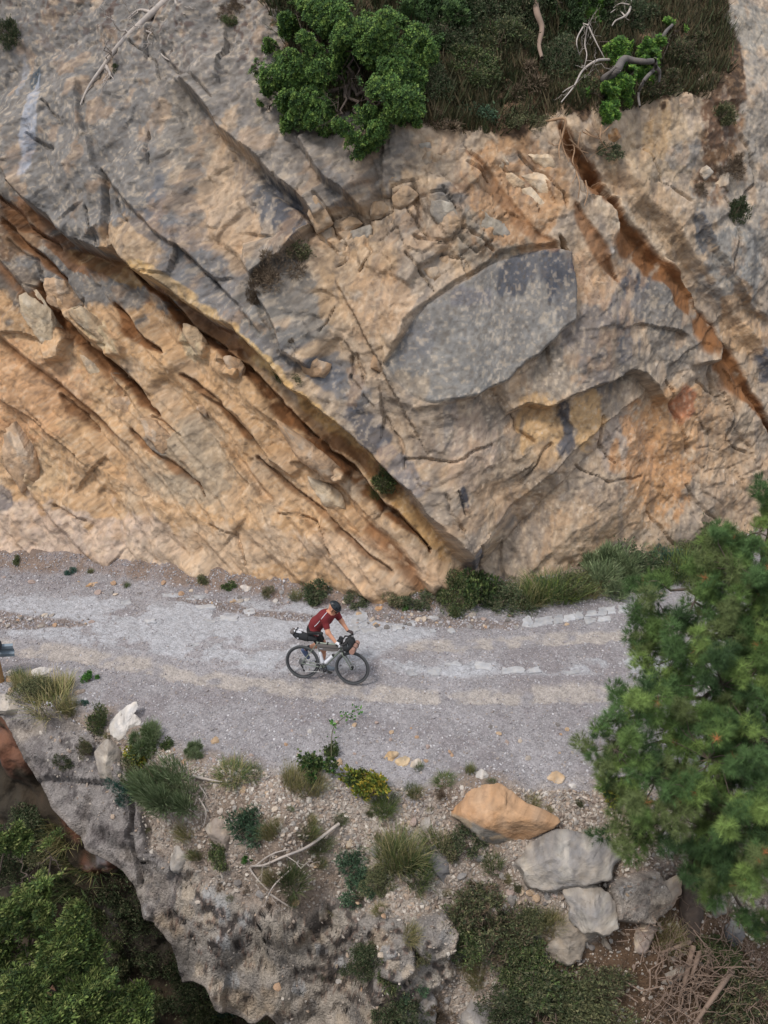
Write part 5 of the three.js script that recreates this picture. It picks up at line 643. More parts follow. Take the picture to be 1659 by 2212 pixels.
for (const q of [['thorn', 600, 590, 110, 60, 'dry brown thorn bush wedged in the cliff recess'], ['olive', 650, 560, 70, 40, 'olive tinge at the top of the cliff recess'], ['thorn', 560, 650, 40, 80, 'hanging dead bramble left of the cliff recess'], ['thorn', 625, 760, 40, 40, 'ball of dead twigs on the overhang lip'], ['grass', 610, 815, 46, 36, 'green tuft under the overhang lip'], ['olive', 635, 830, 40, 30, 'brownish tuft under the overhang lip'], ['olive', 830, 1045, 70, 60, 'shrub under the lower part of the overhang'], ['grass', 815, 1065, 46, 36, 'grass below the shrub under the overhang'], ['dark', 252, 152, 30, 22, 'dark tuft beneath the bleached dead branch'], ['olive', 500, 50, 40, 20, 'small tuft on the pitted rock top left'], ['dark', 1580, 470, 46, 60, 'dark green tuft on the upper right cliff'], ['thorn', 1570, 370, 70, 50, 'dead brush in the right-hand gully'], ['thorn', 1500, 415, 46, 30, 'small dead bush on the upper right cliff'], ['dark', 1310, 330, 60, 30, 'dark juniper sprig below the roots'], ['olive', 1555, 260, 60, 50, 'olive shrub in the right-hand gully'], ['dark', 20, 90, 60, 60, 'dark plants in the top left corner'], ['olive', 1160, 275, 60, 30, 'dry tuft on the brow left of the roots'], ['grass', 570, 735, 30, 24, 'thin tuft at the left of the overhang lip'], ['thorn', 500, 25, 50, 30, 'heather-like tuft near the top left']]) plant(q[0], q[1], q[2], q[3], q[4], q[5], null, CLF, { at: wallAt });
for (const q of [['dark', 960, 90, 110, 70, 'dark scrub mound near the top edge'], ['olive', 1020, 170, 120, 80, 'olive scrub in the middle of the hillside'], ['dark', 930, 200, 90, 60, 'dark scrub right of the large leafy shrub'], ['mix', 1080, 110, 120, 80, 'brown-green scrub left of the broken trunk'], ['thorn', 1130, 190, 100, 60, 'dry brown scrub below the broken trunk'], ['juniper', 1030, 245, 90, 40, 'grey-green scrub on the brow'], ['dark', 1200, 150, 100, 70, 'dark scrub right of the broken trunk'], ['olive', 1240, 200, 90, 60, 'olive scrub behind the pale bare twigs'], ['mix', 1420, 200, 100, 60, 'brown scrub right of the twisted branches'], ['dark', 1350, 60, 110, 70, 'dark scrub behind the forked twig'], ['mix', 1480, 130, 90, 70, 'scrub left of the upper right rock'], ['thorn', 960, 262, 90, 30, 'dry grass fringe on the brow'], ['olive', 1110, 262, 90, 34, 'olive fringe on the brow'], ['dark', 1000, 30, 120, 80, 'dark scrub at the very top of the hillside'], ['dark', 1130, 40, 120, 80, 'shadowy scrub behind the broken trunk']]) plant(q[0], q[1], q[2], q[3] * 1.15, q[4], q[5], null, 'scrub on the slope above the cliff', { at: wallAt });
// grass and scrub covering the slope above the cliff
{
  const n = 2300, r = rng(606), geo = [tussock(120, 26, 0.8, 0.25, 0.03, [C(74, 84, 50), C(60, 70, 42), C(96, 96, 62), C(84, 76, 52)]), tussock(121, 22, 0.9, 0.3, 0.03, [C(104, 92, 66), C(86, 76, 54), C(70, 70, 44)])];
  geo.forEach((g, gi) => { const m = new THREE.InstancedMesh(g, plainLeaf, n), M = new THREE.Matrix4(), q = new THREE.Quaternion(), e = new THREE.Euler(); let k = 0, guard = 0; while (k < n && guard++ < 20000) { const a = 560 + r() * 1030, b = -40 + r() * 335; if (polySd(leafLitter, a, b) < 4) continue; if (gi === 1 && fbm(a / 120, b / 120, 2, 9) < -0.1) continue; if (a > 1480 && r() < 0.4) continue; const h = wallAt(a, b), s = 0.26 + 0.3 * r(); e.set(0.25 + 0.3 * r(), r() * 6.28, 0, 'YXZ'); M.compose(h.p, q.setFromEuler(e), V3(s, s * (0.7 + 0.5 * r()), s)); m.setMatrixAt(k++, M); } m.count = k; top(m, 'hillside_grass', gi ? 'brown dry grass on the slope above the cliff' : 'dark green grass on the slope above the cliff', 'grass', null, 'stuff'); });
}
// ---------------------------------------------------------------- leafy crowns
function sprayGeo(seed, k, len, wid) { const r = rng(seed), B = newB(); for (let i = 0; i < k; i++) { const t = i / k * 6.283 + r(), e = 0.15 + r() * 0.9, d = V3(Math.cos(t) * Math.cos(e), Math.sin(e), Math.sin(t) * Math.cos(e)); const g = 0.8 + 0.4 * r(); leafInto(B, d.clone().multiplyScalar(0.15 * len), d, len * (0.7 + 0.5 * r()), wid * (0.8 + 0.4 * r()), [g, g, g], r); } return endB(B); }
function crown(parent, name, geo, blobs, n, size, tones, seed, gap = 0.12) { // blobs: [centre V3, radius]; sprays spread through them, gaps by noise
  const r = rng(seed), m = new THREE.InstancedMesh(geo, plainLeaf, n), M = new THREE.Matrix4(), q = new THREE.Quaternion(), c = new THREE.Color(), Y = V3(0, 1, 0), tot = blobs.reduce((s, b) => s + b[1] ** 2, 0); let k = 0, guard = 0;
  while (k < n && guard++ < n * 5) { let t = r() * tot, bi = 0; while (t > blobs[bi][1] ** 2 && bi < blobs.length - 1) { t -= blobs[bi][1] ** 2; bi++; } const [cen, R] = blobs[bi], d = V3(r() * 2 - 1, r() * 2 - 1, r() * 2 - 1).normalize(), rr = R * (0.25 + 0.75 * Math.pow(r(), 0.45)) * (0.85 + 0.3 * vn(d.x * 2.3 + bi * 7, d.y * 2.3 + d.z * 1.7, seed)), p = cen.clone().addScaledVector(d, rr); const ns = fbm(p.x * 2.2 + p.z, p.y * 2.2 - p.z * 0.8, 2, seed); if (ns < -0.28 + gap) continue; d.y += 0.45; d.add(V3(r() - 0.5, r() - 0.5, r() - 0.5).multiplyScalar(0.8)).normalize(); q.setFromUnitVectors(Y, d); const s = size * (0.65 + 0.7 * r()); M.compose(p, q, V3(s, s, s)); m.setMatrixAt(k, M); const tt = tones[Math.floor(r() * tones.length)], g = 0.75 + 0.5 * r(); m.setColorAt(k, c.setRGB(tt[0] * g, tt[1] * g, tt[2] * g)); k++; }
  m.count = k; m.name = name; m.userData.kind = 'stuff'; m.castShadow = m.receiveShadow = true; parent.add(m); return m;
}
const along = (a, b, D) => CAM.clone().addScaledVector(rayDir(a, b), D);
const barkDark = new THREE.MeshStandardMaterial({ color: col(C(100, 88, 80)), roughness: 0.95, map: rockGrain, bumpMap: barkBump, bumpScale: 0.03 }), barkPale = new THREE.MeshStandardMaterial({ color: col(C(176, 168, 160)), roughness: 0.9 });
function broadTree(name, label, cat, group, foot, crownBlobs, n, size, tones, seed, sprayK, leafW, trunkR) {
  const g = new THREE.Group(); g.position.copy(foot); const r = rng(seed), L = crownBlobs.map(([a, b, D, rp]) => [along(a, b, D).sub(foot), rp * D / FP]), L2 = L.flatMap(([c, R]) => [[c, R * 0.7], ...Array.from({ length: 9 }, () => [c.clone().addScaledVector(V3(r() * 2 - 1, r() * 2 - 1, r() * 2 - 1).normalize(), R * (0.6 + 0.35 * r())), R * (0.2 + 0.22 * r())])]), mid = L.reduce((s, b) => s.add(b[0]), V3()).multiplyScalar(1 / L.length);
  const T = newB(), fork = mid.clone().multiplyScalar(0.55); tubeInto(T, crooked(V3(0, -0.3, 0), fork, 7, 0.12, r), trunkR, trunkR * 0.6, 8); part('trunk', endB(T), barkDark, g); const B = newB(); for (const [c, R] of L) { tubeInto(B, crooked(fork, c, 6, 0.25, r), trunkR * 0.5, 0.012, 5); for (let k = 0; k < 4; k++) twigs(B, c, V3(r() * 2 - 1, r() * 2 - 1, r() * 2 - 1).normalize(), R * 0.7, 0.012, 1, r); } part('branch', endB(B), barkDark, g);
  crown(g, 'crown', sprayGeo(seed, sprayK, 1, leafW), L2, n, size, tones, seed, 0.2); top(g, name, label, cat, group); return g;
}
{
  const w = (a, b, off) => wallAt(a, b).D - off;
  broadTree('oak_shrub', 'large bright green leafy shrub overhanging the top of the cliff', 'shrub', 'trees and shrubs above the cliff', wallAt(790, 200).p, [[650, 150, w(650, 150, 0.6), 95], [760, 110, w(760, 110, 1.0), 110], [850, 100, w(850, 100, 0.6), 95], [700, 50, w(700, 50, 0.8), 95], [825, 220, w(825, 220, 0.9), 100], [740, 245, w(740, 245, 0.9), 82], [612, 110, w(612, 110, 0.4), 46], [590, 225, w(590, 225, 0.4), 40], [650, 240, w(650, 240, 0.5), 60], [800, 305, w(800, 305, 0.6), 46], [558, 150, w(558, 150, 0.3), 20], [895, 170, w(895, 170, 0.4), 50], [880, 240, w(880, 240, 0.5), 44], [640, 30, w(640, 30, 0.5), 50]], 44000, 0.056, [C(80, 112, 52), C(62, 92, 42), C(96, 126, 58), C(50, 76, 38), C(112, 136, 64)], 701, 6, 0.24, 0.12);
  broadTree('oak_shrub', 'dark green shrub at the top edge right of the bright one', 'shrub', 'trees and shrubs above the cliff', wallAt(960, 90).p, [[900, 20, w(900, 20, 0.4), 70], [960, 40, w(960, 40, 0.4), 60], [1000, 0, w(1000, 0, 0.4), 60], [930, 100, w(930, 100, 0.3), 40]], 12000, 0.058, [C(66, 92, 46), C(52, 76, 40), C(78, 104, 52)], 702, 6, 0.24, 0.06);
  broadTree('oak_shrub', 'green shrub growing around the twisted dead branches', 'shrub', 'trees and shrubs above the cliff', wallAt(1340, 240).p, [[1330, 130, w(1330, 130, 0.5), 40], [1400, 110, w(1400, 110, 0.5), 36], [1450, 70, w(1450, 70, 0.4), 34], [1340, 190, w(1340, 190, 0.5), 40], [1300, 210, w(1300, 210, 0.4), 34], [1310, 240, w(1310, 240, 0.4), 26], [1270, 30, w(1270, 30, 0.3), 40], [1390, 160, w(1390, 160, 0.4), 34]], 13000, 0.058, [C(88, 126, 48), C(70, 108, 42), C(112, 142, 56), C(56, 84, 38)], 703, 6, 0.24, 0.05);
  broadTree('oak_shrub', 'dark bush at the top edge behind the bare twigs', 'shrub', 'trees and shrubs above the cliff', wallAt(1240, 70).p, [[1230, 40, w(1230, 40, 0.3), 50], [1290, 20, w(1290, 20, 0.3), 50], [1200, 0, w(1200, 0, 0.3), 40]], 8000, 0.058, [C(62, 84, 44), C(50, 70, 38)], 704, 6, 0.24, 0.05);
  const foot = V3(-6.2, -9.6, 6.2);
  broadTree('ravine_tree', 'yellow-green broadleaf tree rising from the ravine at lower left', 'tree', null, foot, [[60, 1890, 14.2, 70], [110, 1850, 14.4, 50], [30, 2000, 13.6, 100], [110, 2070, 13.2, 100], [190, 2060, 13.6, 56], [50, 2170, 12.8, 120], [170, 2160, 12.8, 95], [250, 2200, 12.9, 60], [290, 2150, 13.3, 36], [15, 1810, 14.8, 44], [-60, 1950, 13.8, 90], [-60, 2120, 13.2, 120]], 30000, 0.066, [C(94, 114, 56), C(74, 96, 46), C(112, 130, 66), C(58, 78, 40), C(122, 130, 74)], 705, 6, 0.2, 0.16);
}
// ---------------------------------------------------------------- pine
{
  const r = rng(808), h = groundAt(1492, 2000), foot = h.p.clone(), g = new THREE.Group(); g.position.copy(foot);
  const P = (a, b, D) => along(a, b, D).sub(foot), topP = P(1690, 1040, 12.2), axis = new THREE.CatmullRomCurve3([V3(0, -0.3, 0), P(1500, 1900, 14.0), P(1560, 1700, 13.4), P(1610, 1450, 12.9), P(1650, 1230, 12.5), topP]);
  const T = newB(); tubeInto(T, axis.getPoints(60), 0.2, 0.03, 18); part('trunk', endB(T), barkDark, g);
  const blobs = [[1420, 1255, 12.4, 40], [1398, 1320, 12.5, 44], [1380, 1390, 12.6, 22], [1440, 1330, 12.7, 40], [1300, 1560, 11.9, 40], [1330, 1620, 11.9, 70], [1400, 1440, 12.3, 50], [1460, 1420, 12.4, 80], [1390, 1520, 12.1, 60], [1585, 1225, 12.3, 85], [1640, 1150, 12.2, 60], [1500, 1300, 12.6, 56], [1590, 1330, 12.4, 110], [1450, 1560, 12.1, 95], [1560, 1480, 12.2, 120], [1640, 1440, 12.0, 100], [1420, 1680, 12.0, 90], [1530, 1640, 11.9, 120], [1630, 1600, 11.8, 110], [1470, 1750, 12.0, 70], [1590, 1760, 11.8, 110], [1370, 1740, 12.2, 40], [1330, 1790, 12.5, 36], [1400, 1810, 12.5, 50], [1580, 1850, 12.2, 60], [1650, 1850, 11.9, 70], [1650, 1270, 12.2, 80], [1700, 1350, 12.2, 110], [1720, 1600, 12, 120], [1720, 1800, 12, 110], [1630, 1990, 12.6, 30], [1310, 1690, 12.1, 30], [1668, 1075, 12.2, 36], [1500, 1850, 12.4, 60], [1560, 1885, 12.4, 56]];
  const B = newB(), clumps = []; const axisPts = axis.getPoints(60);
  for (const [a, b, D, rp] of blobs) {
    const c = P(a, b, D + (r() - 0.5) * 0.5), R = rp * D / FP; let best = 0, bd = 1e9; axisPts.forEach((p, k) => { const d = Math.abs(p.y - (c.y - 0.55)) ; if (d < bd) { bd = d; best = k; } }); const from = axisPts[best]; tubeInto(B, crooked(from, c, 7, 0.16, r), 0.045, 0.014, 5);
    const m = Math.max(3, Math.round(R * R * 52)); for (let k = 0; k < m; k++) { const d = V3(r() * 2 - 1, r() * 2 - 1, r() * 2 - 1).normalize(), p = c.clone().addScaledVector(d, R * (0.3 + 0.7 * Math.sqrt(r()))); tubeInto(B, crooked(c, p, 3, 0.2, r), 0.012, 0.004, 4); const e = d.clone().add(V3(r() - 0.5, 0.25 + r() * 0.5, r() - 0.5)).normalize(), tone = Math.floor(r() * 6), nn = 3 + Math.floor(r() * 2); for (let i = 0; i < nn; i++) clumps.push([p.clone().addScaledVector(e, i * 0.1 - 0.12).add(V3(r() - 0.5, r() - 0.5, r() - 0.5).multiplyScalar(0.08)), 0.07 + 0.04 * r(), e, tone]); }
  }
  part('branch', endB(B), barkDark, g);
  const tuft = (() => { const q = rng(5), Bt = newB(); for (let i = 0; i < 46; i++) { const t = q() * 6.283, e = -0.1 + q() * 1.4, d = V3(Math.cos(t) * Math.cos(e), Math.sin(e), Math.sin(t) * Math.cos(e)), s = V3(-d.z, 0, d.x).normalize().multiplyScalar(0.014), o = V3(0, q() * 0.5, 0), v = 0.8 + 0.4 * q(), b = Bt.P.length / 3, x = d.clone().multiplyScalar(0.85 + 0.3 * q()).add(o); Bt.P.push(o.x - s.x, o.y, o.z - s.z, o.x + s.x, o.y, o.z + s.z, x.x, x.y, x.z); for (let k = 0; k < 3; k++) Bt.K.push(v, v, v); Bt.I.push(b, b + 1, b + 2); } return endB(Bt); })();
  const per = 15, N = clumps.length * per, im = new THREE.InstancedMesh(tuft, plainLeaf, N), M = new THREE.Matrix4(), q = new THREE.Quaternion(), c = new THREE.Color(), tones = [C(96, 122, 62), C(72, 100, 52), C(122, 146, 76), C(56, 82, 44), C(84, 114, 64), C(104, 118, 70)]; let k = 0;
  for (const [p, R, d, tone] of clumps) { const tt = tones[tone]; for (let i = 0; i < per; i++) { const o = V3(r() * 2 - 1, r() * 2 - 1, r() * 2 - 1).normalize(), w = o.clone().addScaledVector(d, 0.5).add(V3(0, 0.6, 0)).normalize(), s = 0.085 + 0.035 * r(); M.compose(p.clone().addScaledVector(o, R * Math.pow(r(), 0.3)), q.setFromUnitVectors(V3(0, 1, 0), w), V3(s, s, s)); im.setMatrixAt(k, M); const gg = 0.8 + 0.4 * r(), u = r() < 0.004 ? C(176, 112, 70) : tt; im.setColorAt(k, c.setRGB(u[0] * gg, u[1] * gg, u[2] * gg)); k++; } }
  im.name = 'needles'; im.userData.kind = 'stuff'; im.castShadow = im.receiveShadow = true; g.add(im); top(g, 'pine_tree', 'tall green pine tree filling the right side of the picture', 'tree');
}
// ---------------------------------------------------------------- bare wood
function bare(label, name, cat, lines, at, mat, r0, r1, lift, seed, tw = 0, group) {
  const r = rng(seed), g = new THREE.Group(), o = at(...lines[0][0]).p; g.position.copy(o);
  lines.forEach((L, i) => { const B = newB(), pts = L.map(([a, b], k) => { const h = at(a, b); return h.p.clone().addScaledVector(rayDir(a, b).normalize(), -lift * (0.6 + 0.8 * Math.abs(Math.sin(k * 1.9 + i)))).sub(o); }), cv = new THREE.CatmullRomCurve3(pts).getPoints(pts.length * 4), R = i ? r0 * 0.55 : r0; tubeInto(B, cv, R, i ? r1 * 0.7 : r1, 6); for (let k = 0; k < tw; k++) { const p = cv[Math.floor(r() * cv.length)]; twigs(B, p, V3(r() * 2 - 1, r() * 2 - 1, r() * 0.8).normalize(), 0.25 + 0.35 * r(), R * 0.3, 1, r); } part(i ? 'limb' : 'main_stem', endB(B), mat, g); });
  return top(g, name, label, cat, group);
}
const woodWhite = new THREE.MeshStandardMaterial({ color: col(C(186, 176, 168)), roughness: 0.9, map: rockGrain }), woodGrey = new THREE.MeshStandardMaterial({ color: col(C(110, 104, 100)), roughness: 0.9, map: rockGrain }), rootMat = new THREE.MeshStandardMaterial({ color: col(C(158, 128, 100)), roughness: 0.9 }), rustWood = new THREE.MeshStandardMaterial({ color: col(C(140, 120, 106)), roughness: 0.9 });
bare('bleached white dead branch lying down the upper left cliff', 'dead_branch', 'branch', [[[372, -10], [322, 35], [260, 95], [222, 145], [190, 190], [168, 240]], [[330, 28], [300, 22], [275, 40]], [[300, 62], [330, 72]], [[228, 140], [238, 165], [230, 172]], [[380, -5], [384, 24], [400, 30]]], wallAt, woodWhite, 0.09, 0.015, 0.14, 11, 3);
bare('short broken pale branch below the bleached dead branch', 'dead_branch', 'branch', [[[342, 112], [355, 124], [370, 132]], [[368, 108], [364, 130]]], wallAt, woodWhite, 0.035, 0.012, 0.08, 12);
bare('dark twisted dead branches with pale tips at upper right', 'dead_branch', 'branch', [f2([[950, 345], [1000, 310], [1040, 255], [1080, 262], [1140, 266], [1180, 240], [1210, 150], [1245, 108]]), f2([[1168, 262], [1172, 290], [1122, 350], [1100, 400], [1105, 460]]), f2([[1172, 290], [1190, 312], [1188, 355]]), f2([[1050, 250], [990, 300], [955, 335]])], wallAt, woodGrey, 0.11, 0.035, 1.0, 13);
bare('pale bare twigs left of the twisted dead branches', 'dead_branch', 'branch', [f2([[975, 258], [910, 266], [862, 300], [822, 370], [765, 442]]), f2([[880, 105], [868, 180], [875, 250], [862, 300]]), f2([[880, 105], [920, 190], [952, 250]]), f2([[862, 110], [832, 190], [845, 240]]), f2([[822, 370], [800, 380], [770, 400]]), f2([[885, 110], [860, 100]])], wallAt, woodWhite, 0.035, 0.012, 1.0, 14, 2);
bare('pale forked twig at the top edge above the twisted branches', 'dead_branch', 'branch', [f2([[1075, -10], [1042, 70], [1000, 90], [985, 112]]), f2([[1042, 70], [1010, 40], [978, 55]]), f2([[1060, 20], [1020, 15], [990, 35]])], wallAt, woodWhite, 0.035, 0.012, 1.0, 15, 1);
bare('brown broken trunk standing in the slope scrub', 'dead_tree', 'dead tree', [f2([[652, -20], [662, 60], [682, 120], [670, 190], [682, 250]])], wallAt, rustWood, 0.09, 0.04, 0.7, 16);
bare('tangle of bare roots hanging over the brow of the cliff', 'hanging_roots', 'roots', [f2([[700, 525], [782, 515], [772, 580], [756, 640], [760, 690]]), f2([[790, 555], [822, 640], [815, 700], [832, 742], [815, 790]]), f2([[850, 570], [840, 640], [882, 662]]), f2([[860, 570], [902, 590], [942, 602]]), f2([[985, 535], [920, 590], [870, 560]]), f2([[800, 600], [850, 650], [880, 700]]), f2([[830, 740], [845, 800], [838, 860]]), f2([[870, 780], [880, 830], [865, 890]]), f2([[760, 560], [775, 640], [800, 700]]), f2([[940, 540], [935, 600], [960, 640]])], wallAt, rootMat, 0.034, 0.014, 0.3, 17, 1);
bare('pale forked dead branch lying across the middle of the bank', 'dead_branch', 'branch', [f7([[1465, 240], [1400, 290], [1320, 345], [1220, 385], [1140, 420], [1080, 430], [1112, 480], [1158, 528]]), f7([[1260, 435], [1182, 510], [1140, 600]]), f7([[1160, 540], [1250, 600], [1350, 665]]), f7([[1240, 590], [1280, 640], [1310, 690]]), f7([[1100, 425], [1180, 370], [1250, 350]])], groundAt, woodWhite, 0.03, 0.012, 0.1, 18, 1);
bare('grey dead wood beside the right of the broom bush', 'dead_branch', 'branch', [f7([[835, 35], [900, 50], [960, 60]]), f7([[860, 75], [885, 110], [895, 130]]), f7([[860, 130], [890, 190], [880, 250]])], groundAt, woodWhite, 0.03, 0.012, 0.1, 19, 1);
bare('leftmost thick dry branch of the brush heap', 'dry_branch', 'branch', [fB([[1335, 770], [1310, 880], [1280, 985]])], groundAt, rustWood, 0.05, 0.03, 0.25, 20, 3, 'dry branches of the brush heap');
bare('short dry branch beside the leftmost one of the brush heap', 'dry_branch', 'branch', [fB([[1362, 800], [1345, 850], [1325, 910]])], groundAt, rustWood, 0.045, 0.025, 0.3, 21, 2, 'dry branches of the brush heap');
bare('long dry branch leaning across the brush heap', 'dry_branch', 'branch', [fB([[1505, 878], [1430, 980], [1340, 1110]])], groundAt, rustWood, 0.045, 0.03, 0.5, 22, 4, 'dry branches of the brush heap');
bare('dry branch lying at the top of the brush heap', 'dry_branch', 'branch', [fB([[1320, 752], [1260, 775], [1195, 798]])], groundAt, rustWood, 0.04, 0.02, 0.2, 23, 2, 'dry branches of the brush heap');
bare('dry stick standing at the lower right of the brush heap', 'dry_branch', 'branch', [fB([[1590, 1040], [1592, 1110]])], groundAt, rustWood, 0.04, 0.03, 0.4, 24, 1, 'dry branches of the brush heap');
{ const r = rng(909), B = newB(), o = groundAt(1480, 2130).p; for (let i = 0; i < 90; i++) { const a = 1320 + r() * 340, b = 2020 + Math.sqrt(r()) * 190, h = groundAt(a, b); const p = h.p.clone().sub(o); p.y += 0.05 + 0.35 * r(); twigs(B, p, V3(r() * 2 - 1, r() * 1.2 - 0.4, r() * 1.4 - 0.7).normalize(), 0.5 + 0.7 * r(), 0.012, i % 3 ? 1 : 2, r); } const m = new THREE.Mesh(endB(B), rustWood); m.position.copy(o); top(m, 'dry_brush', 'tangle of thin reddish dry twigs in the lower right', 'brush', null, 'stuff'); }
// slim sprig rising over the gravel
bare('thin leafy sprig arching over the gravel from the flowering shrub', 'sprig', 'plant', [[[716, 1640], [716, 1600], [722, 1570], [745, 1548], [775, 1532]]], groundAt, new THREE.MeshStandardMaterial({ color: col(C(84, 84, 60)), roughness: 0.9 }), 0.01, 0.005, 0.25, 25).add((() => { const r = rng(4), m = new THREE.Mesh(sprayGeo(8, 5, 1, 0.25), plainLeaf), G = new THREE.Group(), B = newB(), o = groundAt(716, 1640).p; for (const [a, b, n] of [[770, 1534, 16], [758, 1545, 14], [742, 1552, 14], [722, 1568, 8], [718, 1590, 8], [722, 1560, 6]]) { const h = groundAt(a, b).p.addScaledVector(rayDir(a, b).normalize(), -0.25).sub(o); for (let k = 0; k < n; k++) leafInto(B, h.clone().add(V3(r() - 0.5, r() - 0.5, r() - 0.5).multiplyScalar(0.16)), V3(r() - 0.5, r() - 0.2, r() - 0.5).normalize(), 0.07, 0.022, BRT[k % 3], r); } const me = new THREE.Mesh(endB(B), plainLeaf); me.name = 'leaves'; return me; })());
// ---------------------------------------------------------------- plants in the ravine
{
  const r = rng(1001); const rav = (a, b) => { const d = rayDir(a, b); let t = 8; for (; t < 30; t += 0.05) { const p = CAM.clone().addScaledVector(d, t); if (p.z < 1.0 - 0.15 * p.y + Math.max(0, (-p.y - 6.3)) * 0.75 && p.y < 0) break; } return { p: CAM.clone().addScaledVector(d, t), D: t, n: V3(0, 0.5, 0.85) }; };
  for (const [k, a, b, w, h, l] of [['dry', 150, 1790, 120, 70, 'drooping grass at the top of the ravine wall'], ['grass', 200, 1850, 130, 80, 'dark grass under the grey spur in the ravine'], ['dark', 250, 1910, 130, 80, 'dark shrub under the spur in the ravine'], ['dark', 330, 2060, 110, 80, 'shaded shrub in the ravine right of the tree'], ['olive', 240, 2000, 120, 80, 'shaded olive shrub in the middle of the ravine'], ['dark', 420, 2150, 120, 80, 'shaded shrub near the ravine bottom'], ['juniper', 370, 1990, 90, 60, 'shaded juniper at the ravine back'], ['teal', 490, 2180, 60, 50, 'small teal plant at the ravine bottom'], ['dark', 560, 2260, 120, 80, 'shaded shrub under the lowest part of the spur'], ['grass', 120, 1920, 100, 70, 'shaded grass behind the ravine tree'], ['olive', 310, 2190, 120, 80, 'shaded shrub at the lower edge of the ravine'], ['dark', 180, 2080, 120, 80, 'dark shrub behind the ravine tree crown'], ['dark', 60, 1780, 110, 60, 'dark shrub on the red part of the ravine wall'], ['olive', 110, 1840, 120, 70, 'olive shrub high in the ravine behind the tree'], ['grass', 170, 1900, 120, 80, 'second clump of dark grass in the ravine'], ['dark', 290, 1970, 110, 80, 'dark shrub deep under the spur'], ['mix', 260, 2080, 130, 90, 'brownish shrub deep in the ravine'], ['dark', 390, 2080, 110, 80, 'dark shrub beneath the overhanging rim'], ['mix', 460, 2220, 130, 90, 'brownish shrub at the bottom under the rim'], ['dark', 20, 1860, 110, 70, 'dark shrub at the left edge of the ravine']]) plant(k, a, b, w, h, l, null, 'plants in the ravine', { at: rav });
}
// ---------------------------------------------------------------- bicycle, its bags, and the person pushing it
const bikeYaw = 0.21, bikeLean = 0.19, rearV = onY(653, 1466, 0);
rearV.y = 0.02;
const std = (c, o = {}) => new THREE.MeshStandardMaterial({ color: col(c), roughness: 0.7, ...o });
const rubber = std(C(74, 76, 78), { roughness: 0.9 }), blackM = std(C(30, 31, 33), { roughness: 0.6 }), rimM = std(C(44, 46, 50), { roughness: 0.35 }), frameM = std(C(128, 136, 126), { roughness: 0.35, metalness: 0.35 }), steelM = std(C(150, 152, 154), { roughness: 0.3, metalness: 0.85 }), fabric = std(C(40, 42, 45), { roughness: 0.9 }), greyBag = std(C(104, 98, 96), { roughness: 0.9 }), pinkRoll = std(C(158, 122, 108), { roughness: 0.95 }), whiteM = std(C(214, 216, 222), { roughness: 0.5 }), blackFab = std(C(24, 24, 27), { roughness: 0.85 });
const tube = (pts, r, seg = 24, rs = 8) => new THREE.TubeGeometry(new THREE.CatmullRomCurve3(pts.map(p => V3(...p)), false, 'catmullrom', 0.3), seg, r, rs);
const bar = (A, B, r0, r1 = r0, s = 10) => { const a = V3(...A), b = V3(...B), g = new THREE.CylinderGeometry(r1, r0, a.distanceTo(b), s, 1); g.applyQuaternion(new THREE.Quaternion().setFromUnitVectors(V3(0, 1, 0), b.clone().sub(a).normalize())); g.translate((a.x + b.x) / 2, (a.y + b.y) / 2, (a.z + b.z) / 2); return g; };
const M = a => mergeGeometries(a.map(g => { const q = g.index ? g.toNonIndexed() : g; for (const k of Object.keys(q.attributes)) if (!['position', 'normal', 'uv'].includes(k)) q.deleteAttribute(k); if (!q.attributes.uv) q.setAttribute('uv', new THREE.Float32BufferAttribute(new Float32Array(q.attributes.position.count * 2), 2)); return q; }));
function bikeGroup(o) { o.position.copy(rearV); o.rotation.set(-bikeLean, -bikeYaw, 0, 'YXZ'); return o; }   // local axes: x forward, y up, z to the rider's right
const AX = 0.345, FX = 1.0, BB = [0.425, 0.285, 0], SEAT = [0.285, 0.8, 0], HT = [0.735, 0.82, 0], HB = [0.785, 0.665, 0];
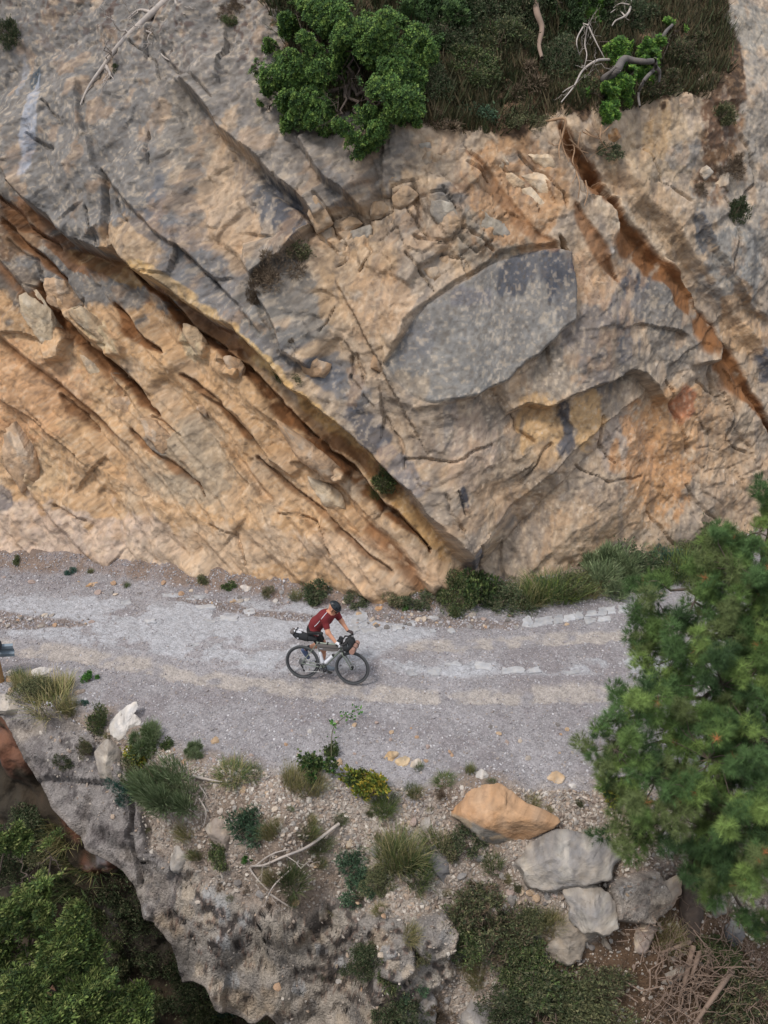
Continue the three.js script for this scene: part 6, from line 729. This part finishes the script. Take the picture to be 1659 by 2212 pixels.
{
  const g = bikeGroup(new THREE.Group());
  const fr = M([bar([0.28, 0.815, 0], BB, 0.017, 0.018), bar([0.29, 0.785, 0], [0.745, 0.795, 0], 0.017, 0.019), bar(BB, [0.775, 0.695, 0], 0.023, 0.021), bar(HB, HT, 0.024), ...[-1, 1].flatMap(s => [bar([0.29, 0.77, s * 0.012], [0.012, AX + 0.01, s * 0.066], 0.0105, 0.009), bar([0.41, 0.285, s * 0.025], [0.2, 0.315, s * 0.055], 0.012, 0.011), bar([0.2, 0.315, s * 0.055], [0, AX, s * 0.068], 0.011, 0.009)]), new THREE.CylinderGeometry(0.028, 0.028, 0.075, 14).rotateX(Math.PI / 2).translate(...BB)]);
  part('frame', fr, frameM, g);
  const fk = M([bar([0.785, 0.665, 0], [0.79, 0.655, 0], 0.03), ...[-1, 1].flatMap(s => [bar([0.79, 0.665, s * 0.02], [0.815, 0.62, s * 0.052], 0.017), bar([0.815, 0.62, s * 0.052], [FX, AX, s * 0.058], 0.016, 0.009)])]); part('fork', fk, frameM, g);
  for (const x of [0, FX]) {
    const w = new THREE.Group(); w.name = 'wheel'; w.position.set(x, AX, 0); g.add(w); part('tyre', new THREE.TorusGeometry(0.322, 0.023, 12, 56), rubber, w); part('rim', M([new THREE.TorusGeometry(0.292, 0.013, 8, 56), new THREE.TorusGeometry(0.3, 0.011, 6, 56)]), rimM, w);
    const sp = []; for (let k = 0; k < 28; k++) { const a = k / 28 * 6.2832, b = a + (k % 2 ? 0.5 : -0.5), s = k % 4 < 2 ? 0.026 : -0.026; sp.push(bar([Math.cos(b) * 0.025, Math.sin(b) * 0.025, s], [Math.cos(a) * 0.288, Math.sin(a) * 0.288, 0], 0.0013, 0.0013, 4)); } part('spokes', M(sp), steelM, w);
    part('hub', M([new THREE.CylinderGeometry(0.02, 0.02, 0.1, 12).rotateX(Math.PI / 2), new THREE.CylinderGeometry(0.03, 0.03, 0.012, 12).rotateX(Math.PI / 2).translate(0, 0, 0.03), new THREE.CylinderGeometry(0.03, 0.03, 0.012, 12).rotateX(Math.PI / 2).translate(0, 0, -0.03)]), blackM, w); part('brake_disc', new THREE.TorusGeometry(0.066, 0.008, 4, 28).scale(1, 1, 0.2).translate(0, 0, -0.042), steelM, w);
  }
  const cas = []; for (let k = 0; k < 6; k++) cas.push(new THREE.CylinderGeometry(0.07 - k * 0.008, 0.07 - k * 0.008, 0.003, 24).rotateX(Math.PI / 2).translate(0, AX, 0.03 + k * 0.005)); part('cassette', M(cas), steelM, g);
  part('derailleur', M([bar([-0.01, 0.31, 0.07], [0.02, 0.26, 0.065], 0.016, 0.012), bar([0.02, 0.26, 0.062], [0.05, 0.19, 0.06], 0.008), new THREE.CylinderGeometry(0.02, 0.02, 0.01, 10).rotateX(Math.PI / 2).translate(0.02, 0.26, 0.058), new THREE.CylinderGeometry(0.02, 0.02, 0.01, 10).rotateX(Math.PI / 2).translate(0.05, 0.19, 0.058)]), blackM, g);
  part('chainring', M([new THREE.TorusGeometry(0.08, 0.009, 6, 36).scale(1, 1, 0.4), ...[0, 1, 2, 3].map(k => bar([0, 0, 0], [Math.cos(k * 1.57 + 0.4) * 0.08, Math.sin(k * 1.57 + 0.4) * 0.08, 0], 0.008))]).translate(BB[0], BB[1], 0.05), blackM, g);
  part('chain', M([bar([0.425, 0.365, 0.05], [0, AX + 0.06, 0.045], 0.005), bar([0.425, 0.205, 0.05], [0.06, 0.175, 0.058], 0.005)]), steelM, g);
  for (const s of [1, -1]) { const c = part('crank', bar([BB[0], BB[1], s * 0.07], [BB[0] + s * 0.165, BB[1] - s * 0.035, s * 0.085], 0.014, 0.011), blackM, g); const p = part('pedal', new THREE.BoxGeometry(0.085, 0.018, 0.06, 3, 1, 2), blackM, c); p.position.set(BB[0] + s * 0.165, BB[1] - s * 0.035, s * 0.125); }
  part('seat_post', bar(SEAT, [0.24, 0.95, 0], 0.0135), blackM, g);
  { const sh = new THREE.Shape(); sh.moveTo(-0.12, -0.07); sh.quadraticCurveTo(-0.14, 0, -0.12, 0.07); sh.quadraticCurveTo(0, 0.05, 0.05, 0.022); sh.lineTo(0.15, 0.016); sh.quadraticCurveTo(0.165, 0, 0.15, -0.016); sh.lineTo(0.05, -0.022); sh.quadraticCurveTo(0, -0.05, -0.12, -0.07); const sg = new THREE.ExtrudeGeometry(sh, { depth: 0.025, bevelSize: 0.01, bevelThickness: 0.012, bevelSegments: 3 }).rotateX(Math.PI / 2); sg.translate(0.235, 1.0, 0); const s = part('saddle', sg, blackM, g); part('saddle_rail', M([bar([0.16, 0.955, 0.022], [0.33, 0.955, 0.022], 0.004), bar([0.16, 0.955, -0.022], [0.33, 0.955, -0.022], 0.004)]), steelM, s); }
  part('stem', M([bar(HT, [0.715, 0.885, 0], 0.018), bar([0.72, 0.875, 0], [0.79, 0.9, 0], 0.017)]), blackM, g);
  part('handlebar', M([bar([0.79, 0.9, -0.2], [0.79, 0.9, 0.2], 0.014), ...[-1, 1].map(s => tube([[0.79, 0.9, s * 0.19], [0.81, 0.9, s * 0.215], [0.87, 0.895, s * 0.22], [0.895, 0.85, s * 0.23], [0.87, 0.79, s * 0.24], [0.8, 0.77, s * 0.25]], 0.016, 28, 8))]), blackM, g);
  for (const s of [-1, 1]) { const h = part('brake_hood', M([tube([[0.86, 0.9, s * 0.22], [0.9, 0.925, s * 0.222], [0.935, 0.95, s * 0.222], [0.945, 0.965, s * 0.222]], 0.019, 12, 8)]), blackM, g); part('brake_lever', tube([[0.94, 0.94, s * 0.225], [0.955, 0.88, s * 0.232], [0.94, 0.82, s * 0.24]], 0.006, 10, 6), steelM, h); }
  part('cable', M([tube([[0.93, 0.93, 0.21], [0.98, 0.98, 0.1], [0.9, 0.9, 0.03], [0.8, 0.75, 0.03]], 0.004, 20, 5), tube([[0.93, 0.93, -0.21], [0.98, 0.97, -0.1], [0.92, 0.88, -0.03], [0.83, 0.7, -0.02]], 0.004, 20, 5)]), blackM, g);
  part('bottle_cage', bar([0.45, 0.34, 0.03], [0.55, 0.47, 0.03], 0.003), steelM, g); part('bottle_cage', bar([0.36, 0.45, 0.03], [0.33, 0.58, 0.03], 0.003), steelM, g);
  top(g, 'bicycle', 'grey-green gravel bicycle with black wheels standing on the road', 'bicycle');
}
const LUMP = (g, amp, f, seed) => { const p = g.attributes.position, v = V3(); for (let i = 0; i < p.count; i++) { v.fromBufferAttribute(p, i); const k = 1 + amp * fbm(v.x * f + seed, v.y * f + v.z * f * 0.7, 3, seed); p.setXYZ(i, v.x * k, v.y * k, v.z * k); } g.computeVertexNormals(); return g; };
function bottle(A, B, label, cap) { const g = bikeGroup(new THREE.Group()), a = V3(...A), b = V3(...B), L = a.distanceTo(b), q = new THREE.Quaternion().setFromUnitVectors(V3(0, 1, 0), b.clone().sub(a).normalize()); const bo = part('body', new THREE.LatheGeometry([[0, 0], [0.034, 0], [0.037, 0.01], [0.037, L * 0.5], [0.033, L * 0.55], [0.033, L * 0.62], [0.037, L * 0.66], [0.037, L * 0.84], [0.03, L * 0.88]].map(p => new THREE.Vector2(...p)), 20), whiteM, g); bo.position.copy(a); bo.quaternion.copy(q); const c = part('cap', new THREE.LatheGeometry([[0.031, 0], [0.031, 0.02], [0.014, 0.028], [0.012, 0.045], [0, 0.045]].map(p => new THREE.Vector2(...p)), 16), cap, g); c.position.copy(a.clone().lerp(b, 0.88)); c.quaternion.copy(q); top(g, 'water_bottle', label, 'bottle', 'bottles on the bicycle'); }
bottle([0.46, 0.38, 0], [0.625, 0.575, 0], 'white water bottle with black cap on the sloping down tube', blackM);
bottle([0.405, 0.375, 0], [0.345, 0.6, 0], 'white water bottle on the upright seat tube', whiteM);
{ const g = bikeGroup(new THREE.Group()); const sh = new THREE.Shape(); [[0.3, 0.7], [0.305, 0.765], [0.72, 0.775], [0.735, 0.725], [0.71, 0.68], [0.6, 0.66], [0.33, 0.66]].forEach(([x, y], i) => i ? sh.lineTo(x, y) : sh.moveTo(x, y)); part('pouch', new THREE.ExtrudeGeometry(sh, { depth: 0.055, bevelSize: 0.008, bevelThickness: 0.012, bevelSegments: 3 }).translate(0, 0, -0.028), greyBag, g); part('zip', bar([0.33, 0.722, 0.042], [0.7, 0.73, 0.042], 0.004), blackM, g); for (const x of [0.33, 0.5, 0.68]) part('strap', new THREE.TorusGeometry(0.03, 0.006, 6, 16).rotateY(Math.PI / 2).scale(2.2, 1, 1).translate(x, 0.79, 0), blackM, g); part('logo', new THREE.BoxGeometry(0.06, 0.008, 0.002).translate(0.38, 0.69, 0.042), whiteM, g); top(g, 'frame_bag', 'long grey-brown frame bag strapped under the bicycle top tube', 'bag'); }
{ const g = bikeGroup(new THREE.Group()); const body = new THREE.SphereGeometry(1, 28, 20); { const p = body.attributes.position; for (let i = 0; i < p.count; i++) { const x = p.getX(i), t = (1 - x) / 2; p.setXYZ(i, x * 0.24, p.getY(i) * lerp(0.06, 0.105, t), p.getZ(i) * lerp(0.055, 0.1, t)); } } LUMP(body, 0.12, 9, 3); body.rotateZ(-0.16); body.translate(0.03, 0.88, 0); part('pouch', body, fabric, g); part('roll_top', LUMP(new THREE.CapsuleGeometry(0.05, 0.1, 8, 16).rotateX(Math.PI / 2).translate(0, 0, 0), 0.1, 12, 5).translate(-0.2, 0.965, 0), greyBag, g); part('strap', new THREE.TorusGeometry(0.085, 0.008, 6, 24).rotateY(Math.PI / 2).translate(-0.08, 0.9, 0), blackM, g); part('strap', new THREE.TorusGeometry(0.075, 0.008, 6, 24).rotateY(Math.PI / 2).translate(0.1, 0.87, 0), blackM, g); part('buckle', new THREE.BoxGeometry(0.03, 0.02, 0.01, 2, 2, 1).translate(-0.08, 0.87, 0.085), whiteM, g); top(g, 'saddle_bag', 'black roll-top saddle bag sticking out behind the bicycle saddle', 'bag'); }
for (const [z, l] of [[0.035, 'near one of the white-soled sandals strapped on the saddle bag'], [-0.06, 'far one of the white-soled sandals strapped on the saddle bag']]) { const g = bikeGroup(new THREE.Group()); const so = part('sole', new THREE.CylinderGeometry(0.034, 0.036, 0.018, 28).scale(2.5, 1, 1), whiteM, g); so.position.set(-0.1, 0.985, z); so.rotation.z = -0.15; const s = part('strap', new THREE.TorusGeometry(0.036, 0.011, 6, 20, 3.3).rotateY(Math.PI / 2), blackM, g); s.position.set(-0.13, 0.99, z); s.rotation.z = -0.15; top(g, 'sandal', l, 'sandal', 'sandals on the saddle bag'); }
{ const g = bikeGroup(new THREE.Group()); part('roll', LUMP(new THREE.CapsuleGeometry(0.092, 0.32, 10, 22).rotateX(Math.PI / 2), 0.06, 10, 8).translate(0.92, 0.84, 0), fabric, g); for (const z of [-0.1, 0.1]) part('strap', new THREE.TorusGeometry(0.097, 0.008, 6, 26).translate(0.92, 0.84, z), blackM, g); for (const z of [0.075, -0.075]) part('pouch', new THREE.CapsuleGeometry(0.045, 0.08, 6, 14).translate(0.74, 0.86, z), fabric, g); top(g, 'handlebar_bag', 'black rolled bag strapped in front of the handlebar', 'bag'); }
{ const g = bikeGroup(new THREE.Group()); part('mat', M([LUMP(new THREE.CylinderGeometry(0.052, 0.052, 0.46, 24, 6).rotateX(Math.PI / 2), 0.02, 8, 4)]).translate(1.035, 0.785, 0.0), pinkRoll, g); for (const z of [-0.09, 0.11]) part('strap', new THREE.TorusGeometry(0.056, 0.007, 6, 24).translate(1.035, 0.785, z), blackM, g); top(g, 'sleeping_mat', 'pinkish brown rolled mat strapped in front of the handlebar bag', 'mat'); }
// the person: signed distances of tapered bones, joined smoothly, meshed by marching cubes
const bone = (A, B, ra, rb, fx = 1) => ({ a: V3(...A), b: V3(...B), ra, rb });
function sdBone(p, q) { const dx = q.b.x - q.a.x, dy = q.b.y - q.a.y, dz = q.b.z - q.a.z, t = clamp(((p.x - q.a.x) * dx + (p.y - q.a.y) * dy + (p.z - q.a.z) * dz) / (dx * dx + dy * dy + dz * dz + 1e-9)); return Math.hypot(p.x - q.a.x - dx * t, p.y - q.a.y - dy * t, p.z - q.a.z - dz * t) - lerp(q.ra, q.rb, t); }
const smin = (a, b, k) => { const h = Math.max(k - Math.abs(a - b), 0) / k; return Math.min(a, b) - h * h * k / 4; };
const sdAll = (p, L, k) => { let d = 9; for (const q of L) d = smin(d, sdBone(p, q), k); return d; };
const mcDummy = new THREE.MeshBasicMaterial();
function march(fn, lo, hi, cell) { const size = Math.max(hi[0] - lo[0], hi[1] - lo[1], hi[2] - lo[2]), n = Math.ceil(size / cell) + 6, mc = new MarchingCubes(n, mcDummy, false, false, 120000), h = n / 2, c = [(lo[0] + hi[0]) / 2, (lo[1] + hi[1]) / 2, (lo[2] + hi[2]) / 2], p = V3(); mc.isolation = 0; for (let k = 0; k < n; k++) for (let j = 0; j < n; j++) for (let i = 0; i < n; i++) { p.set(c[0] + (i - h) * cell, c[1] + (j - h) * cell, c[2] + (k - h) * cell); mc.field[i + j * n + k * n * n] = p.x < lo[0] - cell || p.x > hi[0] + cell || p.y < lo[1] - cell || p.y > hi[1] + cell || p.z < lo[2] - cell || p.z > hi[2] + cell ? -0.05 : -fn(p); } mc.update(); const N = mc.count, P = new Float32Array(N * 3); for (let i = 0; i < N; i++) for (let d = 0; d < 3; d++) P[i * 3 + d] = mc.positionArray[i * 3 + d] * h * cell + c[d]; const Nn = new Float32Array(N * 3), q = V3(), e = cell * 0.5; for (let i = 0; i < N; i++) { p.set(P[i * 3], P[i * 3 + 1], P[i * 3 + 2]); const f0 = fn(p); q.set(fn(V3(p.x + e, p.y, p.z)) - f0, fn(V3(p.x, p.y + e, p.z)) - f0, fn(V3(p.x, p.y, p.z + e)) - f0).normalize(); Nn.set([q.x, q.y, q.z], i * 3); } const g = new THREE.BufferGeometry(); g.setAttribute('position', new THREE.BufferAttribute(P, 3)); g.setAttribute('normal', new THREE.BufferAttribute(Nn, 3)); g.setAttribute('uv', new THREE.BufferAttribute(new Float32Array(N * 2), 2)); return g; }
{
  // joints in metres from the rear tyre's contact point, world axes (x to the right of the picture, z to the camera)
  const O = rearV, J = (x, y, z) => [x - O.x, y - O.y, z - O.z];
  const hipC = J(-1.38, 0.95, 0.24), hipR = J(-1.37, 0.92, 0.33), hipL = J(-1.38, 0.92, 0.16), waist = J(-1.3, 1.1, 0.25), chest = J(-1.13, 1.26, 0.28), neckB = J(-1.03, 1.345, 0.27), headC = J(-0.965, 1.455, 0.27);
  const shR = J(-1.14, 1.32, 0.43), shL = J(-0.96, 1.28, 0.13), elR = J(-1.07, 1.1, 0.58), wrR = J(-0.915, 0.95, 0.70), elL = J(-0.83, 1.1, 0.18), wrL = J(-0.705, 0.945, 0.28);
  const knR = J(-1.19, 0.53, 0.3), anR = J(-1.2, 0.12, 0.27), toR = J(-1.02, 0.055, 0.29), heR = J(-1.24, 0.06, 0.27), knL = J(-1.22, 0.55, 0.1), anL = J(-1.58, 0.38, 0.09), toL = J(-1.52, 0.19, 0.1), heL = J(-1.62, 0.35, 0.09);
  const torso = [bone(hipC, waist, 0.125, 0.12), bone(hipR, hipL, 0.11, 0.11), bone(waist, chest, 0.125, 0.145), bone(shR, shL, 0.085, 0.085), bone(chest, neckB, 0.13, 0.075)], upArm = [bone(shR, elR, 0.062, 0.046), bone(shL, elL, 0.062, 0.046)], foreArm = [bone(elR, wrR, 0.044, 0.03), bone(elL, wrL, 0.044, 0.03)], thigh = [bone(hipR, knR, 0.095, 0.062), bone(hipL, knL, 0.095, 0.062)], calf = [bone(knR, [knR[0] - 0.02, knR[1] - 0.14, knR[2]], 0.058, 0.058), bone([knR[0] - 0.02, knR[1] - 0.14, knR[2]], anR, 0.058, 0.036), bone(knL, [lerp(knL[0], anL[0], 0.35), lerp(knL[1], anL[1], 0.35) - 0.01, knL[2]], 0.058, 0.058), bone([lerp(knL[0], anL[0], 0.35), lerp(knL[1], anL[1], 0.35) - 0.01, knL[2]], anL, 0.058, 0.036)], foot = [bone(anR, toR, 0.03, 0.018), bone(heR, toR, 0.024, 0.018), bone(anL, toL, 0.03, 0.018), bone(heL, toL, 0.024, 0.018)];
  const fwd = V3(0.72, -0.62, 0.3).normalize(), upH = V3(0.5, 0.85, 0.1); upH.addScaledVector(fwd, -upH.dot(fwd)).normalize(); const rightH = fwd.clone().cross(upH), at = (f, u, s) => { const p = V3(...headC).addScaledVector(fwd, f).addScaledVector(upH, u).addScaledVector(rightH, s); return [p.x, p.y, p.z]; };
  const head = [bone(at(-0.02, 0.03, 0), at(0.02, 0.035, 0), 0.092, 0.09), bone(at(0.03, -0.05, 0), at(0.045, -0.085, 0), 0.062, 0.045), bone(neckB, at(-0.02, -0.05, 0), 0.058, 0.06)], face = [bone(at(0.1, 0.005, 0), at(0.118, -0.028, 0), 0.01, 0.014), bone(at(0.085, -0.062, -0.016), at(0.085, -0.062, 0.016), 0.009, 0.009), bone(at(-0.005, -0.01, 0.09), at(-0.005, -0.04, 0.088), 0.014, 0.01), bone(at(-0.005, -0.01, -0.09), at(-0.005, -0.04, -0.088), 0.014, 0.01)];
  const skin = std(C(196, 142, 114), { roughness: 0.6 }), jerseyM = std(C(110, 31, 35), { roughness: 0.85 }), shortsM = std(C(22, 22, 25), { roughness: 0.8 }), sockW = std(C(206, 208, 212), { roughness: 0.9 }), sockD = std(C(44, 46, 56), { roughness: 0.9 }), shoeB = std(C(62, 78, 112), { roughness: 0.6 }), shoeS = std(C(120, 130, 140), { roughness: 0.45 }), helmM = std(C(26, 34, 40), { roughness: 0.35 }), gloveW = std(C(214, 214, 218), { roughness: 0.85 }), gloveD = std(C(70, 60, 60), { roughness: 0.85 }), lens = std(C(24, 22, 24), { roughness: 0.15 });
  const body = [...torso, ...upArm, ...foreArm, ...thigh, ...calf, ...foot, ...head], g = new THREE.Group(); g.position.copy(O);
  const bodyFn = p => smin(sdAll(p, body, 0.035), sdAll(p, face, 0.01), 0.012);
  part('body', march(bodyFn, [-0.1, 0, -0.75], [1.0, 1.62, 0.3], 0.013), skin, g);
  const lenAB = (q, p) => { const d = q.b.clone().sub(q.a); return ((p.x - q.a.x) * d.x + (p.y - q.a.y) * d.y + (p.z - q.a.z) * d.z) / d.lengthSq(); };
  const wDir = V3(...chest).sub(V3(...hipC)).normalize(), wAt = (p, k) => (p.x - hipC[0]) * wDir.x + (p.y - hipC[1]) * wDir.y + (p.z - hipC[2]) * wDir.z - k;
  const crease = p => 0.004 * fbm(p.x * 14 + p.z * 9, p.y * 14 - p.z * 6, 2, 88);
  const nk = V3(...headC).sub(V3(...neckB)).normalize(), neckCut = p => { const t = (p.x - neckB[0]) * nk.x + (p.y - neckB[1]) * nk.y + (p.z - neckB[2]) * nk.z - 0.012, r = Math.hypot(p.x - neckB[0], p.y - neckB[1], p.z - neckB[2]); return r < 0.12 ? t : -0.05; };
  const jersey = p => Math.max(smin(sdAll(p, torso, 0.05), smin(Math.max(sdBone(p, upArm[0]), (lenAB(upArm[0], p) - 0.72) * 0.25), Math.max(sdBone(p, upArm[1]), (lenAB(upArm[1], p) - 0.72) * 0.25), 0.01), 0.04) - 0.011 + crease(p), -wAt(p, 0.03), neckCut(p)); part('jersey', march(jersey, [-0.05, 0.8, -0.65], [0.9, 1.55, 0.15], 0.009), jerseyM, g);
  const shorts = p => Math.max(smin(sdAll(p, [torso[0], torso[1]], 0.05), Math.min(Math.max(sdBone(p, thigh[0]), (lenAB(thigh[0], p) - 0.82) * 0.4), Math.max(sdBone(p, thigh[1]), (lenAB(thigh[1], p) - 0.82) * 0.4)), 0.03) - 0.006, wAt(p, 0.06)); part('shorts', march(shorts, [0.05, 0.5, -0.65], [0.6, 1.15, 0.0], 0.011), shortsM, g);
  const sock = (L, k0, mat) => part('sock', march(p => { let d = 9; for (const q of L) d = Math.min(d, sdBone(p, q)); return Math.max(d - 0.005, (k0 - lenAB(L[0], p)) * 0.3); }, [Math.min(L[0].a.x, L[0].b.x) - 0.1, Math.min(L[0].a.y, L[0].b.y) - 0.1, L[0].a.z - 0.1], [Math.max(L[0].a.x, L[0].b.x) + 0.1, Math.max(L[0].a.y, L[0].b.y) + 0.1, L[0].a.z + 0.1], 0.008), mat, g); sock([calf[1]], 0.35, sockW); sock([calf[3]], 0.5, sockD);
  const shoe = (A, T, H, m) => { const L = [bone(A, [lerp(A[0], T[0], 0.5), lerp(A[1], T[1], 0.6), lerp(A[2], T[2], 0.5)], 0.042, 0.042), bone(H, T, 0.04, 0.04)]; const s = part('shoe', march(p => sdAll(p, L, 0.03), [Math.min(A[0], T[0], H[0]) - 0.07, Math.min(A[1], T[1], H[1]) - 0.07, A[2] - 0.08], [Math.max(A[0], T[0], H[0]) + 0.07, Math.max(A[1], T[1], H[1]) + 0.07, A[2] + 0.1], 0.008), m, g); const d = V3(...T).sub(V3(...H)), n = V3(-d.y, d.x, 0).normalize(); part('sole', bar([H[0] - n.x * 0.034, H[1] - n.y * 0.034, H[2]], [T[0] - n.x * 0.034, T[1] - n.y * 0.034, T[2]], 0.02, 0.024, 10), whiteM, s); }; shoe(anR, toR, heR, shoeS); shoe(anL, toL, heL, shoeB);
  // hands close round the bar: palm, four fingers, thumb
  const hand = (W, dir, mat, side) => { const w = V3(...W), f = dir.clone().normalize(), barAx = V3(0.25, 0, side).normalize(); barAx.addScaledVector(f, -barAx.dot(f)).normalize(); const up = barAx.clone().cross(f).normalize(); if (up.y < 0) up.negate(); const P = (a, b, c) => { const p = w.clone().addScaledVector(f, a).addScaledVector(barAx, b).addScaledVector(up, c); return [p.x, p.y, p.z]; }; const L = [bone(P(0, 0, 0), P(0.05, 0, 0.008), 0.03, 0.026), bone(P(0.06, -0.026, 0.006), P(0.06, 0.026, 0.006), 0.018, 0.018)]; [-0.033, -0.011, 0.011, 0.033].forEach((b, i) => { const k = [0.9, 1, 0.97, 0.78][i]; L.push(bone(P(0.07, b, 0.008), P(0.07 + 0.036 * k, b * 1.05, 0.0), 0.0098, 0.0092), bone(P(0.07 + 0.036 * k, b * 1.05, 0), P(0.07 + 0.04 * k, b * 1.05, -0.028 * k), 0.0092, 0.0088), bone(P(0.07 + 0.04 * k, b * 1.05, -0.028 * k), P(0.07 + 0.016 * k, b * 1.05, -0.042 * k), 0.0088, 0.008)); }); L.push(bone(P(0.022, side * -0.024, -0.004), P(0.05, side * -0.045, -0.018), 0.013, 0.011), bone(P(0.05, side * -0.045, -0.018), P(0.075, side * -0.03, -0.036), 0.011, 0.009)); part('glove', march(p => sdAll(p, L, 0.007), [w.x - 0.13, w.y - 0.12, w.z - 0.13], [w.x + 0.14, w.y + 0.1, w.z + 0.14], 0.0045), mat, g); };
  hand(wrR, V3(0.8, -0.35, 0.35), gloveW, 1); hand(wrL, V3(0.8, -0.3, 0.3), gloveD, -1);
  // helmet with vents and straps
  const hl = p => { const dx = p.x - headC[0], dy = p.y - headC[1], dz = p.z - headC[2], f = dx * fwd.x + dy * fwd.y + dz * fwd.z, u = dx * upH.x + dy * upH.y + dz * upH.z, s = dx * rightH.x + dy * rightH.y + dz * rightH.z; const e = Math.hypot((f + 0.005) / 0.142, (u - 0.035) / 0.112, s / 0.112), d = (e - 1) * 0.11; let r = Math.max(d, 0.045 - 0.12 * f * (f < 0 ? 1 : 0.2) - u); const rib = Math.abs(((s / 0.042) % 1 + 1) % 1 - 0.5); if (u > 0.06 && Math.abs(s) < 0.095 && f > -0.12 && f < 0.11) r = Math.max(r, (0.3 - rib) * 0.03 - d - 0.012 > 0 ? -9 : r); if (rib > 0.3 && u > 0.065 && (Math.abs(f - 0.055) < 0.035 || Math.abs(f + 0.045) < 0.035)) r = Math.max(r, d + 0.018); return r; };
  const hm = part('helmet', march(hl, [headC[0] - 0.17, headC[1] - 0.15, headC[2] - 0.17], [headC[0] + 0.17, headC[1] + 0.18, headC[2] + 0.17], 0.005), helmM, g); part('strap', M([tube([at(0.02, 0.02, 0.1), at(0.03, -0.06, 0.085), at(0.05, -0.13, 0)], 0.005, 12, 5), tube([at(0.02, 0.02, -0.1), at(0.03, -0.06, -0.085), at(0.05, -0.13, 0)], 0.005, 12, 5)]), blackM, hm);
  part('sunglasses', M([tube([at(0.0, 0.012, 0.093), at(0.085, 0.008, 0.066), at(0.108, 0.006, 0.0), at(0.085, 0.008, -0.066), at(0, 0.012, -0.093)], 0.007, 24, 6), tube([at(0.088, -0.008, 0.06), at(0.1, -0.012, 0.03), at(0.106, -0.004, 0), at(0.1, -0.012, -0.03), at(0.088, -0.008, -0.06)], 0.013, 20, 6)]), lens, g);
  // pale piping across the back of the jersey
  { const pts = [], hc = V3(...hipC), nb = V3(...neckB), d = rayDir(690, 1330).normalize(); for (let k = 0; k <= 7; k++) { const t = 0.22 + 0.7 * k / 7, b = hc.clone().lerp(nb, t).add(V3(-0.05, 0, -0.02 + 0.05 * Math.sin(t * 5))); let u = -0.45; for (let n = 0; n < 500; n++, u += 0.002) { const q = b.clone().addScaledVector(d, u); if (jersey(q) < 0.003) { pts.push([q.x, q.y, q.z]); break; } } } if (pts.length > 2) { const j = g.children.find(c => c.name === 'jersey'); part('piping', tube(pts, 0.007, 30, 6), whiteM, j); } }
  top(g, 'person', 'person in dark red jersey, black shorts and dark helmet pushing the bicycle', 'person');
}
// ---------------------------------------------------------------- end of the guard rail at the left edge
{
  const g = new THREE.Group(), p = onY(14, 1462, 0); g.position.copy(p); const steel = new THREE.MeshStandardMaterial({ color: col(C(118, 132, 144)), roughness: 0.65, metalness: 0.3 }), wood = new THREE.MeshStandardMaterial({ color: col(C(168, 130, 88)), roughness: 0.9, map: rockGrain }), dark = new THREE.MeshStandardMaterial({ color: col(C(54, 56, 60)), roughness: 0.7 });
  const s = new THREE.Shape(); const prof = [[0, 0], [0.04, 0.03], [0.04, 0.09], [0, 0.13], [0, 0.17], [0.04, 0.21], [0.04, 0.27], [0, 0.3]]; prof.forEach(([x, y], i) => i ? s.lineTo(x, y) : s.moveTo(x, y)); for (let i = prof.length - 1; i >= 0; i--) s.lineTo(prof[i][0] - 0.006, prof[i][1]);
  const rail = part('rail', new THREE.ExtrudeGeometry(s, { depth: 3.2, bevelEnabled: false }), steel, g); rail.rotation.y = -Math.PI / 2 + 0.1; rail.position.set(0.22, 0.42, -0.1);
  for (const x of [-0.08, -1.9]) { const w = part('post', new THREE.CylinderGeometry(0.085, 0.09, 0.95, 14), wood, g); w.position.set(x, 0.28, 0.14 + x * 0.1); const b = part('block', new THREE.BoxGeometry(0.12, 0.14, 0.12, 2, 2, 2), dark, g); b.position.set(x + 0.04, 0.74, 0.0 + x * 0.1); const bo = part('bolt', new THREE.CylinderGeometry(0.018, 0.018, 0.03, 8), dark, g); bo.rotation.x = Math.PI / 2; bo.position.set(x, 0.57, -0.16 + x * 0.1); }
  top(g, 'guard_rail', 'end of a steel guard rail on wooden posts at the left edge', 'guard rail');
}
renderer.render(scene, camera);
